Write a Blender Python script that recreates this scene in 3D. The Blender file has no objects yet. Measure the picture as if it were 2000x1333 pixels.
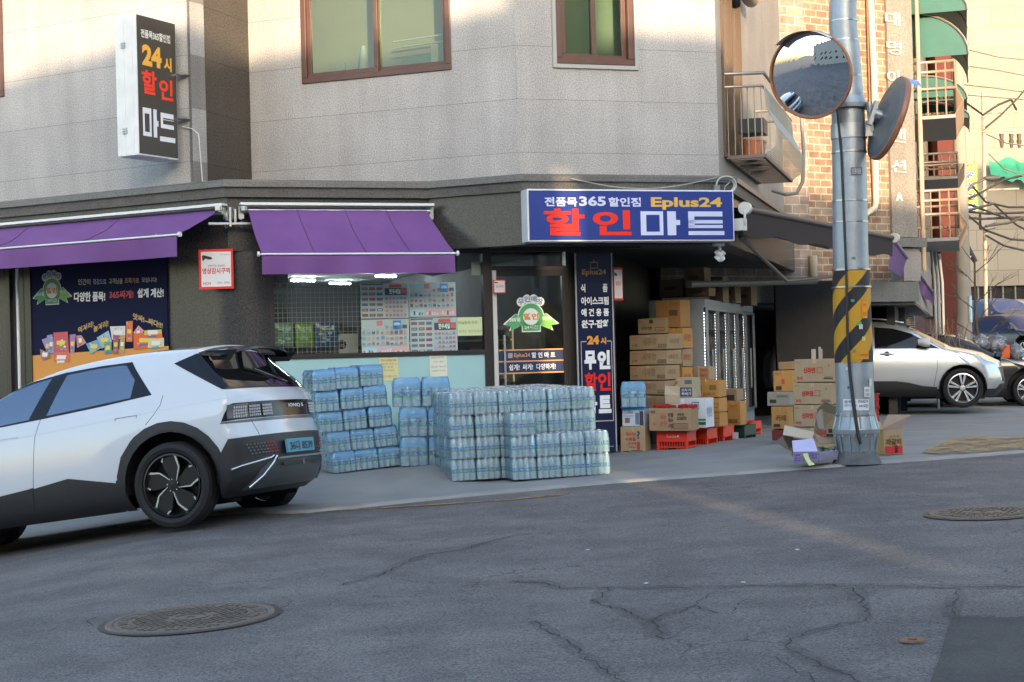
import bpy, bmesh, math, random
from mathutils import Vector, Matrix
from mathutils.geometry import tessellate_polygon
R_ = math.radians
scene = bpy.context.scene
col = scene.collection
random.seed(7)
# ---------------------------------------------------------------- camera
FPX, CZ = 3000.0, 1.4
_p, _r = math.atan(23.5 / FPX), R_(1.5)
FWD = Vector((0, math.cos(_p), math.sin(_p)))
UP0 = Vector((0, -math.sin(_p), math.cos(_p)))
UPV = UP0 * math.cos(_r) + Vector((1, 0, 0)) * math.sin(_r)
RTV = Vector((1, 0, 0)) * math.cos(_r) - UP0 * math.sin(_r)
CAM = Vector((0, 0, CZ))
cd = bpy.data.cameras.new('camera'); cam = bpy.data.objects.new('camera', cd); col.objects.link(cam)
cd.sensor_width = 36; cd.lens = 36 * FPX / 2000; cd.clip_end = 1500; cd.clip_start = .05
cam.matrix_world = Matrix(((RTV.x, UPV.x, -FWD.x, 0), (RTV.y, UPV.y, -FWD.y, 0), (RTV.z, UPV.z, -FWD.z, CZ), (0, 0, 0, 1)))
scene.camera = cam
# ---------------------------------------------------------------- sky, sun, exposure
SUN_EL, SUN_AZ = R_(10.0), R_(9.8)          # sun low behind the camera, a little to its right
sdir = Vector((math.sin(SUN_AZ) * math.cos(SUN_EL), -math.cos(SUN_AZ) * math.cos(SUN_EL), math.sin(SUN_EL)))
w = bpy.data.worlds.new('World'); scene.world = w; w.use_nodes = True
nt = w.node_tree; nt.nodes.clear()
sk = nt.nodes.new('ShaderNodeTexSky'); sk.sky_type = 'NISHITA'; sk.sun_disc = False
sk.sun_elevation = SUN_EL; sk.sun_rotation = math.pi - SUN_AZ; sk.air_density = 1.0; sk.dust_density = 1.5; sk.ozone_density = 1.0
bg = nt.nodes.new('ShaderNodeBackground'); bg.inputs[1].default_value = 0.15
ow = nt.nodes.new('ShaderNodeOutputWorld')
nt.links.new(sk.outputs[0], bg.inputs[0]); nt.links.new(bg.outputs[0], ow.inputs[0])
sl = bpy.data.lights.new('sun', 'SUN'); sl.energy = 1.75; sl.angle = R_(0.53); sl.color = (1.0, .74, .46)
so = bpy.data.objects.new('sun', sl); col.objects.link(so)
so.rotation_euler = (-sdir).to_track_quat('-Z', 'Y').to_euler()
scene.view_settings.view_transform = 'Standard'; scene.view_settings.look = 'None'
scene.view_settings.exposure = 2.42; scene.view_settings.gamma = 1.0
scene.render.engine = 'CYCLES'
cy = scene.cycles
cy.max_bounces = 12; cy.diffuse_bounces = 8; cy.glossy_bounces = 4; cy.transmission_bounces = 6; cy.transparent_max_bounces = 32
cy.caustics_reflective = False; cy.caustics_refractive = False; cy.sample_clamp_indirect = 6
try: cy.use_denoising = True
except Exception: pass
# ---------------------------------------------------------------- pixel rays (photo is 2000 x 1333)
def ray(px, py): return FWD * FPX + RTV * (px - 1000) + UPV * (666.5 - py)
def at(px, py, Y):
    d = ray(px, py); return CAM + d * (Y / d.y)
def atz(px, py, z):
    d = ray(px, py); return CAM + d * ((z - CZ) / d.z)
def lerpt(tb, x):
    if x <= tb[0][0]: return tb[0][1]
    for (a, b), (c, d) in zip(tb, tb[1:]):
        if x <= c: 
            t = (x - a) / (c - a); return b + (d - b) * t
    return tb[-1][1]
def smt(tb, x):
    if x <= tb[0][0]: return tb[0][1]
    for i, ((a, b), (c, d)) in enumerate(zip(tb, tb[1:])):
        if x <= c:
            t = (x - a) / (c - a)
            m0 = (d - tb[i-1][1]) / (c - tb[i-1][0]) if i else (d - b) / (c - a)
            m1 = (tb[i+2][1] - b) / (tb[i+2][0] - a) if i + 2 < len(tb) else (d - b) / (c - a)
            h = c - a
            return (2*t**3-3*t*t+1)*b + (t**3-2*t*t+t)*h*m0 + (-2*t**3+3*t*t)*d + (t**3-t*t)*h*m1
    return tb[-1][1]
HX = [(-30, 4.3), (-10, 2.42), (-5.3, 1.80), (-2.8, 1.43), (-1.9, 1.39), (.94, 1.275), (3.2, 1.18), (5.2, 1.13), (9, 1.0), (14, .85), (30, .3)]
def zg(x, y):
    near = CZ - smt(HX, x)
    if -4.2 < x < -.35 and y > 15.2:      # forecourt rises to the shop front
        t = min(1, (y - 15.2) / 1.0); t = t*t*(3-2*t); k = min(1, (x + 4.2) / 1.0, (-.35 - x) / .5); near += (CZ - 1.25 + .06*(x + 1.9) - near) * t * k
    far = CZ - 1.30 if x > 0 else CZ - 1.30 + .0 * x
    hf = CZ - 1.32 + max(0, (y - 30)) * .034
    if x > -1:
        t = min(1, max(0, (y - 17.5) / 7.0)); t = t*t*(3-2*t)
        k = min(1, (x + 1) / 1.5)
        return near + (hf - near) * t * k
    return near
def gnd(px, py):
    z = .1
    for _ in range(12):
        p = atz(px, py, z); z = .5 * z + .5 * zg(p.x, p.y)
    p = atz(px, py, z); return Vector((p.x, p.y, zg(p.x, p.y)))
# ---------------------------------------------------------------- materials
MATS = {}
def nd(nt, t, **k):
    n = nt.nodes.new(t)
    for a, b in k.items():
        if a.startswith('i'): n.inputs[int(a[1:])].default_value = b
        else: setattr(n, a, b)
    return n
def mat(name, c=(.5, .5, .5), rough=.6, metal=0, spec=.5, c2=None, ns=8, nmix=.5, bump=0, bs=40, attr=False, coat=0, emit=None, es=1, detail=4, trans=0, alpha=1, bstretch=None):
    m = bpy.data.materials.new(name); m.use_nodes = True; t = m.node_tree; b = t.nodes['Principled BSDF']
    b.inputs['Roughness'].default_value = rough; b.inputs['Metallic'].default_value = metal
    b.inputs['Specular IOR Level'].default_value = spec; b.inputs['Coat Weight'].default_value = coat
    b.inputs['Base Color'].default_value = (*c, 1); b.inputs['Transmission Weight'].default_value = trans; b.inputs['Alpha'].default_value = alpha
    tc = nd(t, 'ShaderNodeTexCoord'); src = None
    if attr:
        a = nd(t, 'ShaderNodeVertexColor', layer_name='Col'); src = a.outputs[0]
        t.links.new(src, b.inputs['Base Color'])
    if c2 is not None:
        n = nd(t, 'ShaderNodeTexNoise'); n.inputs['Scale'].default_value = ns; n.inputs['Detail'].default_value = detail
        r = nd(t, 'ShaderNodeValToRGB'); r.color_ramp.elements[0].position = .5 - nmix / 2; r.color_ramp.elements[1].position = .5 + nmix / 2
        r.color_ramp.elements[0].color = (*c, 1); r.color_ramp.elements[1].color = (*c2, 1)
        t.links.new(tc.outputs['Object'], n.inputs['Vector']); t.links.new(n.outputs[0], r.inputs[0])
        if attr:
            mx = nd(t, 'ShaderNodeMixRGB', blend_type='MULTIPLY'); mx.inputs[0].default_value = 1
            t.links.new(src, mx.inputs[1]); t.links.new(r.outputs[0], mx.inputs[2]); t.links.new(mx.outputs[0], b.inputs['Base Color'])
        else: t.links.new(r.outputs[0], b.inputs['Base Color'])
    if bump:
        n = nd(t, 'ShaderNodeTexNoise'); n.inputs['Scale'].default_value = bs; n.inputs['Detail'].default_value = 3
        if bstretch:
            mp = nd(t, 'ShaderNodeMapping'); mp.inputs['Scale'].default_value = bstretch
            t.links.new(tc.outputs['Object'], mp.inputs[0]); t.links.new(mp.outputs[0], n.inputs['Vector'])
        else: t.links.new(tc.outputs['Object'], n.inputs['Vector'])
        bp = nd(t, 'ShaderNodeBump'); bp.inputs['Strength'].default_value = bump; bp.inputs['Distance'].default_value = .02
        t.links.new(n.outputs[0], bp.inputs['Height']); t.links.new(bp.outputs[0], b.inputs['Normal'])
    if emit: b.inputs['Emission Color'].default_value = (*emit, 1); b.inputs['Emission Strength'].default_value = es
    MATS[name] = m; return m
def granite(name, lo, hi, rough, joint=None, jw=(1.2, .62), spec=.5, sc=90):
    """speckled stone; optional slab joints laid in object space"""
    m = mat(name, rough=rough, spec=spec); t = m.node_tree; b = t.nodes['Principled BSDF']
    tc = nd(t, 'ShaderNodeTexCoord')
    v = nd(t, 'ShaderNodeTexNoise'); v.inputs['Scale'].default_value = sc; v.inputs['Detail'].default_value = 6; v.inputs['Roughness'].default_value = .75
    r = nd(t, 'ShaderNodeValToRGB'); r.color_ramp.elements[0].position = .38; r.color_ramp.elements[1].position = .62
    r.color_ramp.elements[0].color = (*lo, 1); r.color_ramp.elements[1].color = (*hi, 1)
    n2 = nd(t, 'ShaderNodeTexNoise'); n2.inputs['Scale'].default_value = 1.3; n2.inputs['Detail'].default_value = 3
    mr = nd(t, 'ShaderNodeMapRange', i3=.86, i4=1.1); mr.inputs[1].default_value = .3; mr.inputs[2].default_value = .7
    mx = nd(t, 'ShaderNodeMixRGB', blend_type='MULTIPLY'); mx.inputs[0].default_value = 1
    t.links.new(tc.outputs['Object'], v.inputs['Vector']); t.links.new(v.outputs[0], r.inputs[0])
    t.links.new(tc.outputs['Object'], n2.inputs['Vector']); t.links.new(n2.outputs[0], mr.inputs[0])
    t.links.new(r.outputs[0], mx.inputs[1]); t.links.new(mr.outputs[0], mx.inputs[2])
    last = mx.outputs[0]
    mpp = nd(t, 'ShaderNodeMapping'); mpp.inputs['Scale'].default_value = (5, 5, .45); n3 = nd(t, 'ShaderNodeTexNoise'); n3.inputs['Scale'].default_value = 1; n3.inputs['Detail'].default_value = 5
    m3 = nd(t, 'ShaderNodeMapRange', i3=.93, i4=1.03); m3.inputs[1].default_value = .32; m3.inputs[2].default_value = .58
    t.links.new(tc.outputs['Object'], mpp.inputs[0]); t.links.new(mpp.outputs[0], n3.inputs['Vector']); t.links.new(n3.outputs[0], m3.inputs[0])
    mw = nd(t, 'ShaderNodeMixRGB', blend_type='MULTIPLY'); mw.inputs[0].default_value = 1; t.links.new(last, mw.inputs[1]); t.links.new(m3.outputs[0], mw.inputs[2]); last = mw.outputs[0]
    if joint:
        sx = nd(t, 'ShaderNodeSeparateXYZ'); cb = nd(t, 'ShaderNodeCombineXYZ'); br = nd(t, 'ShaderNodeTexBrick')
        t.links.new(tc.outputs['Object'], sx.inputs[0]); t.links.new(sx.outputs[0], cb.inputs[0]); t.links.new(sx.outputs[2], cb.inputs[1])
        t.links.new(cb.outputs[0], br.inputs['Vector'])
        br.inputs['Scale'].default_value = 1; br.inputs['Brick Width'].default_value = jw[0]; br.inputs['Row Height'].default_value = jw[1]
        br.inputs['Mortar Size'].default_value = .004; br.inputs['Mortar Smooth'].default_value = .3; br.inputs['Bias'].default_value = 0
        br.inputs['Color1'].default_value = (1, 1, 1, 1); br.inputs['Color2'].default_value = (.93, .93, .93, 1); br.inputs['Mortar'].default_value = (*joint, 1)
        m2 = nd(t, 'ShaderNodeMixRGB', blend_type='MULTIPLY'); m2.inputs[0].default_value = 1
        t.links.new(last, m2.inputs[1]); t.links.new(br.outputs[0], m2.inputs[2]); last = m2.outputs[0]
    t.links.new(last, b.inputs['Base Color'])
    return m
def brickmat(name, c1, c2, mortar, bw=.25, bh=.12, ms=.012, rough=.8):
    m = mat(name, rough=rough); t = m.node_tree; b = t.nodes['Principled BSDF']; tc = nd(t, 'ShaderNodeTexCoord')
    sx = nd(t, 'ShaderNodeSeparateXYZ'); cb = nd(t, 'ShaderNodeCombineXYZ'); br = nd(t, 'ShaderNodeTexBrick')
    t.links.new(tc.outputs['Object'], sx.inputs[0]); t.links.new(sx.outputs[0], cb.inputs[0]); t.links.new(sx.outputs[2], cb.inputs[1]); t.links.new(cb.outputs[0], br.inputs['Vector'])
    br.inputs['Scale'].default_value = 1; br.inputs['Brick Width'].default_value = bw; br.inputs['Row Height'].default_value = bh
    br.inputs['Mortar Size'].default_value = ms; br.inputs['Mortar Smooth'].default_value = .15; br.inputs['Bias'].default_value = -.2
    br.inputs['Color1'].default_value = (*c1, 1); br.inputs['Color2'].default_value = (*c2, 1); br.inputs['Mortar'].default_value = (*mortar, 1)
    n = nd(t, 'ShaderNodeTexNoise'); n.inputs['Scale'].default_value = 5; n.inputs['Detail'].default_value = 5
    mr = nd(t, 'ShaderNodeMapRange', i3=.65, i4=1.3); mr.inputs[1].default_value = .3; mr.inputs[2].default_value = .7
    mx = nd(t, 'ShaderNodeMixRGB', blend_type='MULTIPLY'); mx.inputs[0].default_value = 1
    t.links.new(tc.outputs['Object'], n.inputs['Vector']); t.links.new(n.outputs[0], mr.inputs[0]); t.links.new(br.outputs[0], mx.inputs[1]); t.links.new(mr.outputs[0], mx.inputs[2])
    t.links.new(mx.outputs[0], b.inputs['Base Color'])
    bp = nd(t, 'ShaderNodeBump'); bp.inputs['Strength'].default_value = .5; bp.inputs['Distance'].default_value = .01; bp.invert = True
    t.links.new(br.outputs['Fac'], bp.inputs['Height']); t.links.new(bp.outputs[0], b.inputs['Normal'])
    return m
def glassmat(name, tint=(.9, .95, .95), tr=.8, rough=.02, diff=None, dmix=0):
    """thin pane: see-through plus mirror reflection"""
    m = bpy.data.materials.new(name); m.use_nodes = True; t = m.node_tree; t.nodes.clear()
    o = nd(t, 'ShaderNodeOutputMaterial'); tp = nd(t, 'ShaderNodeBsdfTransparent'); tp.inputs[0].default_value = (*[a * tr for a in tint], 1)
    g = nd(t, 'ShaderNodeBsdfGlossy'); g.inputs['Roughness'].default_value = rough
    fr = nd(t, 'ShaderNodeFresnel'); fr.inputs[0].default_value = 1.52
    mt = nd(t, 'ShaderNodeMath', operation='MULTIPLY'); mt.inputs[1].default_value = 1.7; mt.use_clamp = True
    mx = nd(t, 'ShaderNodeMixShader'); t.links.new(fr.outputs[0], mt.inputs[0]); t.links.new(mt.outputs[0], mx.inputs[0])
    base = tp.outputs[0]
    if dmix:
        d = nd(t, 'ShaderNodeBsdfDiffuse'); d.inputs[0].default_value = (*diff, 1); m2 = nd(t, 'ShaderNodeMixShader'); m2.inputs[0].default_value = dmix
        t.links.new(base, m2.inputs[1]); t.links.new(d.outputs[0], m2.inputs[2]); base = m2.outputs[0]
    t.links.new(base, mx.inputs[1]); t.links.new(g.outputs[0], mx.inputs[2]); t.links.new(mx.outputs[0], o.inputs[0])
    MATS[name] = m; return m
# ---------------------------------------------------------------- mesh builder
_tc = {}
def textgeo(body, bold=0.0, shear=0):
    k = (body, bold, shear)
    if k in _tc: return _tc[k]
    cu = bpy.data.curves.new('lettering', 'FONT'); cu.body = body; cu.offset = bold; cu.resolution_u = 3; cu.shear = shear
    cu.align_x = 'LEFT'; ob = bpy.data.objects.new('lettering', cu)
    me = bpy.data.meshes.new_from_object(ob)
    vs = [(v.co.x, v.co.y) for v in me.vertices]; fs = [tuple(p.vertices) for p in me.polygons]
    bpy.data.objects.remove(ob); bpy.data.curves.remove(cu); bpy.data.meshes.remove(me)
    if vs:
        x0 = min(v[0] for v in vs); x1 = max(v[0] for v in vs); y0 = min(v[1] for v in vs); y1 = max(v[1] for v in vs)
        vs = [((x - x0) / max(1e-6, x1 - x0), (y - y0) / max(1e-6, y1 - y0)) for x, y in vs]
    _tc[k] = (vs, fs); return _tc[k]
class MB:
    def __init__(s): s.v = []; s.f = []; s.c = []; s.m = []; s.sm = []; s.T = Matrix()
    def add(s, vs, fs, c=(.8, .8, .8), m=0, sm=False):
        n = len(s.v)
        s.v += [s.T @ Vector(v) for v in vs]
        for f in fs: s.f.append(tuple(n + i for i in f)); s.c.append(c); s.m.append(m); s.sm.append(sm)
        return s
    def box(s, x0, x1, y0, y1, z0, z1, c=(.8, .8, .8), m=0):
        return s.add([(x0,y0,z0),(x1,y0,z0),(x1,y1,z0),(x0,y1,z0),(x0,y0,z1),(x1,y0,z1),(x1,y1,z1),(x0,y1,z1)],
            [(0,3,2,1),(4,5,6,7),(0,1,5,4),(1,2,6,5),(2,3,7,6),(3,0,4,7)], c, m)
    def tube(s, pts, r, n=8, c=(.8, .8, .8), m=0, caps=True):
        pts = [Vector(p) for p in pts]; rs = r if isinstance(r, (list, tuple)) else [r] * len(pts); vs = []; pu = None
        for i, p in enumerate(pts):
            d = (pts[min(i+1, len(pts)-1)] - pts[max(i-1, 0)])
            if d.length < 1e-9: d = Vector((0, 0, 1))
            d.normalize()
            if pu is None:
                a = Vector((0, 0, 1)) if abs(d.z) < .9 else Vector((1, 0, 0)); u = d.cross(a).normalized()
            else: u = (pu - d * pu.dot(d)).normalized()
            pu = u; v = d.cross(u)
            for k in range(n):
                a = 2 * math.pi * k / n; vs.append(p + (u * math.cos(a) + v * math.sin(a)) * rs[i])
        fs = [(i*n+k, i*n+(k+1) % n, (i+1)*n+(k+1) % n, (i+1)*n+k) for i in range(len(pts)-1) for k in range(n)]
        s.add(vs, fs, c, m, n > 5)
        if caps:
            L = len(pts) - 1
            s.add(vs[:n], [tuple(range(n))[::-1]], c, m); s.add(vs[L*n:], [tuple(range(n))], c, m)
        return s
    def lathe(s, prof, n=16, ctr=(0, 0, 0), c=(.8, .8, .8), m=0, axis='z', cols=None, sm=True, mats=None):
        C = Vector(ctr)
        def P(r, z, a):
            x, y = r * math.cos(a), r * math.sin(a)
            return C + (Vector((x, y, z)) if axis == 'z' else Vector((x, -z, y)) if axis == 'y' else Vector((z, x, y)))
        for i in range(len(prof) - 1):
            (r0, z0), (r1, z1) = prof[i], prof[i+1]
            vs = [P(r0, z0, 2*math.pi*k/n) for k in range(n)] + [P(r1, z1, 2*math.pi*k/n) for k in range(n)]
            s.add(vs, [(k, (k+1) % n, n + (k+1) % n, n + k) for k in range(n)], cols[i] if cols else c, mats[i] if mats else m, sm)
        return s
    def disc(s, ctr, r, n=24, c=(.8, .8, .8), m=0, axis='y', ry=None):
        C = Vector(ctr); ry = ry or r
        vs = [C + (Vector((r*math.cos(a), 0, ry*math.sin(a))) if axis == 'y' else Vector((r*math.cos(a), ry*math.sin(a), 0))) for a in [2*math.pi*k/n for k in range(n)]]
        return s.add(vs, [tuple(range(n))], c, m)
    def prism(s, poly, y0, y1, c=(.8, .8, .8), m=0, axis='y', side=True):
        """2-D outline (x,z) extruded along y (or (x,y) along z, or (y,z) along x)"""
        n = len(poly)
        f = {'y': lambda a, b, t: (a, t, b), 'z': lambda a, b, t: (a, b, t), 'x': lambda a, b, t: (t, a, b)}[axis]
        A = [f(a, b, y0) for a, b in poly]; B = [f(a, b, y1) for a, b in poly]
        tri = tessellate_polygon([[Vector((a, b, 0)) for a, b in poly]])
        s.add(A, [tuple(t) for t in tri], c, m)
        if y1 != y0:
            s.add(B, [tuple(t) for t in tri], c, m)
            if side: s.add(A + B, [(i, (i+1) % n, n + (i+1) % n, n + i) for i in range(n)], c, m)
        return s
    def rect(s, x0, x1, z0, z1, y, c=(.8, .8, .8), m=0):
        return s.add([(x0, y, z0), (x1, y, z0), (x1, y, z1), (x0, y, z1)], [(0, 1, 2, 3)], c, m)
    def text(s, body, x0, x1, z0, z1, y, c=(.8, .8, .8), m=0, bold=0.0, fn=None, shear=0):
        vs, fs = textgeo(body, bold, shear)
        P = [(x0 + a * (x1 - x0), y, z0 + b * (z1 - z0)) for a, b in vs]
        if fn: P = [fn(*p) for p in P]
        return s.add(P, fs, c, m)
    def build(s, name, mats, parent=None, M=None, bevel=0, weld=False, seg=2):
        me = bpy.data.meshes.new(name); me.from_pydata([tuple(v) for v in s.v], [], s.f)
        if not isinstance(mats, (list, tuple)): mats = [mats]
        for a in mats: me.materials.append(MATS[a] if isinstance(a, str) else a)
        me.polygons.foreach_set('material_index', s.m); me.polygons.foreach_set('use_smooth', s.sm)
        if any(c != s.c[0] for c in s.c) or (s.c and s.c[0] != (.8, .8, .8)):
            at_ = me.color_attributes.new('Col', 'FLOAT_COLOR', 'CORNER'); buf = []
            for f, c in zip(s.f, s.c): buf += [c[0], c[1], c[2], 1.0] * len(f)
            at_.data.foreach_set('color', buf)
        if weld:
            bm = bmesh.new(); bm.from_mesh(me); bmesh.ops.remove_doubles(bm, verts=bm.verts, dist=1e-5); bmesh.ops.recalc_face_normals(bm, faces=bm.faces); bm.to_mesh(me); bm.free()
        me.update()
        o = bpy.data.objects.new(name, me); col.objects.link(o)
        if parent is not None: o.parent = parent
        if M is not None:
            if parent is None: o.matrix_world = M
            else: o.matrix_basis = M
        if bevel:
            b = o.modifiers.new('bevel', 'BEVEL'); b.width = bevel; b.segments = seg; b.limit_method = 'ANGLE'; b.angle_limit = R_(40)
        return o
def tag(o, label=None, cat=None, group=None, kind=None):
    if label: o['label'] = label
    if cat: o['category'] = cat
    if group: o['group'] = group
    if kind: o['kind'] = kind
    return o
def thing(name, label, cat, M=None, group=None):
    o = bpy.data.objects.new(name, None); col.objects.link(o); o.empty_display_size = .1
    if M is not None: o.matrix_world = M
    return tag(o, label, cat, group)
def T(x, y, z, rz=0, rx=0, ry=0):
    return Matrix.Translation((x, y, z)) @ Matrix.Rotation(rz, 4, 'Z') @ Matrix.Rotation(rx, 4, 'X') @ Matrix.Rotation(ry, 4, 'Y')
def copy_tree(o, M=None, parent=None, label=None, group=None):
    c = o.copy(); col.objects.link(c)
    if parent is not None: c.parent = parent
    if M is not None: c.matrix_world = M
    if label: c['label'] = label
    if group: c['group'] = group
    for ch in o.children: copy_tree(ch, None, c)
    return c
class Fr:
    """a vertical wall frame: local x along the wall to the right, y into the wall, z up"""
    def __init__(s, x, y, dx, dy):
        l = math.hypot(dx, dy); s.o = Vector((x, y, 0)); s.d = Vector((dx/l, dy/l, 0)); s.n = Vector((dy/l, -dx/l, 0))
        s.M = Matrix(((s.d.x, -s.n.x, 0, x), (s.d.y, -s.n.y, 0, y), (0, 0, 1, 0), (0, 0, 0, 1)))
    def hit(s, px, py, w=0):
        d = ray(px, py); t = ((s.o + s.n * w) - CAM).dot(s.n) / d.dot(s.n); p = CAM + d * t
        return ((p - s.o).dot(s.d), p.z)
    def P(s, u, w, z): return s.o + s.d * u + s.n * w + Vector((0, 0, z))
    def at(s, u, w=0, z=0): return Matrix.Translation(s.d * u + s.n * w + Vector((0, 0, z))) @ s.M
    def box(s, x0, y0, x1, y1, w=0):
        a = s.hit(x0, (y0 + y1) / 2, w)[0]; b = s.hit(x1, (y0 + y1) / 2, w)[0]
        xm = (x0 + x1) / 2; return a, b, s.hit(xm, y1, w)[1], s.hit(xm, y0, w)[1]   # u0,u1,z0,z1
# ---------------------------------------------------------------- palette
PR = mat('printed', attr=True, rough=.55); mat('printed_gloss', attr=True, rough=.2, spec=.5)
mat('sign_face', attr=True, rough=.28, coat=.2)
mat('carton', attr=True, rough=.85, c=(.88, .88, .88), c2=(1, 1, 1), ns=14, nmix=.6, bump=.15, bs=60)
mat('plastic', attr=True, rough=.38, c=(.9, .9, .9), c2=(1, 1, 1), ns=20)
mat('white_metal', (.70, .72, .74), .4, c2=(.60, .62, .63), ns=5)
mat('dark_frame', (.035, .030, .028), .3)
mat('black', (.012, .012, .013), .5)
mat('chrome', (.75, .76, .77), .12, 1)
mat('steel', (.55, .56, .58), .3, 1, c2=(.38, .39, .40), ns=9)
mat('galv', (.27, .31, .35), .42, .5, c2=(.36, .40, .44), ns=7, bump=.1, bs=30)
mat('rail', (.40, .36, .31), .35, .6)
mat('purple_fabric', (.125, .048, .19), .75, c2=(.165, .066, .235), ns=2.2, bump=.15, bs=3, bstretch=(6, 1, 1))
mat('purple_shade', (.03, .02, .03), .9)
mat('wood_frame', (.11, .048, .034), .35, c2=(.08, .035, .025), ns=6)
mat('rubber', (.009, .009, .010), .75, bump=.2, bs=80)
mat('tube_light', (1, 1, 1), .5, emit=(.90, .97, 1), es=42)
mat('led', (1, 1, 1), .5, emit=(.95, 1, 1), es=3)
granite('granite_light', (.215, .212, .212), (.53, .52, .515), .7, joint=(.55, .54, .53), jw=(60, .62), sc=70)
granite('granite_dark', (.018, .0175, .018), (.072, .069, .068), .26, sc=60)
granite('granite_polished', (.03, .025, .02), (.10, .082, .065), .16, joint=(.3, .3, .3), jw=(3, .62), sc=45)
granite('granite_trim', (.07, .068, .066), (.17, .165, .16), .35, sc=60)
granite('stone_column', (.17, .15, .125), (.31, .275, .235), .7, sc=40)
brickmat('brick_tan', (.24, .135, .08), (.31, .235, .155), (.38, .34, .28)); brickmat('brick_pink', (.27, .20, .16), (.34, .26, .20), (.42, .37, .32), bw=.32, bh=.15)
brickmat('tile_dark', (.06, .05, .04), (.09, .075, .06), (.025, .022, .02), bw=.6, bh=.42, ms=.006, rough=.3)
glassmat('shop_glass', (.88, .95, .93), .85); glassmat('freezer_glass', (.9, .95, 1), .85)
glassmat('window_glass', (.62, .72, .62), .8)
mat('concrete', (.20, .197, .19), .9, c2=(.27, .265, .255), ns=1.6, nmix=.5, bump=.2, bs=30, detail=8)
mat('kerb_stone', (.22, .215, .20), .9, c2=(.34, .325, .30), ns=3.5, nmix=.5, bump=.2, bs=25, detail=6)
mat('rust_iron', (.105, .085, .07), .6, .3, c2=(.17, .14, .115), ns=30, bump=.6, bs=55)
# ================================================================ ground
def asphalt(name, a, b_, dark):
    m = mat(name, rough=.88, spec=.35); t = m.node_tree; b = t.nodes['Principled BSDF']; tc = nd(t, 'ShaderNodeTexCoord')
    def noise(s, d=4, r=.6):
        n = nd(t, 'ShaderNodeTexNoise'); n.inputs['Scale'].default_value = s; n.inputs['Detail'].default_value = d; n.inputs['Roughness'].default_value = r
        t.links.new(tc.outputs['Object'], n.inputs['Vector']); return n.outputs[0]
    def ramp(src, p0, p1, c0, c1):
        r = nd(t, 'ShaderNodeValToRGB'); r.color_ramp.elements[0].position = p0; r.color_ramp.elements[1].position = p1
        r.color_ramp.elements[0].color = (*c0, 1); r.color_ramp.elements[1].color = (*c1, 1); t.links.new(src, r.inputs[0]); return r.outputs[0]
    def mul(x, y):
        mx = nd(t, 'ShaderNodeMixRGB', blend_type='MULTIPLY'); mx.inputs[0].default_value = 1; t.links.new(x, mx.inputs[1]); t.links.new(y, mx.inputs[2]); return mx.outputs[0]
    fine = ramp(noise(72, 5, .8), .38, .64, a, b_)
    big = ramp(noise(.55, 5), .35, .65, (.82, .82, .84), (1.1, 1.08, 1.06))
    # tyre tracks / streaks along the road
    mp = nd(t, 'ShaderNodeMapping'); mp.inputs['Scale'].default_value = (.35, 1.4, 1); mp.inputs['Rotation'].default_value = (0, 0, -.05)
    n = nd(t, 'ShaderNodeTexNoise'); n.inputs['Scale'].default_value = 1; n.inputs['Detail'].default_value = 4
    t.links.new(tc.outputs['Object'], mp.inputs[0]); t.links.new(mp.outputs[0], n.inputs['Vector'])
    st = ramp(n.outputs[0], .35, .65, (.92, .92, .92), (1.06, 1.06, 1.06))
    o = mul(mul(fine, big), st)
    # oily stains, repaired blotches and a net of hairline cracks
    o = mul(o, ramp(noise(1.7, 6, .65), .42, .60, (.78, .78, .79), (1.04, 1.04, 1.03)))
    wn = nd(t, 'ShaderNodeTexNoise'); wn.inputs['Scale'].default_value = 2.2; wn.inputs['Detail'].default_value = 5; t.links.new(tc.outputs['Object'], wn.inputs['Vector'])
    wm = nd(t, 'ShaderNodeMixRGB', blend_type='ADD'); wm.inputs[0].default_value = .55; t.links.new(tc.outputs['Object'], wm.inputs[1]); t.links.new(wn.outputs['Color'], wm.inputs[2])
    vc = nd(t, 'ShaderNodeTexVoronoi', feature='DISTANCE_TO_EDGE'); vc.inputs['Scale'].default_value = 1.5; t.links.new(wm.outputs[0], vc.inputs['Vector'])
    ck = ramp(vc.outputs['Distance'], .0, .016, (.42, .42, .42), (1, 1, 1)); msk = ramp(noise(.42, 3), .52, .60, (0, 0, 0), (1, 1, 1))
    cm = nd(t, 'ShaderNodeMixRGB', blend_type='MULTIPLY'); t.links.new(msk, cm.inputs[0]); t.links.new(o, cm.inputs[1]); t.links.new(ck, cm.inputs[2]); o = cm.outputs[0]
    # pale grit
    v = nd(t, 'ShaderNodeTexVoronoi'); v.inputs['Scale'].default_value = 26; t.links.new(tc.outputs['Object'], v.inputs['Vector'])
    sp = ramp(v.outputs['Distance'], .055, .10, (1, 1, 1), (0, 0, 0)); mx = nd(t, 'ShaderNodeMixRGB', blend_type='ADD'); mx.inputs[0].default_value = .10
    t.links.new(o, mx.inputs[1]); t.links.new(sp, mx.inputs[2]); t.links.new(mx.outputs[0], b.inputs['Base Color'])
    bp = nd(t, 'ShaderNodeBump'); bp.inputs['Strength'].default_value = .55; bp.inputs['Distance'].default_value = .012
    t.links.new(noise(120, 3), bp.inputs['Height']); t.links.new(bp.outputs[0], b.inputs['Normal'])
asphalt('asphalt', (.062, .055, .054), (.265, .243, .234), 0)
asphalt('asphalt_patch', (.055, .053, .053), (.10, .096, .092), 0)
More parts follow.
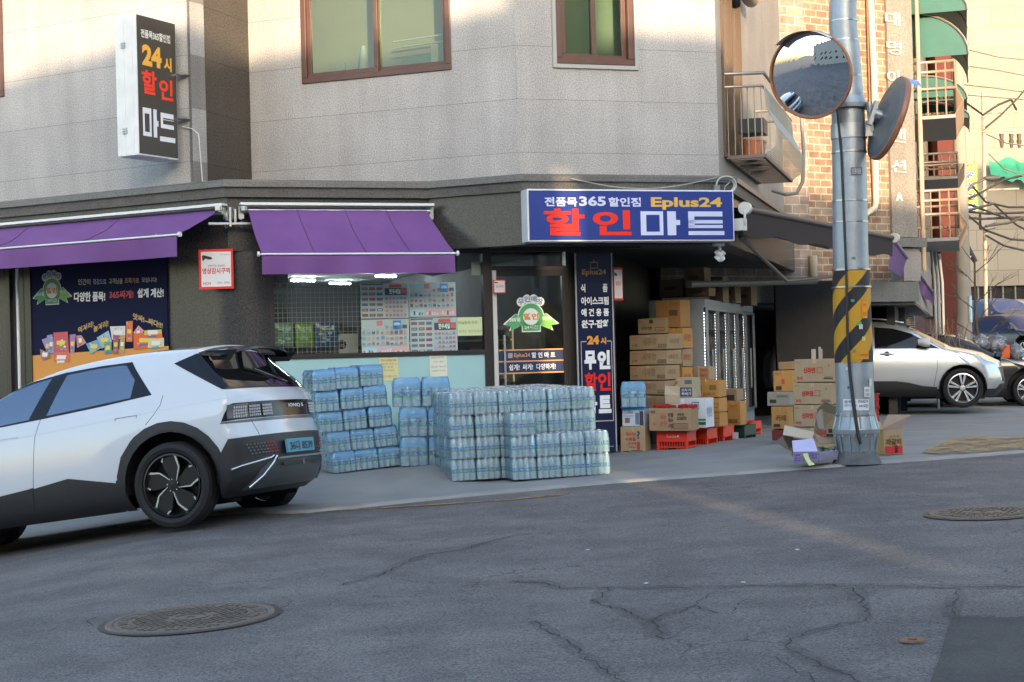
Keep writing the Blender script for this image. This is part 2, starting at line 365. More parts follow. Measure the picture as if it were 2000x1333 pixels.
def sheet(xs, ys_of, off, name, m, kind='structure'):
    b = MB(); n = None
    for x in xs:
        ys = ys_of(x); n = len(ys)
        for j_, y in enumerate(ys): b.v.append((x, y, zg(x, y) + (off[j_] if isinstance(off, list) else off)))
    for i in range(len(xs) - 1):
        for j in range(n - 1):
            b.f.append((i*n+j, (i+1)*n+j, (i+1)*n+j+1, i*n+j+1)); b.c.append((.8, .8, .8)); b.m.append(0); b.sm.append(True)
    o = b.build(name, m); tag(o, kind=kind); return o
def rng(a, b, s): return [a + (b - a) * i / max(1, round((b - a) / s)) for i in range(max(1, round((b - a) / s)) + 1)]
XS = [-400, -120, -60] + rng(-40, -10, 1.5) + rng(-9.6, 14, .4) + rng(15, 40, 1.5) + [60, 120, 400]
YS = [-300, -80, -40] + rng(-20, 4, 3) + rng(4.5, 32, .5) + rng(33, 60, 3) + [80, 140, 500]
sheet_road = None
KB = [gnd(600, 1003), gnd(900, 972), gnd(1190, 945), gnd(1500, 923), gnd(1700, 908), gnd(1850, 897), gnd(2000, 885)]
KBT = [(-40, 36), (-12, 19.3), (-6, 15.9)] + [(p.x, p.y) for p in KB] + [(9, 17.6), (14, 20), (40, 30)]
print('kerb', KBT)
def kb(x): return lerpt(KBT, x)
rdb = MB()
for x in XS:
    for y in YS: rdb.v.append((x, y, zg(x, y) - (.10 if y > kb(x) + .45 and -20 < x < 30 and y < kb(x) + 38 else 0)))
nY = len(YS)
for i in range(len(XS) - 1):
    for j in range(nY - 1): rdb.f.append((i*nY+j, (i+1)*nY+j, (i+1)*nY+j+1, i*nY+j+1)); rdb.c.append((.8,.8,.8)); rdb.m.append(0); rdb.sm.append(True)
tag(rdb.build('road', 'asphalt'), kind='structure')
xs2 = rng(-20, -10, 1) + rng(-9.7, 12, .2) + rng(13, 30, 1)
sheet(xs2, lambda x: [kb(x) + .14 + k for k in (0, .3, .6, .9, 1.2, 1.5, 1.8, 2.1, 2.5, 3.2, 4.5, 6, 8, 10, 12.5, 15, 18, 22, 27, 33, 40)], .018, 'pavement', 'concrete')
sheet(xs2, lambda x: [kb(x) - .03, kb(x) - .02 + .012*math.sin(x*13), kb(x) + .03, kb(x) + .10, kb(x) + .16, kb(x) + .17], [-.01, .014, .024, .024, .024, .0], 'kerb', 'kerb_stone')
def ribbon(name, pts, ws, m, off, par=None, kind='structure', c=None):
    """thin painted or worn strip following ground pixels"""
    b = MB(); P = [Vector(p) for p in pts]
    for i, p in enumerate(P):
        d = (P[min(i+1, len(P)-1)] - P[max(i-1, 0)]); d.z = 0; d.normalize(); s = Vector((-d.y, d.x, 0)) * (ws[i] if isinstance(ws, list) else ws) / 2
        for q in (p - s, p + s): b.v.append((q.x, q.y, zg(q.x, q.y) + off))
    for i in range(len(P) - 1): b.f.append((2*i, 2*i+2, 2*i+3, 2*i+1)); b.c.append(c or (.8,.8,.8)); b.m.append(0); b.sm.append(False)
    o = b.build(name, m, par)
    if kind: o['kind'] = kind
    return o
def dense(P, s=.25):
    out = []
    for a, b in zip(P, P[1:]):
        n = max(1, int((b - a).length / s)); out += [a.lerp(b, i / n) for i in range(n)]
    return out + [P[-1]]
def wornpaint(name, c, hole, sc, keep=.5, w=.25, amax=1):
    m = bpy.data.materials.new(name); m.use_nodes = True; t = m.node_tree; b = t.nodes['Principled BSDF']; b.inputs['Roughness'].default_value = .8; b.inputs['Base Color'].default_value = (*c, 1)
    tc = nd(t, 'ShaderNodeTexCoord'); n = nd(t, 'ShaderNodeTexNoise'); n.inputs['Scale'].default_value = sc; n.inputs['Detail'].default_value = 8; n.inputs['Roughness'].default_value = .7
    r = nd(t, 'ShaderNodeValToRGB'); r.color_ramp.elements[0].position = keep - w/2; r.color_ramp.elements[1].position = keep + w/2; r.color_ramp.elements[1].color = (amax, amax, amax, 1)
    t.links.new(tc.outputs['Object'], n.inputs['Vector']); t.links.new(n.outputs[0], r.inputs[0]); t.links.new(r.outputs[0], b.inputs['Alpha']); MATS[name] = m
wornpaint('yellow_paint', (.36, .21, .05), 0, 9, .42, .3)
wornpaint('yellow_patch', (.34, .23, .10), 0, 5, .47, .25)
wornpaint('crack_dark', (.022, .021, .021), 0, 12, .40, .3, .85)
wornpaint('crack_soft', (.05, .048, .05), 0, 9, .50, .4, .28)
ribbon('road_marking', dense([gnd(585, 1003), gnd(700, 996), gnd(850, 987), gnd(1000, 977), gnd(1105, 966)]), .09, 'yellow_paint', .006)
yp = [gnd(*p) for p in ((1838, 893), (1800, 890), (1830, 874), (1860, 862), (1900, 857), (1960, 860), (2030, 858), (2030, 882), (1930, 889))]
b = MB(); b.add([(p.x, p.y, zg(p.x, p.y) + .035) for p in yp], [tuple(t) for t in tessellate_polygon([[Vector((p.x, p.y, 0)) for p in yp]])])
tag(b.build('pavement_marking', 'yellow_patch'), kind='structure')
pp = [gnd(*p) for p in ((1860, 1208), (1850, 1235), (1835, 1290), (1815, 1345), (2060, 1345), (2060, 1208), (1950, 1210))]
b = MB(); b.add([(p.x, p.y, zg(p.x, p.y) + .008) for p in pp], [tuple(t) for t in tessellate_polygon([[Vector((p.x, p.y, 0)) for p in pp]])])
tag(b.build('road_patch', 'asphalt_patch'), kind='structure')
cracks = [
 ([(1000,1137),(1060,1140),(1100,1149),(1190,1150),(1340,1149),(1500,1145),(1600,1143),(1700,1146),(1850,1149),(2010,1147)], .02),
 ([(1187,1150),(1190,1156),(1178,1160),(1155,1175),(1180,1182),(1215,1192),(1245,1206),(1268,1215),(1285,1230),(1296,1250)], .016),
 ([(1268,1215),(1300,1202),(1340,1192),(1358,1184),(1368,1192),(1410,1200)], .013), ([(1358,1184),(1365,1172),(1390,1160)], .01),
 ([(1410,1200),(1430,1196),(1440,1180),(1460,1170)], .009),
 ([(1665,1150),(1685,1175),(1695,1195),(1692,1215),(1640,1219),(1580,1235),(1545,1248),(1536,1265),(1560,1277),(1600,1297),(1640,1312),(1680,1335)], .014),
 ([(1692,1216),(1760,1220),(1845,1220)], .01), ([(1700,1180),(1730,1176),(1850,1176)], .008), ([(1860,1208),(1862,1190),(1870,1165),(1866,1150)], .012), ([(1855,1207),(2020,1207)], .016),
 ([(1045,1215),(1070,1235),(1120,1260),(1150,1290),(1200,1320),(1230,1340)], .012), ([(1500,1280),(1540,1305),(1580,1322),(1600,1340)], .01),
 ([(665,1145),(700,1135),(735,1128),(765,1113),(800,1096),(830,1085),(900,1076),(950,1060),(1000,1048),(1080,1040)], .014),
 ([(700,1137),(760,1130),(800,1137),(860,1140),(930,1138)], .010), ([(700,1082),(760,1082),(830,1080)], .008), ([(1100,1000),(1150,1003),(1215,1004)], .008),
 ([(180,1225),(170,1215),(200,1205)], .010), ([(530,1195),(560,1185),(575,1175),(545,1172)], .010)]
rd = bpy.data.objects['road']
for pts, wd in cracks:
    q = []
    P = dense([gnd(*p) for p in pts], .05)
    P = [p + Vector((random.gauss(0, .010), random.gauss(0, .016), 0)) for p in P]
    ribbon('crack', P, [wd * random.uniform(.2, .85) for _ in P], 'crack_dark', .004, rd, None)
    if wd > .011: ribbon('crack', [p + Vector((0, .01, 0)) for p in P[::4]], [wd * random.uniform(5, 9) for _ in P[::4]], 'crack_soft', .0022, rd, None)
def manhole(px, py, r, label):
    p = gnd(px, py); e = .3
    nx = (zg(p.x+e, p.y) - zg(p.x-e, p.y)) / (2*e); ny = (zg(p.x, p.y+e) - zg(p.x, p.y-e)) / (2*e)
    z = Vector((-nx, -ny, 1)).normalized(); x = Vector((1, 0, nx)).normalized(); y = z.cross(x)
    M = Matrix(((x.x, y.x, z.x, p.x), (x.y, y.y, z.y, p.y), (x.z, y.z, z.z, p.z + .006), (0, 0, 0, 1)))
    t = thing('manhole_cover', label, 'manhole cover', M)
    b = MB(); b.lathe([(r, 0), (r - .005, .008), (r - .035, .008), (r - .04, .002)], 64); b.build('frame', 'rust_iron', t)
    b = MB(); b.lathe([(r + .035, .001), (r + .001, .0015)], 64, c=(.02,.02,.02)); b.lathe([(r - .036, .0035), (r - .050, .0035)], 64, c=(.012,.012,.012)); b.build('gap', 'crack_dark' if False else 'black', t)
    b = MB(); b.lathe([(r - .045, .001), (r - .05, .006), (.0, .006)], 64)
    for k in range(56):     # slots round the rim
        a = 2 * math.pi * k / 56; 
        if k % 4: b.T = Matrix.Rotation(a, 4, 'Z'); b.box(r - .115, r - .065, -.012, .012, .006, .011, c=(.5,.5,.5))
    b.T = Matrix()
    for i in range(-14, 15):
        for j in range(-14, 15):
            x_, y_ = i * .045 + (j % 2) * .022, j * .045; rr = math.hypot(x_, y_)
            if .13 < rr < r - .14: b.T = Matrix.Translation((x_, y_, 0)) @ Matrix.Rotation(.78, 4, 'Z'); b.box(-.014, .014, -.010, .010, .006, .013)
    b.T = Matrix()
    b.lathe([(.10, .006), (.10, .011), (.085, .011), (.085, .006)], 32); b.box(-.02, .02, -.006, .006, .006, .012)
    b.lathe([(r-.13, .006), (r-.13, .010), (r-.145, .010), (r-.145, .006)], 64)
    b.build('lid', 'rust_iron', t)
manhole(373, 1210, .45, 'large worn iron manhole cover in the near left of the road')
manhole(1921, 1004, .365, 'smaller pale iron manhole cover in the road at the right edge')
p = gnd(1782, 1254); b = MB(); b.lathe([(.055, 0), (.05, .008), (0, .008)], 20); b.lathe([(.02,.008),(.02,.014),(0,.014)],8)
tag(b.build('valve_cover', mat('rusty', (.25, .12, .06), .8, c2=(.14, .07, .05), ns=20), M=T(p.x, p.y, p.z + .003)), 'small rusty round valve lid set in the road near the dark patch', 'valve cover')
# ================================================================ corner shop building
FA = Fr(-3.19, 17.41, 1, -.56); FB = Fr(-3.19, 17.41, 1, .33); FC = Fr(-.94, 18.15, 1, -.478); FD = Fr(.18, 17.62, 1, .31); FE = Fr(2.63, 18.38, 1, 3.4)
shop = thing('shop_building', 'corner building with pale granite upper floor over a dark granite shop front', 'building')
A0 = FA.P(-9, 0, 0); E1 = FE.P(7.5, 0, 0)
PATH = [A0, FA.o, FC.o, FD.o, FE.o, E1]
def sweep(path, prof, b, closed=True, c=(.8, .8, .8), m=0):
    """profile points (w outward, z) swept with mitred corners; path runs left to right seen from the street"""
    P = [Vector((p[0], p[1], 0)) for p in path]; nrm = []
    for i in range(len(P) - 1):
        d = (P[i+1] - P[i]).normalized(); nrm.append(Vector((d.y, -d.x, 0)))
    rings = []
    for i, p in enumerate(P):
        a = nrm[max(0, i-1)]; b_ = nrm[min(len(nrm)-1, i)]; mm = (a + b_).normalized(); k = 1 / max(.3, mm.dot(a))
        rings.append([p + mm * (w_ * k) + Vector((0, 0, z)) for w_, z in prof])
    n = len(prof); vs = [v for r in rings for v in r]
    fs = [(i*n+j, (i+1)*n+j, (i+1)*n+(j+1) % n, i*n+(j+1) % n) for i in range(len(P)-1) for j in range(n if closed else n-1)]
    return b.add(vs, fs, c, m)
b = MB(); sweep(PATH, [(.13, 3.36), (.13, 3.42), (.09, 3.445), (-1.5, 3.46), (-1.5, 3.36)], b); b.build('cornice', 'granite_trim', shop)
b = MB(); sweep(PATH, [(.06, 3.25), (.09, 3.359), (-.3, 3.359), (-.3, 3.25)], b); b.build('moulding', 'granite_trim', shop)
b = MB(); sweep(PATH, [(0, 2.64), (0, 3.249), (-.25, 3.249), (-.25, 2.64)], b); b.build('fascia', 'granite_dark', shop)
# soffit over the door recess and the covered corner
b = MB(); q = [FB.P(.9, -.26, 0), FC.P(.1, -.25, 0), FD.P(.1, -.25, 0), FE.P(.2, -.25, 0), FE.P(7.4, -.25, 0), Vector((-1.0, 26.5, 0))]
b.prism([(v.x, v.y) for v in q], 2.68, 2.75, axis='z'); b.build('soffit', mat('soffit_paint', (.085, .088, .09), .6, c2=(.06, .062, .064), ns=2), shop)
# --- upper walls.  frames set back a little behind the cornice
UA = Fr(-3.64, 17.78, 1, -.56); UN = Fr(-3.64, 17.78, .47, 1.24); UB = Fr(-3.17, 19.02, 1, -.385); UD = Fr(.13, 17.75, 1, .31); UE = Fr(2.55, 18.50, 1, 3.4)
ub_len = (UD.o - UB.o).length; un_len = (UB.o - UA.o).length; ud_len = (UE.o - UD.o).length
ZT = 9.5
def wall(fr, u0, u1, z0, z1, holes, name, m, th=.25, off=(0, 0, 0)):
    """wall slab with rectangular openings, built as butted boxes"""
    b = MB(); us = sorted({u0, u1} | {h[0] for h in holes} | {h[1] for h in holes}); zs = sorted({z0, z1} | {h[2] for h in holes} | {h[3] for h in holes})
    V = {}; 
    def solid(i, j):
        if not (0 <= i < len(us)-1 and 0 <= j < len(zs)-1): return False
        uc, zc = (us[i]+us[i+1])/2, (zs[j]+zs[j+1])/2
        return not any(h[0] < uc < h[1] and h[2] < zc < h[3] for h in holes)
    for i in range(len(us)-1):
        for j in range(len(zs)-1):
            if not solid(i, j): continue
            a, c_, d, e = us[i], us[i+1], zs[j], zs[j+1]
            b.add([(a,0,d),(c_,0,d),(c_,0,e),(a,0,e)], [(0,1,2,3)]); b.add([(a,th,d),(c_,th,d),(c_,th,e),(a,th,e)], [(3,2,1,0)])
            if not solid(i-1, j): b.add([(a,0,d),(a,th,d),(a,th,e),(a,0,e)], [(3,2,1,0)])
            if not solid(i+1, j): b.add([(c_,0,d),(c_,th,d),(c_,th,e),(c_,0,e)], [(0,1,2,3)])
            if not solid(i, j-1): b.add([(a,0,d),(c_,0,d),(c_,th,d),(a,th,d)], [(3,2,1,0)])
            if not solid(i, j+1): b.add([(a,0,e),(c_,0,e),(c_,th,e),(a,th,e)], [(0,1,2,3)])
    return b.build(name, m, shop, fr.M)
# openings from the photo
w1 = UB.box(588, -40, 880, 150); w1z = UB.hit(735, 151)[1]; w1 = (w1[0], w1[1], w1z, w1z + 1.75)
w2 = UD.box(1085, -40, 1236, 127); w2z = UD.hit(1160, 127)[1]; w2 = (w2[0], w2[1], w2z, w2z + 1.6)
w0 = (-4.9, UA.hit(7, 100)[0], UA.hit(3, 190)[1], UA.hit(3, 190)[1] + 1.75)
print('win', w1, w2, w0)
wall(UA, -9, 0, 3.44, ZT, [w0], 'wall', 'granite_light')
wall(UN, 0, un_len, 3.44, ZT, [], 'corner_panel', 'granite_polished', th=.02)
wall(UB, 0, ub_len, 3.44, ZT, [w1], 'wall', 'granite_light')
wall(UD, 0, ud_len, 3.44, ZT, [w2], 'wall', 'granite_light')
we = (.42, 2.1, 3.75, 6.3)
wall(UE, 0, 7, 3.44, ZT, [we], 'wall', granite('granite_side', (.20, .178, .162), (.34, .31, .285), .6, joint=(.85, .8, .75), jw=(1.1, .42), sc=40))
b = MB(); b.box(-.03, 0.0, -.012, -.001, 3.46, ZT); b.build('corner_trim', 'granite_trim', shop, UA.M)
b = MB(); q = [UA.P(-9, -.3, 0), UA.P(-.05, -.3, 0), UB.P(0, -.3, 0), UD.P(0, -.3, 0), UE.P(0, -.3, 0), UE.P(7, -.3, 0), Vector((-8, 32, 0))]
b.prism([(v.x, v.y) for v in q], ZT - .2, ZT, axis='z'); b.build('roof', 'concrete', shop)
mat('room_dark', (.30, .30, .25), .9); mat('blind', (.42, .40, .30), .9, c2=(.34, .34, .25), ns=2)
def window(fr, h, split, sash_left, name='window', ml=.35, mr=.35, dp=.75, cur='blind'):
    """brown sliding window in an opening: frame > sash, pane"""
    u0, u1, z0, z1 = h; W_, H_ = u1 - u0, z1 - z0; f = .07
    M = Matrix.Translation((0, 0, 0)); par = bpy.data.objects.new('x', None)
    bpy.data.objects.remove(par)
    o = MB()
    for a in ((0, W_, 0, f), (0, W_, H_ - f, H_), (0, f, f, H_ - f), (W_ - f, W_, f, H_ - f)): o.box(a[0], a[1], -.02, .10, a[2], a[3])
    fo = o.build(name, 'wood_frame', shop, fr.M @ Matrix.Translation((u0, 0, z0)), bevel=.006)
    us = split * W_
    for k, (a, c_, y) in enumerate(((f, us + .03, .015 if sash_left else .055), (us - .03, W_ - f, .055 if sash_left else .015))):
        s = MB(); g = .055
        for r in ((a, c_, f, f + g), (a, c_, H_ - f - g, H_ - f), (a, a + g, f + g, H_ - f - g), (c_ - g, c_, f + g, H_ - f - g)): s.box(r[0], r[1], y, y + .035, r[2], r[3])
        s.build('sash', 'wood_frame', fo, bevel=.004)
        s = MB(); s.rect(a + g, c_ - g, f + g, H_ - f - g, y + .018); s.build('pane', 'window_glass', fo)
    s = MB(); s.box(-ml, W_ + mr, dp, dp + .05, -.1, H_ + .1); s.box(-ml, W_+mr, .3, dp, -.15, -.1); s.box(-ml-.05, -ml, .26, dp + .05, -.1, H_+.1); s.box(W_+mr, W_+mr+.05, .26, dp + .05, -.1, H_+.1); s.build('curtain', cur, fo)
    return fo
f1 = window(UB, w1, .50, True); f2 = window(UD, w2, .49, True, ml=.0, mr=.3, dp=.45, cur=mat('blind_sky_tone', (.46, .56, .50), .8, c2=(.36, .42, .36), ns=1.5)); window(UA, w0, .5, True)  # second window: backing coloured pale blue-green to imitate reflected sky
# thin drying rack and towel seen through the first window
b = MB(); Wd = w1[1] - w1[0]
for z in (.42, .50): b.tube([(Wd*.52, .45, z), (Wd*.93, .45, z + .03)], .012, 6, c=(.8,.8,.8))
b.box(Wd*.77, Wd*.82, .44, .46, .06, .42, c=(.75,.72,.5)); b.box(Wd*.54, Wd*.9, .60, .63, .02, .34, c=(.25,.42,.25)); b.box(Wd*.12, Wd*.18, .44, .47, .03, .30, c=(.75,.72,.45))
b.build('drying_rack', 'printed', f1)
b = MB(); b.tube([(Wd*.3, .5, .15), (Wd*.3, .5, .2), (Wd*.3, .5, .38), (Wd*.3, .5, .5)], [.05, .06, .05, .03], 12, c=(.75,.78,.75))
b.build('vase', 'printed', f1)
# pale outer casing round window 2
b = MB(); 
for a in ((-.05, w2[1]-w2[0]+.05, -.05, -.005), (-.05, -.005, -.005, 1.6), (w2[1]-w2[0]+.005, w2[1]-w2[0]+.05, -.005, 1.6)): b.box(a[0], a[1], -.03, .0, a[2], a[3])
b.build('casing', mat('casing_stone', (.36, .36, .355), .7), f2)
# --- ground floor: wall under the left awning, rounded dark pillar
pa = [FA.hit(x, 600)[0] for x in (0, 30, 60, 327, 345)]
uC = FA.hit(345, 600)[0]; uD_ = FB.hit(527, 600)[0]
b = MB(); b.box(-9, uC, 0, .25, .25, 2.64); b.build('lower_wall', 'granite_dark', shop, FA.M)
b = MB(); b.box(-9, uC, -.05, .2, -1.4, .249); b.build('plinth', mat('plinth_stone', (.40, .44, .45), .7, c2=(.33, .36, .37), ns=5), shop, FA.M)
# rounded corner pillar: arc between the two wall lines
pA = FA.P(uC, 0, 0); pB = FB.P(uD_, 0, 0); cor = FA.o
b = MB(); N = 24; arc = []
for i in range(N + 1):
    t = i / N; arc.append(pA * (1-t)**2 + cor * 2 * t * (1-t) + pB * t**2)
arc = [p + (cor - (pA + pB) / 2).normalized() * .06 * math.sin(math.pi * i / N) for i, p in enumerate(arc)]
vs = [(p.x, p.y, z) for z in (-1.0, 2.64) for p in arc]; b.add(vs, [(i, i+1, N+2+i, N+1+i) for i in range(N)], sm=True)
b.build('pillar', 'granite_dark', shop)
# --- shop front glazing on frame FB
GW = -.05; Y0 = .05
uL = uD_ + .02; uM = FB.hit(950, 600)[0]; uDr = FB.hit(963, 620)[0]; uDR = FB.hit(1108, 620)[0]; uE = FB.hit(1126, 620)[0]; uBn = FB.hit(1206, 700)[0]
zbB = FB.hit(740, 697)[1]; zF = .02
b = MB()
b.box(uL - .03, uL + .03, 0, .12, zF, 2.66); b.box(uL + .03, uM - .03, 0, .12, 2.60, 2.66); b.box(uM - .03, uM + .03, 0, .12, zF, 2.66); b.box(uL + .03, uM - .03, 0.0, .1, zbB - .0, zbB + .05)
b.box(uL+.03, uM-.03, 0, .12, zF - .4, zF + .06)
b.build('window_frame', 'dark_frame', shop, FB.M, bevel=.004)
b = MB(); b.rect(uL + .03, uM - .03, zbB + .05, 2.60, .05); b.build('shop_window', 'shop_glass', shop, FB.M)
b = MB(); b.box(uL + .03, uM - .03, .03, .05, zF + .06, zbB); b.build('panel', mat('mint_panel', (.38, .62, .64), .35, c2=(.35, .58, .60), ns=3), shop, FB.M)
# step strip between glazing and soffit
b = MB(); b.box(uD_ - .1, uBn + .35, .0, .14, 2.66, 2.75); b.build('header', 'dark_frame', shop, FB.M)
# door
zT1 = FB.hit(1030, 497)[1]; zT0 = FB.hit(1030, 520)[1]; zDt = FB.hit(1030, 528)[1]
dM = FB.M
dr = thing('shop_door_x', None, None); bpy.data.objects.remove(dr)
b = MB(); b.box(uM + .03, uDr, 0, .12, zF, 2.66); b.box(uDR, uE, 0, .12, zF, 2.66); b.box(uDr, uDR, 0, .12, zDt - .0, zT0); b.box(uDr, uDR, 0, .12, 2.62, 2.66); 
dfr = b.build('door_frame', 'dark_frame', shop, dM, bevel=.004)
b = MB(); b.rect(uDr, uDR, zT0, 2.62, .05); b.build('transom', 'shop_glass', dfr)
b = MB(); b.box(uDr + .0, uDr + .05, -.01, .05, .08, zDt, c=(.62, .62, .6)); b.box(uDR - .06, uDR, -.01, .05, .08, zDt, c=(.03,.03,.03)); b.box(uDr + .05, uDR - .06, -.01, .05, zDt - .07, zDt, c=(.03,.03,.03)); b.box(uDr + .05, uDR - .06, -.01, .05, .08, .25, c=(.03,.03,.03))
door = b.build('door', 'printed_gloss', shop, dM)
b = MB(); b.rect(uDr + .05, uDR - .06, .25, zDt - .07, .02); b.build('pane', 'shop_glass', door)
b = MB(); hx = FB.hit(983, 700)[0]
hz0, hz1 = FB.hit(984, 745)[1] - .25, FB.hit(984, 655)[1]
for dx, yy in ((0, -.07), (-.035, .09)):
    b.tube([(hx+dx, yy, hz0), (hx+dx, yy, hz1)], .013, 10); 
for z in (hz0 + .1, hz1 - .1): b.tube([(hx, -.07, z), (hx, 0, z)], .009, 8)
b.build('handle', 'steel', door)
# banded sticker on the door
def R2(fr, x0, y0, x1, y1): return fr.box(x0, y0, x1, y1)
d0, d1 = uDr + .055, uDR - .065; b = MB(); NAVY = (.018, .028, .085); ORG = (.75, .36, .13); WHT = (.85, .86, .88)
zs = [FB.hit(1035, y)[1] for y in (683, 704, 707, 728)]
b.rect(d0, d1, zs[1], zs[0], -.002, c=NAVY); b.rect(d0, d1, zs[3], zs[2], -.002, c=NAVY)
for y in (683.5, 705.5, 728.5): z = FB.hit(1035, y)[1]; b.box(d0, d1, -.006, -.0005, z - .008, z + .008, c=ORG)
def tx(b, fr, body, x0, y0, x1, y1, c, bold=.01, y=-.006): u0, u1, z0, z1 = fr.box(x0, y0, x1, y1); b.text(body, u0, u1, z0, z1, y, c, bold=bold)
tx(b, FB, 'Eplus24', 1004, 690, 1035, 700, ORG, .015); tx(b, FB, '할 인 마 트', 1038, 688, 1084, 699, WHT, .03); tx(b, FB, '쉽게!  싸게!  다양하게!', 994, 711, 1085, 723, WHT, .02)
b.rect(*[FB.box(992, 690, 1001, 700)[i] for i in (0, 1, 2, 3)], -.004, c=(.35, .35, .4))
b.build('sticker_band', 'printed', door)
def emblem(b, fr, cx, cy, S, dim=1.0):
    """round green ribbon badge, S = pixel half width"""
    u, z = fr.hit(cx, cy); k = abs(fr.hit(cx + S, cy)[0] - u)
    g1 = tuple(a*dim for a in (.10, .42, .16)); g2 = tuple(a*dim for a in (.22, .55, .10)); wh = tuple(a*dim for a in (.85, .9, .85)); bl = tuple(a*dim for a in (.16, .25, .62)); og = tuple(a*dim for a in (.75, .28, .05))
    def pl(P, y, c): b.prism([(u + a*k, z + q*k) for a, q in P], y, y, c=c)
    for gr, y in ((1.08, -.003), (1.0, -.004)):
        c = wh if gr > 1 else None
        pl([(-1.0*gr, -.18), (-.60, .18*gr), (-.30, .10), (-.30, -.22), (-.80*gr, -.42*gr), (-.78, -.25), (-1.0*gr, -.2)], y, c or g1)
        pl([(1.0*gr, -.18), (.60, .18*gr), (.30, .10), (.30, -.22), (.80*gr, -.42*gr), (.78, -.25), (1.0*gr, -.2)], y, c or g2)
        b.disc((u, y - .001, z + .08*k), .48*k*gr, 28, c=c or g1)
        pl([(-.34*gr, -.1), (.34*gr, -.1), (.34*gr, -.45*gr), (-.34*gr, -.45*gr)], y - .001, c or g1)
    b.disc((u, -.006, z + .08*k), .31*k, 24, c=wh)
    for i, ch in enumerate('무인매장'):
        a = R_(125 - i * 23); x_ = u + .66*k*math.cos(a); z_ = z + .08*k + .66*k*math.sin(a); r_ = .16*k
        b.disc((x_, -.0045, z_), .17*k, 10, c=wh); b.text(ch, x_ - .11*k, x_ + .11*k, z_ - .11*k, z_ + .11*k, -.007, bl, bold=.03)
    b.text('할인', u - .30*k, u + .30*k, z - .04*k, z + .20*k, -.008, og, bold=.05)
    b.text('365일', u - .84*k, u - .42*k, z - .10*k, z + .06*k, -.008, wh, bold=.03)
    b.text('마트', u + .44*k, u + .80*k, z - .08*k, z + .08*k, -.008, wh, bold=.03)
    b.text('24시간', u - .26*k, u + .26*k, z - .38*k, z - .24*k, -.008, wh, bold=.02)
b = MB(); emblem(b, FB, 1037, 623, 50); b.build('emblem_sticker', 'printed', door)
# --- rooms behind the glass
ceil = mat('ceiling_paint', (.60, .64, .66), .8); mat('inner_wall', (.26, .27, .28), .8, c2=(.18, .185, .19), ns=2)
b = MB(); b.box(uL - .2, uE + .2, .15, 12, 2.76, 2.82); b.build('ceiling', 'ceiling_paint', shop, FB.M)
b = MB(); b.box(uL - .3, uL - .2, .15, 12, -.4, 2.76); b.box(uE - .02, uE + .08, .15, 12, -.4, 2.76); b.box(uL - .2, uE - .02, 12, 12.1, -.4, 2.76); b.build('inner_wall', 'inner_wall', shop, FB.M)
b = MB(); b.box(uL - .2, uE - .02, .13, 12, -.02, .03); b.build('floor', mat('floor_tile', (.35, .34, .32), .4), shop, FB.M)
# banner pillar and the stone tiled wall running back from it
b = MB(); b.box(uE, uBn, 0.05, .5, -.4, 2.66); b.build('pillar', 'granite_dark', shop, FB.M)
b = MB(); b.box(0, 9, 0, .12, -.4, 2.68); b.build('side_wall', 'tile_dark', shop, Matrix.Translation(FB.P(uBn - .04, -.4, 0)) @ Matrix.Rotation(R_(78), 4, 'Z'))
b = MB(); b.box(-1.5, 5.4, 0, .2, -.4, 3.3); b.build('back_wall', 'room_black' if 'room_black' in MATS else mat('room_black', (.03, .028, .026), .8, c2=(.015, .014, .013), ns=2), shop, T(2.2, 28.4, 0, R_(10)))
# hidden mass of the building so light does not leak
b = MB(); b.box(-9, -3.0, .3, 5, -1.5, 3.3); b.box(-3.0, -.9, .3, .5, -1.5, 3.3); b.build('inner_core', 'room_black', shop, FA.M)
# ================================================================ lights inside the shop
tubes = [(675, 531, 713, 532), (571, 547, 612, 550), (646, 553, 682, 556), (735, 539, 772, 542), (803, 546, 836, 549), (905, 508, 943, 504), (903, 530, 925, 530), (907, 565, 945, 563),
         (960, 508, 1025, 502), (965, 500, 1000, 512), (1018, 547, 1045, 552), (1083, 556, 1103, 557)]
cand = []
for i, (x0, y0, x1, y1) in enumerate(tubes):
    a = atz(x0, y0, 2.70); c = atz(x1, y1, 2.70); mid = (a + c) / 2
    la = FB.M.inverted() @ mid
    if la.y > 11.6 or la.y < .3: a = atz(x0, y0, 2.70); 
    d = (c - a); ln = min(max(d.length, .5), 1.3); ang = math.atan2(d.y, d.x)
    # keep true ceiling tubes about 1.2 m long
    cx = at((x0+x1)/2, (y0+y1)/2, mid.y)
    wpx = (x1 - x0) * mid.y / 3000; 
    dirv = Vector((1, .9 if i not in (5, 7, 8) else -.3, 0)).normalized(); L = min(1.5, wpx / max(.3, dirv.x))
    t = thing('ceiling_light', None, 'ceiling light', T(mid.x, mid.y, 2.70, math.atan2(dirv.y, dirv.x)), 'tube lights on the shop ceiling')
    b = MB(); b.tube([(-L/2, 0, 0), (L/2, 0, 0)], .012, 8); b.build('tube', 'tube_light', t)
    b = MB(); b.box(-L/2 - .02, L/2 + .02, -.02, .02, .02, .055); b.build('housing', 'white_metal', t)
    t['label'] = ['white ceiling tube just below the purple awning', 'ceiling tube high in the far left of the shop window', 'ceiling tube above the wire grid, second from left', 'ceiling tube left of the flyers top edge', 'ceiling tube right above the flyers', 'slanted tube at the top right of the shop window', 'short tube beside the white card in the window', 'long tube low at the right of the shop window',
                  'bright long tube behind the glass over the door', 'tube crossing the bright one over the door', 'tube seen through the upper door glass', 'tube at the right edge of the door glass'][i]
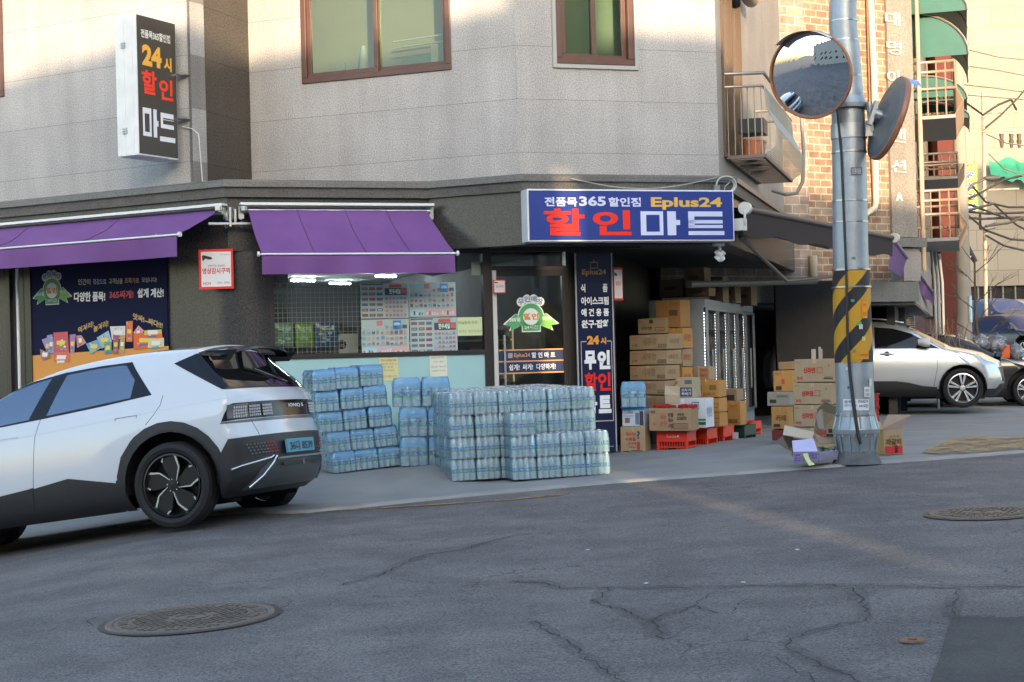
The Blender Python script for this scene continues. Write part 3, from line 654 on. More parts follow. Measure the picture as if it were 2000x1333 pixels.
# ================================================================ shelves and goods inside
PAL = [(.55,.08,.06),(.65,.35,.05),(.10,.30,.12),(.08,.15,.45),(.7,.7,.68),(.5,.42,.08),(.35,.08,.25),(.05,.35,.42),(.25,.16,.08),(.6,.2,.15),(.15,.15,.17)]
def shelf(u, yb, L, label, rot=0, H=1.75):
    t = thing('display_shelf', label, 'shelf', FB.M @ Matrix.Translation((u, yb, .03)) @ Matrix.Rotation(rot, 4, 'Z'), 'goods shelves inside the shop')
    b = MB(); b.box(-L/2, L/2, .2, .24, 0, H, c=(.3,.3,.3))
    for k in range(5): b.box(-L/2, L/2, -.2, .2, .1 + k*.36, .125 + k*.36, c=(.6,.6,.6))
    b.box(-L/2-.03, -L/2, -.2, .24, 0, H, c=(.5,.5,.5)); b.box(L/2, L/2+.03, -.2, .24, 0, H, c=(.5,.5,.5)); b.build('rack', 'printed', t)
    b = MB()
    for k in range(5):
        x = -L/2 + .02
        while x < L/2 - .1:
            wd = random.choice((.06, .08, .12, .16)); h = random.uniform(.12, .28); c = random.choice(PAL); n = random.randint(1, 3)
            for _ in range(n):
                if x + wd > L/2: break
                b.box(x, x + wd*.93, -.18, -.02, .126 + k*.36, .126 + k*.36 + h, c=c); b.rect(x + wd*.15, x + wd*.78, .126 + k*.36 + h*.3, .126 + k*.36 + h*.62, -.182, c=random.choice(PAL)); x += wd
    o = b.build('goods', 'printed', t); o['kind'] = 'stuff'
shelf(1.1, 3.2, 1.6, 'stocked shelf behind the wire grid at the left of the window'); shelf(2.7, 4.2, 1.8, 'stocked shelf behind the right part of the window glass'); shelf(3.6, 2.6, 1.1, 'stocked shelf seen through the door glass')
shelf(2.0, 7.2, 3.0, 'long stocked shelf at the back of the shop, deepest one')
# ================================================================ items in the window
def paper(name, label, cat, fr, x0, y0, x1, y1, w, c, lines=(), group=None, curl=.004, tilt=0, build=None):
    u0, u1, z0, z1 = fr.box(x0, y0, x1, y1, w); W_, H_ = u1 - u0, z1 - z0
    t = thing(name, label, cat, fr.M @ Matrix.Translation(((u0+u1)/2, -w, (z0+z1)/2)) @ Matrix.Rotation(tilt, 4, 'Y'), group)
    b = MB(); n = 6; P = []
    for i in range(n + 1):
        for j in range(2): P.append((-W_/2 + W_*i/n, -curl * (1 + math.sin(i * 1.3 + W_*9)) , -H_/2 + j*H_))
    b.add(P, [(2*i, 2*i+2, 2*i+3, 2*i+1) for i in range(n)], c, sm=True)
    b.build('sheet', 'printed', t)
    b = MB(); 
    if build: build(b, W_, H_)
    for (s, a0, a1, b0, b1, c2, bo) in lines: b.text(s, -W_/2 + a0*W_, -W_/2 + a1*W_, -H_/2 + b0*H_, -H_/2 + b1*H_, -curl*2 - .002, c2, bold=bo)
    if b.f: b.build('lettering', 'printed', t)
    return t
GL = .0
INK = (.12, .12, .12)
def flyerA(b, W_, H_):   # left page of product boxes, right page with banner
    y = -.010; X0, Z0 = -W_/2, -H_/2
    b.rect(X0+.01, -.01, Z0 + H_*.95, Z0 + H_*.985, y, c=(.10,.13,.12))
    for i in range(3):
        for j in range(6):
            c = random.choice([(.10,.16,.26),(.26,.13,.16),(.14,.2,.24),(.18,.12,.12),(.12,.22,.28)]); x = X0 + .015 + i*W_*.155; z = Z0 + H_*(.03 + j*.152)
            b.rect(x, x + W_*.125, z + H_*.02, z + H_*.10, y, c=c); b.rect(x + W_*.02, x + W_*.10, z + H_*.045, z + H_*.075, y - .001, c=random.choice(PAL))
    b.rect(W_*.10, W_*.36, Z0 + H_*.88, Z0 + H_*.97, y, c=(.62,.12,.12)); b.rect(W_*.01, W_*.47, Z0 + H_*.66, Z0 + H_*.86, y, c=(.07,.08,.12))
    b.text('한우세일', W_*.10, W_*.34, Z0 + H_*.69, Z0 + H_*.84, y - .002, (.72,.82,.66), bold=.04); b.rect(W_*.35, W_*.46, Z0 + H_*.7, Z0 + H_*.85, y-.001, c=(.6,.15,.15))
    for j in range(5):
        b.rect(W_*.01, W_*.47, Z0 + H_*(.03 + j*.125), Z0 + H_*(.035 + j*.125), y, c=(.6,.2,.25))
        for i in range(6): c = random.choice([(.55,.25,.28),(.3,.36,.5),(.5,.45,.5),(.2,.3,.45),(.4,.2,.2)]); x = W_*(.015 + i*.077); b.rect(x, x + W_*.055, Z0 + H_*(.055 + j*.12), Z0 + H_*(.12 + j*.12), y - .0005, c=c)
def flyerB(b, W_, H_):
    y = -.010; X0, Z0 = -W_/2, -H_/2
    b.rect(W_*.16, W_*.33, Z0 + H_*.72, Z0 + H_*.96, y, c=(.05,.28,.62)); b.text('OPEN', W_*.18, W_*.31, Z0 + H_*.82, Z0 + H_*.9, y-.002, (.8,.85,.9), bold=.03); b.rect(W_*.36, W_*.46, Z0 + H_*.74, Z0 + H_*.84, y, c=(.1,.12,.2))
    b.rect(-W_*.18, -W_*.06, Z0 + H_*.82, Z0 + H_*.96, y, c=(.65,.22,.2))
    for i in range(10):
        for j in range(4):
            c = random.choice([(.45,.2,.2),(.2,.3,.45),(.25,.2,.25),(.2,.4,.45),(.5,.4,.3),(.15,.15,.2)]); x = X0 + W_*(.02 + i*.097)
            if i > 4 or j < 3: b.rect(x, x + W_*random.uniform(.045, .075), Z0 + H_*(.29 + j*.15), Z0 + H_*(.29 + j*.15 + random.uniform(.05, .1)), y, c=c)
            b.rect(x, x + W_*.06, Z0 + H_*(.262 + j*.15), Z0 + H_*(.272 + j*.15), y, c=(.65,.2,.2))
    for i, c in enumerate(((.35,.62,.68), (.62,.42,.5), (.68,.42,.42))):
        x = X0 + W_*(.01 + i*.33); b.rect(x, x + W_*.31, Z0 + H_*.02, Z0 + H_*.22, y, c=c)
        for k in range(5): b.rect(x + W_*(.02 + k*.055), x + W_*(.055 + k*.055), Z0 + H_*.05, Z0 + H_*(.1 + .08*random.random()), y - .001, c=random.choice([(.55,.15,.2),(.1,.15,.3),(.7,.65,.6)]))
PG = (.43, .54, .53)
paper('flyer_sheet', 'double page flyer of products, upper left of the four in the window', 'flyer', FB, 704, 554, 797, 622, -.035, PG, build=flyerA, group='sale flyers taped in the window')
paper('flyer_sheet', 'double page flyer with a blue square, upper right of the four', 'flyer', FB, 799, 552, 890, 619, -.035, PG, build=flyerB, group='sale flyers taped in the window')
paper('flyer_sheet', 'double page flyer with a blue square, lower left of the four', 'flyer', FB, 706, 624, 799, 694, -.035, PG, build=flyerB, group='sale flyers taped in the window')
paper('flyer_sheet', 'double page flyer of products, lower right of the four in the window', 'flyer', FB, 801, 621, 893, 692, -.035, PG, build=flyerA, group='sale flyers taped in the window')
HW = (.20, .22, .26)
paper('paper_notice', 'yellow handwritten notice taped on the mint panel', 'notice', FB, 740, 699, 778, 744, -.027, (.72, .66, .33), [('안내말씀', .1, .9, .84, .94, HW, .01), ('물건은 반드시', .08, .9, .68, .77, HW, 0), ('계산 후에', .08, .7, .54, .63, HW, 0), ('가져가세요', .08, .8, .40, .49, HW, 0), ('감사합니다', .2, .9, .14, .24, HW, 0)], tilt=.015)
paper('paper_notice', 'cream handwritten notice taped on the mint panel', 'notice', FB, 839, 692, 873, 736, -.027, (.74, .76, .62), [('24시간 무인매장', .1, .85, .8, .9, HW, 0), ('카드 계산', .2, .8, .62, .7, HW, 0), ('현금은 계산대', .08, .9, .40, .48, HW, 0), ('이용해 주세요', .1, .9, .22, .3, HW, 0)], tilt=-.02)
paper('paper_notice', 'pale green notice right of the flyers in the window', 'notice', FB, 893, 620, 942, 656, -.035, (.62, .72, .42), [('비닐봉투 유료', .05, .8, .62, .82, (.3,.36,.25), 0), ('문의는 계산대에서', .05, .95, .16, .32, (.3,.36,.25), 0)])
b = MB(); u0, u1, z0, z1 = FB.box(921, 512, 945, 538, -.1); b.box(u0, u1, .1, .11, z0, z1, c=(.55,.62,.6)); tag(b.build('hanging_card', 'printed', M=FB.M), 'blank white card hanging high inside the window', 'card')
# wire grid panel
t = thing('wire_grid', 'white wire grid panel standing inside the left of the window', 'wire grid', FB.M)
u0, u1, z0, z1 = FB.box(534, 553, 706, 697, -.12); b = MB(); n = 19
for i in range(n + 1): u = u0 + (u1-u0)*i/n; b.box(u - .0022, u + .0022, .119, .123, z0, z1, c=(.75,.73,.70))
n = 15
for i in range(n + 1): z = z0 + (z1-z0)*i/n; b.box(u0, u1, .115, .119, z - .0022, z + .0022, c=(.75,.73,.70))
b.build('grid', 'printed', t)
def pouch(x0, y0, x1, y1, c, c2, label, txt):
    u0, u1, z0, z1 = FB.box(x0, y0, x1, y1, -.16); W_, H_ = u1-u0, z1-z0
    t = thing('snack_bag', label, 'snack bag', FB.M @ Matrix.Translation(((u0+u1)/2, .16, z0)), 'bags hanging on the wire grid')
    b = MB(); P = []; n = 6
    for i in range(n + 1):
        for j in range(n + 1):
            a, q = i/n, j/n; P.append((-W_/2 + a*W_, -.035*math.sin(math.pi*a)*math.sin(math.pi*q)**.6, q*H_))
    b.add(P, [(i*(n+1)+j, (i+1)*(n+1)+j, (i+1)*(n+1)+j+1, i*(n+1)+j+1) for i in range(n) for j in range(n)], c, sm=True); b.build('bag', 'printed_gloss', t)
    b = MB()
    for k in range(9): x = random.uniform(-.4, .25)*W_; z = random.uniform(.08, .62)*H_; b.rect(x, x + W_*.18, z, z + H_*.09, -.040, c=random.choice([c2, (.6,.7,.5), (.1,.2,.1), (.5,.6,.55)]))
    b.text(txt, -W_*.36, W_*.36, H_*.68, H_*.86, -.041, (.8,.85,.75), bold=.03); b.build('print', 'printed', t)
pouch(537, 632, 573, 677, (.22,.45,.30), (.5,.65,.6), 'pale green snack bag, leftmost on the wire grid', '나물'); pouch(577, 632, 612, 677, (.30,.55,.06), (.6,.3,.1), 'bright lime snack bag, middle one on the wire grid', '쌈채'); pouch(616, 630, 658, 677, (.05,.14,.35), (.3,.4,.6), 'dark blue snack bag, rightmost on the wire grid', '김')
u0, u1, z0, z1 = FB.box(661, 652, 700, 700, -.35)
t = thing('white_machine', 'white machine with a round dark vent behind the wire grid', 'machine', FB.M @ Matrix.Translation(((u0+u1)/2, .35, z0 - .3)))
b = MB(); b.box(-(u1-u0)/2, (u1-u0)/2, 0, .3, 0, z1-z0+.3, c=(.72,.72,.66)); b.build('case', 'plastic', t, bevel=.01); b = MB(); b.disc((-.08, -.004, z1-z0+.17), .055, 20, c=(.03,.03,.03)); b.box(-.1,-.06,-.012,-.005,z1-z0+.165,z1-z0+.175,c=(.4,.4,.4)); b.build('vent', 'printed', t)
# ================================================================ awnings
def awning(fr, u0, u1, zt, u2, u3, zb, out, drop, label, w0=.08, name='awning', fab='purple_fabric'):
    """fixed bar u0..u1 at the wall, front bar u2..u3 at distance out; local frame of the wall"""
    t = thing(name, label, 'awning', fr.M)
    b = MB(); b.box(u0 - .04, u1 + .04, -w0 - .09, -w0 + .01, zt + .01, zt + .035); b.box(u0 - .04, u1 + .04, -w0 - .10, -w0 - .09, zt + .005, zt + .038); b.build('cover', 'white_metal', t, bevel=.008)
    b = MB(); b.tube([(u0, -w0 - .02, zt - .05), (u1, -w0 - .02, zt - .05)], .035, 10); b.build('roller', 'steel', t)
    n = 30; m_ = 10; b = MB(); P = []
    for i in range(n + 1):
        for j in range(m_ + 1):
            a, q = i/n, j/m_; ua = u0 + .05 + (u1-u0-.1)*a; ub = u2 + (u3-u2)*a
            z = (zt - .03) + (zb - zt + .03)*q - .035*math.sin(math.pi*q) * (1 + .30*math.sin(a*17) + .18*math.sin(a*41)) + .006*math.sin(a*60+q*9)*q*(1-q)*4; P.append((ua + (ub-ua)*q, -w0 - .04 - (out - w0 - .04)*q, z))
    F = [(i*(m_+1)+j, (i+1)*(m_+1)+j, (i+1)*(m_+1)+j+1, i*(m_+1)+j+1) for i in range(n) for j in range(m_)]
    b.add(P, F, sm=True); o = b.build('canopy', fab, t)
    for a in (.27, .53, .78):
        i = round(a*n); b = MB(); b.tube([Vector(P[i*(m_+1)+j]) + Vector((0, -.002, .003)) for j in range(m_+1)], .0035, 4, c=(.07,.03,.10)); b.build('fabric_seam', 'printed', t)
    b = MB(); b.box(u2 - .02, u3 + .02, -out - .015, -out + .03, zb - .022, zb + .0); b.build('front_bar', 'white_metal', t, bevel=.01)
    b = MB()
    for u in (u2 - .035, u3 + .035): b.tube([(u - .012, -out, zb - .01), (u + .012, -out, zb - .01)], .028, 12)
    b.build('end_cap', 'white_metal', t)
    b = MB(); P = []
    for i in range(n*2 + 1):
        a = i/(n*2); sw = .02*math.sin(a*23) + .015*math.sin(a*9)
        P += [(u2 + (u3-u2)*a, -out - .005, zb - .03), (u2 + (u3-u2)*a, -out - .005 + sw*.4, zb - .03 - drop*.5), (u2 + (u3-u2)*a, -out + sw, zb - .03 - drop)]
    b.add(P, [f for i in range(n*2) for f in ((i*3, i*3+3, i*3+4, i*3+1), (i*3+1, i*3+4, i*3+5, i*3+2))], sm=True); b.build('valance', fab, t)
    for u, s in ((u0 + .35, 1), (u1 - .35, -1)):
        b = MB(); k = u + s*.45; mid = (k, -(out+w0)*.45, (zt+zb)/2 - .12)
        b.tube([(u, -w0, zt - .12), mid], .022, 8); b.tube([mid, (u + s*.1, -out + .05, zb)], .02, 8); b.build('arm', 'white_metal', t)
    for u in (u0 - .02, u1 + .02):
        b = MB(); b.box(u - .03, u + .03, -.14, 0, zt - .14, zt); b.tube([(u, -.10, zt - .15), (u, -.10, zt - .13)], .03, 10); b.tube([(u, -.13, zt-.17), (u+.02,-.13,zt-.21), (u,-.13,zt-.24), (u-.02,-.13,zt-.21), (u,-.13,zt-.17)], .006, 6); b.build('bracket', 'steel', t)
    return t
def awn(fr, tl, tr, bl, br, out, drop, label, **k):
    w0 = .13; u0, z = fr.hit(*tl, w0); u1, z1 = fr.hit(*tr, w0); u2, zb = fr.hit(*bl, out); u3, zb2 = fr.hit(*br, out)
    print('awn', round(z,2), round(z1,2), round(zb,2), round(zb2,2), 'u', round(u0,2), round(u1,2), round(u2,2), round(u3,2))
    return awning(fr, u0, u1, (z+z1)/2, u2, u3, (zb+zb2)/2, out, drop, label, **k)
awn(FA, (-300, 475), (438, 400), (-360, 510), (346, 460), .80, .22, 'purple awning over the poster board left of the pillar', w0=.13)
awn(FB, (474, 403), (838, 406), (511, 491), (888, 497), .80, .20, 'purple awning over the shop window right of the pillar', w0=.13)
# little junction bracket beam at the corner between the two awnings
t = thing('awning_bracket', 'white metal bracket arm on the pillar between the two awnings', 'bracket', FB.M)
b = MB(); b.box(-.24, .26, -.19, -.15, 2.92, 2.95); b.box(-.01, .02, -.20, -.02, 2.90, 3.12); b.box(.05, .08, -.18, -.04, 2.95, 3.10); b.build('beam', 'steel', t, bevel=.006)
b = MB(); b.lathe([(.0,0),(.045,0),(.045,.05),(0,.05)], 12, (-.12,-.2,3.08)); b.lathe([(.0,0),(.045,0),(.045,.05),(0,.05)], 12, (.16,-.2,3.08)); b.build('roller_end', 'steel', t)
# ================================================================ main sign
w_ = .32; su0, sz0 = FD.hit(1032, 472, w_); su1, sz1 = FD.hit(1433, 371, w_); sz1 = (sz1 + FD.hit(1040, 370, w_)[1]) / 2; sz0 = (sz0 + FD.hit(1433, 471, w_)[1]) / 2
ms = thing('shop_sign', 'long navy light box sign with red and white Korean letters above the entrance', 'sign', FD.M)
b = MB(); b.box(su0, su1, -w_ + .01, -.08, sz0, sz1); b.build('box', 'white_metal', ms, bevel=.006)
b = MB(); g = .018; b.rect(su0 + g, su1 - g, sz0 + g, sz1 - g, -w_ + .004, c=(.022, .045, .24)); b.build('face', 'sign_face', ms)
b = MB(); RED = (.80, .035, .02); WL = (.62, .66, .86); YE = (.72, .45, .09)
def sx(px): return FD.hit(px, 420, w_)[0]
def sz(py, px=1230): return FD.hit(px, py, w_)[1]
def S(body, x0, y0, x1, y1, c, bold): b.text(body, sx(x0), sx(x1), sz(y1), sz(y0), -w_ + .0005, c, bold=bold)
def SB(x0, y0, x1, y1, c): b.rect(sx(x0), sx(x1), sz(y1), sz(y0), -w_ + .0005, c=c)
S('전품목', 1064, 386, 1128, 404, WL, .03); S('365', 1132, 384, 1184, 403, WL, .035); S('할인점', 1189, 386, 1252, 404, WL, .03); S('Eplus24', 1272, 385, 1411, 410, YE, .035)
S('할', 1062, 408, 1142, 460, RED, .028); S('인', 1157, 411, 1233, 460, RED, .034)
# blocky white strokes of the last two letters
for r in ((1251,413,1262,460),(1288,413,1295,460),(1262,413,1288,420),(1262,453,1288,460),(1303,413,1320,460),(1320,430,1328,440)): SB(*r, WL)
for r in ((1344,413,1411,423),(1344,430,1411,437),(1344,445,1411,450),(1344,423,1356,445),(1344,452,1414,460)): SB(*r, WL) if r != (1344,445,1411,450) else SB(1344,440,1411,446, WL)
b.build('lettering', 'sign_face', ms)
b = MB(); b.box(sx(1400), sx(1412), -.26, -.2, sz1, sz1 + .06); b.build('mount', 'steel', ms)
# coiled cable above the sign
b = MB(); cx, cz = FD.hit(1416, 362, .18)
for k in range(3): b.tube([(cx + (.115+.006*k)*math.cos(a), -.18 - .02*k, cz + (.09+.005*k)*math.sin(a)) for a in [2*math.pi*i/24 for i in range(25)]], .009, 6, c=(.45,.45,.42), caps=False)
b.tube([(cx-.02,-.2,cz-.09),(cx-.01,-.2,cz-.02),(cx+.05,-.2,cz+.03)], .006, 6, c=(.4,.4,.4))
pts = []
for i in range(21): 
    px = 1115 + (1400-1115)*i/20; py = 349 + 22*math.sin(math.pi*i/20)*.95 - i*.1; u, z = FD.hit(px, py, .16); pts.append((u, -.16, z))
b.tube(pts, .006, 6, c=(.35,.34,.32)); tag(b.build('cable_coil', 'printed', M=FD.M), 'coil of grey cable with a sagging lead above the shop sign', 'cable')
# ================================================================ projecting sign on the left wall
OUT = .78
sg = at(242, 160, 17.0); # front edge centre
c0 = UA.hit(225, 100, OUT)[0]; c1 = UA.hit(266, 100, OUT)[0]; print('proj sign', c0, c1)
zt = UA.hit(245, 28, OUT)[1]; zb = UA.hit(250, 305, OUT)[1]
ps = thing('projecting_sign', 'tall double sided box sign sticking out from the upper left wall', 'sign', UA.at(c1, 0, 0))
wd = -(c1 - c0); b = MB(); b.box(wd, 0, -OUT, -.12, zb, zt); b.build('box', 'white_metal', ps, bevel=.008)
b = MB(); b.box(wd*.62, wd*.58, -OUT - .006, -OUT + .001, zb, zt); b.box(wd*.2, wd*.18, -OUT - .006, -OUT+.001, zb, zt); b.box(wd*.9, wd*.88, -OUT - .004, -OUT+.001, zb, zt); b.build('seam', 'white_metal', ps)
for z in (zt - .35, zb + .28):
    b = MB()
    for q in (-.02, .02):
        for r in (-.025, 0, .025): b.lathe([(0, 0), (.008, 0), (.008, .012), (0, .014)], 8, (wd*.6 + q, -OUT - .008, z + r), axis='y')
    b.box(wd*.6-.028, wd*.6+.028, -OUT-.006, -OUT-.002, z-.035, z+.035); b.build('hinge', 'steel', ps)
# printed face on the side plane x=0 (looks to the right)
def side(u, y, z): return (.003, -OUT + .012 + u, z)
H_ = zt - zb; Wf = OUT - .12 - .024; b = MB()
def sf(a0, a1, h0, h1, c, e=.003): b.add([(e, -OUT+.012+a0*Wf, zb+h0*H_), (e, -OUT+.012+a1*Wf, zb+h0*H_), (e, -OUT+.012+a1*Wf, zb+h1*H_), (e, -OUT+.012+a0*Wf, zb+h1*H_)], [(0,1,2,3)], c)
sf(0, 1, .012, .988, (.05, .045, .04)); b.build('face', 'sign_face', ps)
b = MB()
def st(body, a0, a1, h0, h1, c, bo): b.text(body, a0*Wf, a1*Wf, zb + h0*H_, zb + h1*H_, 0, c, bold=bo, fn=lambda x, y, z: (.0045, -OUT + .012 + x, z))
st('전품목365할인점', .10, .86, .835, .895, (.75,.74,.68), .03); st('24', .12, .62, .64, .79, (.80,.42,.06), .05); st('시', .68, .88, .63, .73, (.80,.42,.06), .04)
st('할', .10, .48, .44, .61, (.85,.05,.02), .028); st('인', .54, .90, .42, .57, (.85,.05,.02), .03)
for (a0, a1, h0, h1) in ((.10,.15,.14,.34),(.27,.32,.14,.34),(.15,.27,.30,.34),(.15,.27,.14,.17),(.37,.46,.14,.34),(.46,.50,.22,.26),(.56,.90,.29,.325),(.56,.90,.215,.245),(.56,.62,.245,.29),(.56,.90,.245+.03,.29-.01),(.53,.93,.12,.155)): sf(a0, a1, h0, h1, (.72,.76,.82), .0045)
b.build('lettering', 'sign_face', ps)
for z in (zb + .3*H_, zb + .62*H_):
    b = MB(); b.box(wd*.7, wd*.3, -.13, .02, z, z + .04); b.box(-.03, .10, -.10, -.02, z, z+.02); b.build('bracket', 'steel', ps)
b = MB(); pts = [UA.hit(*p, .03) for p in ((357,248),(375,252),(388,262))]; P = [(u, -.03, z) for u, z in pts]; last = P[-1]
P += [(last[0] + .01, -.02, last[2] - .25), (last[0] + .03, -.02, last[2] - .55), (last[0] + .08, -.02, 3.47)]; b.tube(P, .007, 6, c=(.55,.54,.5)); tag(b.build('sign_cable', 'printed', M=UA.M), 'thin pale cable hanging from the projecting sign to the cornice', 'cable')
# ================================================================ CCTV plate on the pillar, banner, poster board
pv = at(424, 525, 17.55); 
def plate(name, label, px0, py0, px1, py1, Y, rz, parts, fr=None):
    cx, cy_ = (px0+px1)/2, (py0+py1)/2; p = at(cx, cy_, Y); s = Y / 3000; W_ = (px1-px0)*s; H_ = (py1-py0)*s
    t = thing(name, label, 'sign', T(p.x, p.y, p.z, rz)); b = MB(); b.box(-W_/2, W_/2, 0, .008, -H_/2, H_/2, c=(.75,.05,.04)); b.build('board', 'printed_gloss', t)
    b = MB(); b.prism([(-W_*.43, -H_*.44), (W_*.43, -H_*.44), (W_*.44, H_*.43), (-W_*.43, H_*.44)], -.002, -.001, c=(.72,.73,.76))
    for (s_, a0, a1, b0, b1, c, bo) in parts: b.text(s_, a0*W_, a1*W_, b0*H_, b1*H_, -.004, c, bold=bo)
    b.prism([(-.36*W_,.36*H_),(-.12*W_,.30*H_),(-.10*W_,.25*H_),(-.2*W_,.24*H_),(-.3*W_,.27*H_),(-.38*W_,.2*H_),(-.40*W_,.33*H_)], -.004, -.0035, c=(.03,.03,.03)); b.build('lettering', 'printed', t)
    return t
plate('cctv_sign', 'white sign with red border about video surveillance on the dark pillar', 388, 487, 456, 565, 17.40, R_(-3), [('영상감시구역', -.40, .40, -.12, .03, (.6,.04,.04), .03), ('안전지키는 영상보안', -.24, .26, .06, .11, (.1,.1,.1), .01), ('HCN', -.38, -.16, -.39, -.32, (.45,.1,.15), .02), ('1544 - 0906', .02, .38, -.37, -.32, (.2,.2,.2), .01), ('KT telecop', .14, .40, .33, .38, (.3,.3,.35), .01)])
plate('cctv_sticker', 'small square surveillance sticker at the top left of the door glass', 963, 547, 988, 573, 18.35, R_(18), [('감시구역', -.3, .3, -.1, .1, (.5,.2,.2), .02)])
t = plate('side_notice', 'narrow surveillance notice hanging beside the navy banner in the shade', 1198, 523, 1217, 587, 18.75, R_(18), [('영상감시', -.3, .3, -.05, .08, (.5,.15,.15), .02)])
# banner on the pillar, hung on frame FB
w_ = .12; u0, u1, z0, z1 = FB.box(1126, 495, 1200, 882, w_); 
ut = FB.hit(1123, 497, w_)[0]; ur = FB.hit(1206, 870, w_)[0]; zt_ = FB.hit(1160, 495, w_)[1]; zb_ = FB.hit(1190, 883, w_)[1]
bn = thing('banner', 'tall navy vertical banner listing goods with a framed red and white slogan', 'banner', FB.M)
b = MB(); bl = FB.hit(1124, 500, w_)[0]; br_ = FB.hit(1193, 500, w_)[0]; b.box(bl, br_, -w_, -w_ + .012, zb_, zt_, c=(.012, .018, .06)); b.box(bl-.012, bl, -w_-.01, -w_+.02, zb_, zt_, c=(.5,.5,.5)); b.box(br_, br_+.012, -w_-.01, -w_+.02, zb_, zt_, c=(.5,.5,.5)); b.build('board', 'printed_gloss', bn)
b = MB(); lw = -w_ - .003; Wb = br_ - bl
def bt(s, a0, a1, py0, py1, c, bo): b.text(s, bl + a0*Wb, bl + a1*Wb, FB.hit(1165, py1, w_)[1], FB.hit(1165, py0, w_)[1], lw, c, bold=bo)
BO = (.50, .27, .12); bt('Eplus24', .17, .85, 526, 540, BO, .03)
bt('식', .12, .25, 555, 571, WHT, .04); bt('품', .74, .88, 555, 571, WHT, .04); bt('아이스크림', .12, .90, 580, 596, WHT, .04); bt('애 견 용 품', .12, .90, 603, 618, WHT, .04); bt('완구·잡화', .12, .90, 625, 641, WHT, .04)
bt('24', .26, .60, 656, 673, (.80,.36,.06), .06); bt('시', .64, .80, 660, 673, (.80,.36,.06), .05)
bt('무', .17, .50, 685, 722, WHT, .06); bt('인', .54, .90, 685, 722, WHT, .06); bt('할', .17, .52, 728, 764, (.80,.03,.025), .03); bt('인', .54, .90, 728, 764, (.80,.03,.025), .035); bt('마', .17, .50, 773, 808, WHT, .06); bt('트', .54, .90, 773, 808, WHT, .06)
zz = lambda py: FB.hit(1165, py, w_)[1]
for (a0, a1, y0, y1) in ((.08,.10,667,823),(.94,.96,667,823),(.10,.24,666,668),(.82,.94,666,668),(.08,.96,822,824)): b.rect(bl+a0*Wb, bl+a1*Wb, zz(y1), zz(y0), lw, c=(.55,.42,.36))
for (a0, a1, y0, y1) in ((.40,.62,512,514),(.40,.42,514,524),(.60,.62,514,524),(.40,.62,523,525),(.49,.53,508,512)): b.rect(bl+a0*Wb, bl+a1*Wb, zz(y1), zz(y0), lw, c=(.25,.2,.15))
b.rect(bl+.06*Wb, bl+.94*Wb, zz(874), zz(873), lw, c=(.45,.45,.48)); b.build('lettering', 'printed_gloss', bn)
# poster board under the left awning, frame FA
mat('poster_matt', attr=True, rough=.8, spec=.15)
w_ = .03; pb = thing('poster_board', 'dark navy poster board with snacks and slogans under the left awning', 'poster', FA.M)
u0, u1 = FA.hit(62, 600, w_)[0], FA.hit(326, 600, w_)[0]; zb_ = FA.hit(200, 760, w_)[1] - .3; b = MB(); b.box(u0, u1, -w_, 0, zb_, 2.62, c=(.010, .013, .042)); b.build('board', 'poster_matt', pb)
b = MB(); b.box(u0 - .10, u0 - .0, -.05, 0, zb_, 2.62); b.box(u0 - .42, u0 - .36, -.05, 0, zb_, 2.62); b.build('frame', 'dark_frame', pb)
b = MB()
def F(px, py): u, z = FA.hit(px, py, w_); return (u, -w_ - .004, z)
def ft(body, x0, y0, x1, y1, c, bo=.02, rot=0):
    # corner pixels: lower-left (x0,y1) to upper-right; text baseline follows rot in px slope
    def fn(u, y, z): px = x0 + (x1-x0)*u; py = y1 + (y0-y1)*z + rot*(px-x0); return F(px, py)
    b.text(body, 0, 1, 0, 1, 0, c, bold=bo, fn=fn)
def fp(P, c, e=0): q = [F(*p) for p in P]; b.add([(x, y - e, z) for x, y, z in q], [tuple(t) for t in tessellate_polygon([[Vector((x, z, 0)) for x, y, z in q]])], c)
ft('인간미', 153, 545, 177, 557, (.35,.32,.28), .02); ft('정감으로', 182, 545, 208, 556, (.25,.28,.42), .02); ft('고객님을', 213, 544, 240, 555, (.38,.34,.28), .02); ft('초특가로', 244, 543, 272, 554, (.40,.2,.18), .02); ft('모십니다!', 277, 542, 307, 552, (.36,.34,.3), .02)
ft('다양한 품목!', 145, 571, 206, 590, (.72,.73,.72), .035, -.02); ft('365싸게!', 214, 568, 261, 584, (.42,.05,.06), .03, -.02); ft('쉽게 계산!', 269, 564, 320, 582, (.72,.73,.72), .035, -.02)
ft('먹거리!', 153, 640, 183, 652, (.45,.3,.1), .03, -.45); ft('놀거리!', 183, 637, 212, 650, (.45,.3,.1), .03, -.42); ft('앗싸!--싸다!!!', 260, 611, 318, 624, (.50,.36,.14), .03, .33)
b.build('lettering', 'printed', pb)
b = MB(); emblem(b, FA, 106, 575, 36, .45)
b.T = Matrix.Translation((0, -w_ - .002, 0)); b2 = MB(); emblem(b2, FA, 106, 572, 36, .45); b2.v = [Vector((v[0], v[1] - w_ - .002, v[2])) for v in b2.v]; b2.build('emblem', 'printed', pb)
b = MB()
fp([(60,695),(105,692),(330,676),(330,760),(60,760)], (.62,.27,.05))
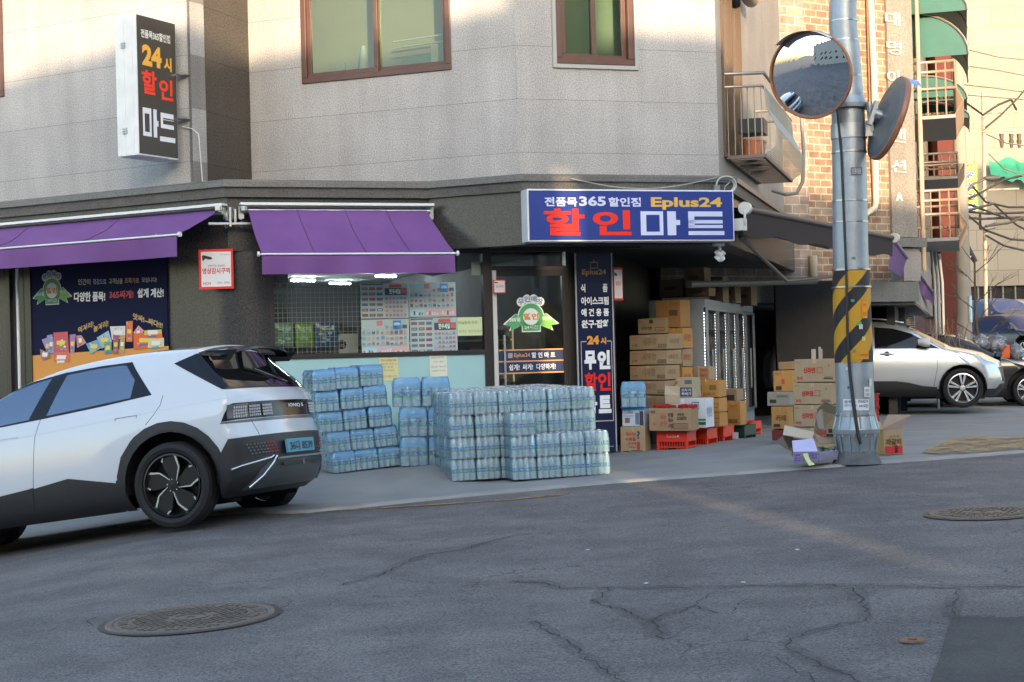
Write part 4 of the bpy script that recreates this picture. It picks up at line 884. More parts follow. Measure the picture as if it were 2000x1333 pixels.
snk = [((82,664),(92,660),(104,688),(94,692),(.30,.22,.45)),((92,656),(103,653),(108,690),(99,692),(.2,.25,.45)),((105,650),(133,648),(136,690),(106,692),(.52,.08,.10)),((105,690),(136,687),(138,708),(106,708),(.58,.14,.08)),((137,654),(149,653),(146,690),(138,690),(.35,.18,.35)),
 ((150,656),(160,655),(170,670),(152,680),(.45,.25,.2)),((190,660),(213,646),(220,668),(200,682),(.30,.42,.60)),((216,638),(246,637),(246,660),(220,664),(.62,.60,.62)),((222,655),(234,655),(232,692),(222,692),(.30,.08,.12)),((236,655),(246,655),(244,690),(234,690),(.45,.3,.12)),
 ((248,628),(261,627),(260,668),(248,668),(.65,.16,.04)),((262,650),(272,636),(283,646),(270,668),(.6,.25,.3)),((262,652),(318,648),(320,676),(263,684),(.70,.12,.03)),((292,664),(322,660),(322,678),(290,680),(.62,.55,.35)),((205,668),(220,668),(220,690),(206,692),(.10,.30,.18)),((80,682),(98,690),(100,700),(82,700),(.28,.16,.08)),((170,672),(192,664),(200,680),(180,692),(.12,.35,.5)),((284,646),(318,644),(318,652),(284,655),(.55,.5,.08))]
for i, s in enumerate(snk):
    fp(s[:4], s[4], .0012 + i*.0008); cx = sum(p[0] for p in s[:4])/4; cyy = sum(p[1] for p in s[:4])/4; hw = (s[1][0]-s[0][0])*.3; hh = 4
    fp([(cx-hw, cyy-hh), (cx+hw, cyy-hh), (cx+hw*.8, cyy+hh), (cx-hw, cyy+hh)], (.75,.70,.65) if i % 2 else (.7,.55,.1), .0016 + i*.0008)
    (ax,ay),(bx,by),(cx2,cy2),(dx,dy) = s[:4]; rs = random.Random(i)
    for k in range(14):
        a_, q_ = rs.uniform(.06, .80), rs.uniform(.06, .86); wa, wq = rs.uniform(.06, .16), rs.uniform(.03, .09)
        bl_ = lambda a, q: ((ax*(1-a)+bx*a)*(1-q) + (dx*(1-a)+cx2*a)*q, (ay*(1-a)+by*a)*(1-q) + (dy*(1-a)+cy2*a)*q)
        fp([bl_(a_, q_), bl_(a_+wa, q_), bl_(a_+wa, q_+wq), bl_(a_, q_+wq)], rs.choice(PAL + [s[4], (.75,.72,.66), (.7,.5,.1)]), .0013 + i*.0008 + k*.00002)
    fp([(cx-hw, cyy+hh+3), (cx+hw*.6, cyy+hh+2), (cx+hw*.6, cyy+hh+6), (cx-hw, cyy+hh+7)], random.choice(PAL), .0016 + i*.0008)
b.build('picture', 'printed', pb)
b = MB()
u, z = FA.hit(35, 600, .06); b.tube([(u, -.06, -.3), (u, -.06, 2.6)], .02, 8); tag(b.build('wall_pipe', 'white_metal', M=FA.M), 'thin pale vertical pipe left of the poster board', 'pipe')
# ================================================================ security floodlight
fx = thing('flood_light', 'twin white security floodlight under the canopy below the shop sign', 'light fixture', FD.at(FD.hit(1405, 487, .05)[0], .05, 2.64))
b = MB(); b.box(-.06, .06, -.02, .06, -.03, 0); b.tube([(0, 0, -.02), (0, -.02, -.09)], .018, 8); b.build('base', 'white_metal', fx)
for s in (-1, 1):
    b = MB(); b.T = Matrix.Translation((s*.05, -.03, -.10)) @ Matrix.Rotation(s*.75, 4, 'Y') @ Matrix.Rotation(.35, 4, 'X'); b.lathe([(0, 0), (.03, 0), (.045, -.12), (.045, -.13), (.036, -.132), (0, -.125)], 14); b.build('lamp_head', 'white_metal', fx)
# ================================================================ buildings across the street (behind the camera): they shade the scene
SH = Vector((math.sin(SUN_AZ), -math.cos(SUN_AZ), 0)); PR_ = Vector((math.cos(SUN_AZ), math.sin(SUN_AZ), 0))
GAPX = 3.67
mat('plaster', (.34, .32, .29), .9, c2=(.28, .26, .24), ns=2); mat('dark_glass', (.03, .04, .05), .1)
def street_block(x0, x1, h, label, c='plaster', d0=14, dep=9):
    # local x along PR_, y away from the camera side
    M = Matrix(((PR_.x, -SH.x, 0, 0), (PR_.y, -SH.y, 0, 0), (0, 0, 1, 0), (0, 0, 0, 1)))
    t = thing('street_building', label, 'building', M)
    b = MB(); b.box(x0, x1, -d0 - dep, -d0, -3, h); b.build('wall', c, t)
    b = MB(); b.box(x0, x1, -d0 + .002, -d0 + .12, h - .5, h); b.build('parapet', 'concrete', t)
    x = x0 + 1.5
    while x + 2 < x1 - .5:
        for k in range(int((h - 2) // 3)):
            b = MB(); b.box(x, x + 1.7, -d0 + .001, -d0 + .05, .6 + k*3, 2.0 + k*3, m=0); b.rect(x + .08, x + 1.62, .68 + k*3, 1.92 + k*3, -d0 + .053, m=1); b.build('window', ['white_metal', 'dark_glass'], t)
        x += 4.5
street_block(-46, GAPX - .075, 10.95, 'long plastered apartment block across the street, left of the narrow gap')
street_block(14.2, 30, 14.2, 'taller plastered block across the street, between the low and the tall ones')
street_block(GAPX + .075, 14, 10.75, 'plastered apartment block across the street, right of the narrow gap')
street_block(30.2, 75, 22.8, 'tall pale block across the street at the far right')
b = MB(); b.box(GAPX - .6, GAPX + .6, -14.6, -14.05, 9.15, 11.4); tag(b.build('sun_gap_blocker', 'plaster', M=Matrix(((PR_.x, -SH.x, 0, 0), (PR_.y, -SH.y, 0, 0), (0, 0, 1, 0), (0, 0, 0, 1)))), 'unseen plaster block added to shut the sun out of the upper gap across the street', 'light blocker')  # unseen block added to stop sunlight through the top of the gap
# a parked box truck behind the camera
tk = thing('box_truck', 'white box truck parked behind the viewpoint', 'truck', T(4.35, -4.0, zg(4.3, -3.6), SUN_AZ) @ Matrix.Diagonal((1, 1, .80, 1)))
b = MB(); b.box(-2.2, 2.0, -1.0, 1.0, .75, 2.45, c=(.7,.7,.7)); b.build('cargo_box', 'plastic', tk, bevel=.03)
b = MB(); b.prism([(2.05,.5),(3.55,.5),(3.6,1.2),(3.2,2.0),(2.05,2.05)], -.9, .9, c=(.7,.7,.72)); b.build('cab', 'plastic', tk, bevel=.06)
b = MB(); b.prism([(3.605,1.25),(3.24,1.95),(3.23,1.95),(3.59,1.25)], -.8, .8, c=(.03,.03,.04)); b.build('windscreen', 'printed_gloss', tk)
b = MB(); b.box(-2.1, 3.3, -.45, .45, .45, .74, c=(.05,.05,.05)); b.build('chassis', 'printed', tk)
for x in (-1.4, 2.8):
    for y in (-.85, .85): b = MB(); b.lathe([(0,-.12),(.2,-.12),(.34,-.1),(.36,0),(.34,.1),(.2,.12),(0,.12)], 20, (x, y, .36), axis='y'); b.build('wheel', 'rubber', tk)
# ================================================================ brick building on the right
def lineX(px, a, k): # X on line Y=a+k*X seen at pixel column px (at horizon)
    s = (px - 1000) / FPX; X = s * a / (1 - s * k); return X, a + k * X
fx0, fy0 = lineX(1440, 22.95, .58)
FF = Fr(fx0, fy0, 1, .58); fcx, fcy = lineX(1786, 22.95, .58); FG = Fr(fcx, fcy, 1, 3.4)
uc = FF.hit(1786, 400)[0]; uk = FF.hit(1737, 400)[0]; zsf = FF.hit(1700, 590)[1]
bb = thing('brick_building', 'tan brick apartment building with a stone pillar bearing Korean letters', 'building')
def slab(fr, u0, u1, y0, y1, z0, z1, name, m, par, bevel=0): b = MB(); b.box(u0, u1, y0, y1, z0, z1); return b.build(name, m, par, fr.M, bevel=bevel)
slab(FF, -1.5, uk, 0, .3, zsf + .35, 16, 'wall', 'brick_tan', bb)
slab(FF, -1.6, FF.hit(1566, 300)[0], -.14, -.002, zsf + .36, 16, 'wall', 'brick_pink', bb)
slab(FF, uk, uc, -.06, .3, FF.hit(1760, 464)[1], 16, 'stone_pillar', 'stone_column', bb)
slab(FF, -1.5, uc + .02, -.03, .32, zsf, zsf + .35, 'beam', 'granite_trim', bb)
b = MB(); b.box(uk - .1, uc + .12, -.16, .3, FF.hit(1760, 466)[1] - .16, FF.hit(1760, 466)[1]); b.build('ledge', 'granite_trim', bb, FF.M)
slab(FF, uk + .25, uc + .05, -.05, .28, zsf + .36, FF.hit(1760, 466)[1] - .17, 'corner_block', 'granite_side', bb)
slab(FG, 0, 34, .0, .3, zsf, FF.hit(1760, 466)[1] + .1, 'side_fascia', 'granite_side', bb)
slab(FG, 0.05, 34, .02, .3, FF.hit(1760, 466)[1] + .1, 16, 'side_wall', mat('side_plaster', (.26, .215, .16), .85, c2=(.19, .155, .12), ns=3), bb)
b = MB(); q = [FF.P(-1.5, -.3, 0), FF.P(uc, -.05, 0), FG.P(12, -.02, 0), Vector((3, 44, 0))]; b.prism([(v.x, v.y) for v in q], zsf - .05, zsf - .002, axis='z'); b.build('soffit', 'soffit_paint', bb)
# recess under the building
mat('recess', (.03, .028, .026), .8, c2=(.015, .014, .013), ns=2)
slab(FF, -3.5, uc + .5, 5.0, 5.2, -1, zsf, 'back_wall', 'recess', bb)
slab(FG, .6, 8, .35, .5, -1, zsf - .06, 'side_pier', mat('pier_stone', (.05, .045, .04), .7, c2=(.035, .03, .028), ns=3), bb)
# louvre
lv = FF.hit(1755, 615, -4.8); lv2 = FF.hit(1794, 665, -4.8); b = MB(); b.box(lv[0], lv2[0], 4.9, 4.98, lv2[1], lv[1], c=(.05,.045,.04))
for i in range(12): z = lv2[1] + (lv[1] - lv2[1]) * (i + .5) / 12; b.box(lv[0] + .03, lv2[0] - .03, 4.86, 4.9, z - .012, z + .012, c=(.20,.18,.16))
b.build('louvre', 'printed', bb, FF.M)
# pipes at the foot of the corner
for i, (px, r) in enumerate(((1828, .03), (1835, .035), (1843, .03))):
    p = at(px, 640, 30 + i*.7); b = MB(); b.tube([(p.x, p.y, -.3), (p.x, p.y, 2.6), (p.x - .05, p.y, 3.2)], r, 8, c=(.42,.42,.40)); tag(b.build('wall_pipe', 'printed'), ['slim grey pipe at the brick building corner, left of three', 'slim grey pipe at the brick building corner, middle one', 'slim grey pipe at the brick building corner, right of three'][i], 'pipe', 'pipes at the brick building corner')
# letters on the pillar
b = MB(); 
for ch, x, y, hgt in (('대', 1743, 37, 26), ('명', 1746, 94, 26), ('아', 1747, 152, 27), ('트', 1750, 208, 26), ('맨', 1754, 265, 27), ('션', 1755, 325, 24)):
    u0, u1, z0, z1 = FF.box(x - 14, y - hgt/2, x + 14, y + hgt/2, .07)
    for e in (0, .012, .024): b.text(ch, u0, u1, z0, z1, -.062 - e, (.62,.60,.56), bold=.0)
u0, u1, z0, z1 = FF.box(1750, 377, 1763, 393, .07)
for e in (0, .012, .024): b.text('A', u0, u1, z0, z1, -.062 - e, (.66,.64,.6), bold=.02)
b.build('lettering', 'printed', bb, FF.M)
# downpipes on the brick
def ffp(pts, r, name, label, c, w=.08):
    b = MB(); b.tube([(FF.hit(x, y, w)[0], -w, FF.hit(x, y, w)[1]) for x, y in pts], r, 10, c=c); return tag(b.build(name, 'printed', M=FF.M), label, 'pipe')
ffp([(1699, -30), (1707, 150), (1711, 395), (1708, 408), (1680, 425)], .055, 'downpipe', 'cream downpipe on the bricks right of the road pole', (.62,.56,.42))
ffp([(1692, -30), (1700, 250), (1706, 385)], .018, 'wall_pipe', 'thin brown pipe beside the cream downpipe', (.25,.10,.05), .05)
ffp([(1588, 500), (1588, 555), (1600, 580), (1611, 600), (1614, 700)], .07, 'downpipe', 'beige downpipe under the dark awning left of the pole', (.42,.36,.26), .2)
b = MB(); 
for x, y in ((1480, 60), (1553, 30), (1497, 100)): u, z = FF.hit(x, y, .1); b.box(u-.05, u+.05, -.09, -.0, z-.09, z+.09, c=(.5,.42,.3))
tag(b.build('wall_box', 'plastic', M=FF.M), 'small beige boxes fixed on the brick wall behind the balcony', 'wall box')
u, z = FF.hit(1568, 405, .1); b = MB(); b.box(u-.06, u+.06, -.1, 0, z-.12, z+.12, c=(.5,.5,.5)); tag(b.build('wall_box', 'plastic', M=FF.M), 'grey box on the brick wall right of the round cable coil', 'wall box')
u, z = FF.hit(1512, 92, .1); b = MB(); b.lathe([(0,-.12),(.06,-.1),(.07,0)], 14, (u, -.05, z), c=(.35,.4,.38), axis='y'); tag(b.build('vent_cap', 'plastic', M=FF.M), 'round grey vent cap on the brick wall near the mirror', 'vent')
# ================================================================ balcony on the side of the corner shop building
bal = thing('balcony', 'steel barred balcony with plant pots on the side of the corner building', 'balcony', UE.M)
nu = .55; fu = 3.65; ow = .50; z0 = UE.hit(1505, 307, ow)[1]; P0 = at(1503, 142, UE.P(nu, ow, 0).y); ztop = P0.z; z0 = at(1505, 307, UE.P(nu, ow, 0).y).z
b = MB()
for u in (nu, fu): b.box(u - .02, u + .02, -ow, 0, z0, z0 + .04)
b.box(nu, fu, -ow, -ow + .04, z0 - .001, z0 + .039); b.box(nu, fu, -.05, 0, z0 - .001, z0 + .039)
for i in range(14): u = nu + (fu-nu)*i/13; b.box(u - .012, u + .012, -ow + .041, -.051, z0 + .005, z0 + .03)
b.build('floor_grate', mat('rail_dark', (.16, .13, .11), .5, .3), bal)
b = MB()
b.tube([(nu - .1, 0, ztop), (nu, -ow, ztop), (fu, -ow, ztop), (fu, 0, ztop)], .022, 8); b.tube([(nu - .1, 0, ztop - .16), (nu, -ow + .02, ztop - .16), (fu, -ow, ztop - .16), (fu, 0, ztop - .16)], .016, 8)
b.build('top_rail', 'rail', bal)
for i in range(27):
    u = nu + (fu-nu)*i/26; b = MB(); b.tube([(u, -ow, ztop - .16), (u, -ow - .02, ztop*.6 + z0*.4), (u, -ow - .14, ztop*.35 + z0*.65), (u, -ow - .12, z0 + .12), (u, -ow + .01, z0 + .03)], .0065, 5); b.build('baluster', 'rail', bal)
for i in range(6): b = MB(); y = -ow + ow*(i+.5)/6; b.tube([(nu, y, ztop - .16), (nu, y, z0 + .03)], .008, 5); b.build('baluster', 'rail', bal)
b = MB(); b.box(nu + .35, nu + .75, -ow + .06, -.12, ztop - .68, ztop - .50, c=(.015,.017,.017)); tag(b.build('storage_box', 'plastic', M=UE.M), 'dark crate standing high inside the balcony', 'box')
for k, (u, r, h, c, lb) in enumerate(((nu + .35, .13, .2, (.50,.16,.07), 'terracotta pot nearest on the balcony floor'), (nu + .85, .12, .24, (.42,.14,.07), 'terracotta pot behind the nearest one on the balcony'), (nu + 1.5, .1, .2, (.6,.6,.6), 'pale pot farthest back on the balcony floor'))):
    t = thing('plant_pot', lb, 'pot', UE.at(u, .28, z0 + .045)); b = MB(); b.lathe([(0,0),(r*.75,0),(r,h),(r*1.08,h),(r*1.08,h+.03),(r*.9,h+.03),(r*.85,h-.02),(0,h-.02)], 16, c=c); b.build('pot', 'plastic', t)
# tall window door behind the balcony with its shade box
b = MB(); u0, u1, z0_, z1_ = we
for a in ((u0, u1, z0_, z0_+.06), (u0, u1, z1_-.06, z1_), (u0, u0+.06, z0_+.06, z1_-.06), (u1-.06, u1, z0_+.06, z1_-.06), ((u0+u1)/2-.03, (u0+u1)/2+.03, z0_+.06, z1_-.06)): b.box(a[0], a[1], -.03, .08, a[2], a[3])
fo = b.build('window', mat('brown_metal', (.10, .06, .04), .4), shop, UE.M)
b = MB(); b.rect(u0, u1, z0_, z1_, .03); b.build('pane', 'window_glass', fo); b = MB(); b.box(u0-.3, u1+.3, .7, .75, z0_-.2, z1_+.2); b.build('curtain', 'blind', fo)
b = MB(); b.tube([(-.15, -.14, 6.1), (2.4, -.14, 6.1)], .11, 12, c=(.38,.31,.24)); b.build('blind_box', 'printed', shop, UE.M)
# drain hose looping from the balcony
hp = [at(*p, 22.3) for p in ((1560, 150), (1566, 240), (1570, 300), (1568, 355), (1556, 378), (1535, 380), (1508, 372))]
b = MB(); b.tube(hp, .028, 8, c=(.30,.27,.24)); tag(b.build('drain_hose', 'printed'), 'grey drain hose looping below the barred balcony', 'hose')
# ================================================================ dark awning along the side passage
AF = Fr(2.46, 17.6, 1, 1.80); 
u2, zb1 = AF.hit(1452, 404, 0); u3, zb2 = AF.hit(1743, 468, 0); print('side awning', u2, u3, zb1, zb2)
sa = thing('side_awning', 'long awning with dark underside reaching from the shop sign to the road pole', 'awning', AF.M)
zt_ = (zb1 + zb2)/2
n = 40; b = MB(); P = []
for i in range(n + 1):
    a = i/n; u = u2 + (u3-u2)*a
    P += [(u, .02, zt_ + .01), (u, .9, zt_ + .10), (u, 1.9, zt_ + .16)]
b.add(P, [f for i in range(n) for f in ((i*3, i*3+3, i*3+4, i*3+1), (i*3+1, i*3+4, i*3+5, i*3+2))], sm=True); b.build('canopy', mat('brown_fabric', (.022, .013, .014), .85), sa)
b = MB(); b.tube([(u2, 0, zt_), (u3, 0, zt_)], .04, 10, c=(.07,.05,.045)); b.build('front_bar', 'printed', sa)
b = MB(); P = []
for i in range(n + 1):
    a = i/n; u = u2 + (u3-u2)*a; P += [(u, -.01, zt_ - .02), (u, .01, zt_ - .30 - .03*math.sin(a*25))]
b.add(P, [(2*i, 2*i+2, 2*i+3, 2*i+1) for i in range(n)], sm=True); b.build('valance', 'brown_fabric', sa)
for u in (u2 - .02, u3 + .02): b = MB(); b.lathe([(0, -.04), (.075, -.04), (.075, .04), (0, .04)], 18, (u, -.03, zt_), c=(.62,.60,.54), axis='x'); b.build('end_cap', 'plastic', sa)
b = MB(); b.box(u2 - .10, u2 + .02, -.03, .1, zt_ - .26, zt_ - .12, c=(.6,.6,.56)); b.tube([(u2 - .03, -.03, zt_), (u2 - .10, -.05, zt_ - .1), (u2 - .06, -.04, zt_ - .2)], .014, 6, c=(.6,.6,.56)); b.build('bracket', 'plastic', sa)
for a0, a1, zz0, zz1, yy0, yy1, r in ((.03, .62, -.18, -.22, .15, .25, .06), (.06, .45, -.30, -.75, .2, .5, .025), (.45, .8, -.75, -.6, .5, .3, .022)):
    b = MB(); L = u3 - u2; b.tube([(u2 + a0*L, yy0, zt_ + zz0), (u2 + a1*L, yy1, zt_ + zz1)], r, 8, c=(.13,.11,.10)); b.build('arm', 'printed', sa)
# steel carport frame seen below: grey sloping sheet and posts
b = MB(); q = [at(1440, 540, 20.5), at(1592, 540, 23), at(1592, 552, 23.3), at(1500, 575, 22), at(1440, 560, 21)]
for i, (p0, p1, lb) in enumerate(((at(1345, 556, 19.8), at(1592, 550, 24), 'grey steel beam crossing the covered passage'),)):
    b = MB(); b.tube([p0, p1], .05, 6, c=(.12,.11,.10)); tag(b.build('steel_beam', 'printed'), lb, 'beam')
# strip of purple awning along the street side of the brick building
ws = .05; b = MB(); n = 18; PX = [(1748, 478), (1830, 588)]; pg = thing('purple_valance', 'narrow purple awning strip hanging along the brick building side', 'awning')
P = []
a0 = at(1746, 470, 24.3); a1 = at(1838, 592, 38)
for i in range(n + 1):
    t_ = i/n; q = a0.lerp(a1, t_); h = .42 - .30*t_ + .02*math.sin(i*1.7); P += [tuple(q), (q.x - .1, q.y, q.z - h)]
b.add(P, [(2*i, 2*i+2, 2*i+3, 2*i+1) for i in range(n)], sm=True); b.build('valance', 'purple_fabric', pg)
b = MB(); b.tube([a0, a1], .035, 8, c=(.3,.2,.3)); b.build('bar', 'printed', pg)
# ================================================================ balconies and green canopies along the street side
mat('rail_copper', (.46, .33, .24), .4, .5); mat('green_sheet', (.006, .11, .088), .4, c2=(.005, .085, .07), ns=3); mat('grey_metal', (.28, .27, .25), .5, .3)
def side_balcony(u0, u1, z0, z1, label, out=.8):
    t = thing('barred_balcony', label, 'balcony', FG.M, 'barred balconies up the side of the brick building')
    b = MB(); b.box(u0, u1, -out, 0, z0 - .06, z0); b.build('floor', 'grey_metal', t)
    b = MB(); b.box(u0 + .3, u1 - .3, -.02, .01, z0 + .1, z1 + .6); b.build('window', 'dark_glass', t)
    for z in (z1, z1 - .18, (z0+z1)/2): b = MB(); b.tube([(u0, 0, z), (u0, -out, z), (u1, -out, z), (u1, 0, z)], .03, 6); b.build('rail', 'rail_copper', t)
    n = int((u1 - u0) / .16)
    for i in range(n + 1): u = u0 + (u1-u0)*i/n; b = MB(); b.tube([(u, -out, z1), (u, -out - .02, (z0+z1)/2), (u, -out - .14, z0 + .25), (u, -out, z0)], .016, 5); b.build('baluster', 'rail_copper', t)
    for i in range(1, 5): y = -out*i/5; b = MB(); b.tube([(u0, y, z1), (u0, y, z0)], .016, 5); b.build('baluster', 'rail_copper', t)
def gz(px, py, u): # height on the street side at distance u that shows at pixel row py
    P = FG.P(u, .8, 0); return at(px, py, P.y).z
for i, (u, L, ya, yb, lb) in enumerate(((1.0, 3.2, 225, 120, 'upper barred balcony on the brick building side'), (6.0, 3, 345, 300, 'middle barred balcony on the brick building side'), (1.0, 3.4, 465, 372, 'lowest barred balcony on the brick building side'))):
    side_balcony(u, u + L, gz(1800, ya, u), gz(1800, yb, u), lb)
def canopy(u0, u1, px, yt, yb, label, out=1.05):
    t = thing('green_canopy', label, 'canopy', FG.M, 'green curved canopies above the balconies'); zt, zb = gz(px, yt, u0), gz(px, yb, u0)
    n = 8; b = MB(); P = []
    for i in range(n + 1):
        a = i/n * math.pi/2; y = -out*math.sin(a); z = zb + (zt-zb)*math.cos(a)
        for u in (u0, u1): P.append((u, y, z))
    b.add(P, [(2*i, 2*i+2, 2*i+3, 2*i+1) for i in range(n)], sm=True); b.add([(u0, 0, zb)] + [P[2*i] for i in range(n+1)], [tuple(range(n+2))]); b.build('sheet', 'green_sheet', t)
    b = MB()
    for u in (u0 - .02, (u0+u1)/2, u1): b.tube([(u, -out*math.sin(i/8*math.pi/2) - .01, zb + (zt-zb)*math.cos(i/8*math.pi/2)) for i in range(9)], .02, 5)
    b.build('rib', 'rail', t)
canopy(1.0, 4.2, 1800, 22, 110, 'large green canopy over the upper balcony'); canopy(.8, 4.0, 1790, -40, 24, 'green canopy cut by the top edge of the photo'); canopy(7.5, 11, 1840, 145, 196, 'smaller green canopy farther along the side wall'); canopy(8.5, 11, 1840, 200, 232, 'small green canopy below the farther one', 1.1)
for i, (px, c) in enumerate(((1793, (.60,.40,.25)), (1799, (.66,.50,.34)), (1806, (.55,.36,.24)))):
    P = FG.P(.5 + .35*i, .18, 0); b = MB(); b.tube([(.5 + .35*i, -.18, 2.7), (.5 + .35*i, -.18, 12)], .035, 6, c=c); tag(b.build('riser_pipe', 'printed', M=FG.M), ['copper riser pipe on the brick building corner, leftmost of three', 'pale riser pipe on the brick building corner, middle one', 'brown riser pipe on the brick building corner, rightmost of three'][i], 'pipe', 'riser pipes on the brick building corner')
# awning arm and dark canopy edge beyond
b = MB(); b.tube([at(1868, 440, 42), at(1905, 512, 42)], .07, 6, c=(.04,.03,.03)); b.tube([at(1868, 515, 42), at(1898, 500, 42)], .05, 6, c=(.5,.48,.45)); tag(b.build('awning_bracket', 'printed'), 'dark slanting awning arm beyond the lowest balcony', 'bracket')
b = MB(); b.tube([at(1846, -20, 40), at(1884, 60, 40), at(1888, 92, 40), at(1868, 40, 40)], .08, 6, c=(.14,.10,.08)); tag(b.build('awning_bracket', 'printed'), 'brown slanting bracket high above the green canopies', 'bracket')
# red brick flank and pier
b = MB(); p = at(1855, 600, 44); b.box(p.x - .22, p.x + .28, p.y, p.y + 3, -.5, 15, c=(.12,.028,.020)); b.box(p.x - .22, p.x + .27, p.y - .05, p.y - .002, -.5, 1.2, c=(.10,.026,.020)); tag(b.build('red_pier', 'carton'), 'dark red rendered pier beyond the brick building', 'pier')
# ================================================================ far wrapped building
fb = thing('wrapped_building', 'tall building wrapped in cream sheeting in the far background', 'building')
m = mat('sheeting', (.50, .46, .38), .9, bump=.5, bs=1.2, bstretch=(3, 1, .4)); t_ = m.node_tree; bs_ = t_.nodes['Principled BSDF']; tc = nd(t_, 'ShaderNodeTexCoord'); sp = nd(t_, 'ShaderNodeSeparateXYZ'); cb = nd(t_, 'ShaderNodeCombineXYZ'); br = nd(t_, 'ShaderNodeTexBrick')
t_.links.new(tc.outputs['Object'], sp.inputs[0]); t_.links.new(sp.outputs[0], cb.inputs[0]); t_.links.new(sp.outputs[2], cb.inputs[1]); t_.links.new(cb.outputs[0], br.inputs['Vector'])
br.inputs['Scale'].default_value = 1; br.inputs['Brick Width'].default_value = 1.8; br.inputs['Row Height'].default_value = .9; br.inputs['Mortar Size'].default_value = .02; br.inputs['Color1'].default_value = (.27,.235,.185,1); br.inputs['Color2'].default_value = (.31,.27,.215,1); br.inputs['Mortar'].default_value = (.21,.18,.14,1); t_.links.new(br.outputs[0], bs_.inputs['Base Color'])
fz = at(1900, 560, 68).z
b = MB(); b.box(19.0, 60, 0, 12, fz, 36); b.build('sheeting', 'sheeting', fb, T(0, 68, 0))
b = MB(); b.box(19.2, 60, .3, 12, -2, fz - .6, c=(.42,.41,.41)); b.build('base_wall', 'carton', fb, T(0, 68, 0))
b = MB(); b.box(19.2, 60, .25, 12, fz - .6, fz - .001, c=(.02,.02,.022)); b.build('window_strip', 'printed_gloss', fb, T(0, 68, 0))
for i in range(14): b = MB(); x = 19.6 + i*.55; b.box(x, x + .06, .1, .24, fz - .6, fz, c=(.2,.18,.17)); b.build('mullion', 'printed', fb, T(0, 68, 0))
gs = thing('green_netting', 'torn green netting draped on the wrapped building', 'netting'); b = MB(); P = []
for i in range(13):
    a = i/12; x0 = 1930 + 100*a; q = at(x0, 312 + 6*math.sin(i), 67.6 - .15*math.sin(i*2)); r = at(x0 + 6, 345 + 18*a + 5*math.sin(i*1.7), 67.3); P += [tuple(q), tuple(r)]
b.add(P, [(2*i, 2*i+2, 2*i+3, 2*i+1) for i in range(12)], c=(.06,.38,.22), sm=True); b.build('net', 'carton', gs)
# yellow vertical sign
t = thing('vertical_sign', 'yellow vertical shop sign with blue Korean letters in the distance', 'sign'); Y = 52; k = Y/3000
a = at(1896, 367, Y); M = T(a.x, a.y, a.z, R_(10)); t.matrix_world = M
b = MB(); b.box(-15*k, 15*k, 0, .3, -48*k, 48*k, c=(.62,.62,.08)); b.build('box', 'plastic', t, bevel=.01)
b = MB()
for i, ch in enumerate('완산전력'): b.text(ch, -8*k, 9*k, (18 - i*21)*k, (34 - i*21)*k - .03, -.004, (.03,.10,.5), bold=.04)
b.text('명광', -11*k, 11*k, 37*k, 45*k, -.004, (.04,.2,.3), bold=.02); b.box(-15*k, -13*k, -.01, 0, -48*k, 48*k, c=(.05,.35,.12)); b.box(13*k, 15*k, -.01, 0, -48*k, 48*k, c=(.05,.35,.12)); b.build('lettering', 'printed', t)
# ================================================================ poles and wires beyond
up = thing('utility_pole', 'weathered concrete utility pole beside the red pier', 'utility pole'); p = at(1882, 600, 41); b = MB(); b.tube([(p.x, p.y, -.5), (p.x + .02, p.y, 5), (p.x, p.y, 12.5)], [.21, .18, .14], 16, c=(.30,.27,.23)); b.build('shaft', 'carton', up)
b = MB(); b.tube([(p.x + .12, p.y - .19, 1.9), (p.x + .12, p.y - .19, 2.6)], .05, 8, c=(.45,.6,.7)); b.build('sticker', 'printed', up)
up2 = thing('wire_pole', 'thin grey pole with cross arms carrying wires in the distance', 'utility pole'); p2 = at(1921, 500, 56); b = MB(); b.tube([(p2.x, p2.y, 0), (at(1920, 180, 56).x, p2.y, at(1920, 180, 56).z)], .07, 8, c=(.42,.36,.28)); b.build('shaft', 'printed', up2)
for y in (222, 258, 372): b = MB(); q = at(1918, y, 55.9); b.tube([tuple(q), tuple(at(1990, y - 3, 55.9))], .035, 6, c=(.4,.34,.28)); b.build('cross_arm', 'printed', up2)
for x in (1956, 1975, 1990):
    b = MB(); q = at(x, 262, 55.8); b.lathe([(0,0),(.09,0),(.07,-.2),(.1,-.25),(.05,-.5),(0,-.5)], 8, tuple(q), c=(.10,.07,.05)); b.build('insulator', 'printed', up2)
b = MB(); q = at(1927, 432, 55.8); b.box(q.x-.25, q.x+.25, q.y-.2, q.y+.1, q.z-.3, q.z+.3, c=(.06,.07,.10)); b.build('transformer_box', 'printed', up2)
def wire(pts, Y0, Y1, r, c, label, sag=0):
    P = []; n = len(pts) - 1
    for i, (x, y) in enumerate(pts): P.append(at(x, y, Y0 + (Y1-Y0)*i/max(1, n)))
    Q = []
    for a, c_ in zip(P, P[1:]):
        for k in range(4): Q.append(a.lerp(c_, k/4) - Vector((0, 0, sag*math.sin(math.pi*k/4))))
    Q.append(P[-1]); b = MB(); b.tube(Q, r, 4, c=c); o = b.build('overhead_wire', 'printed'); tag(o, label, 'wire', 'overhead wires at the right edge')
BK = (.03,.028,.03)
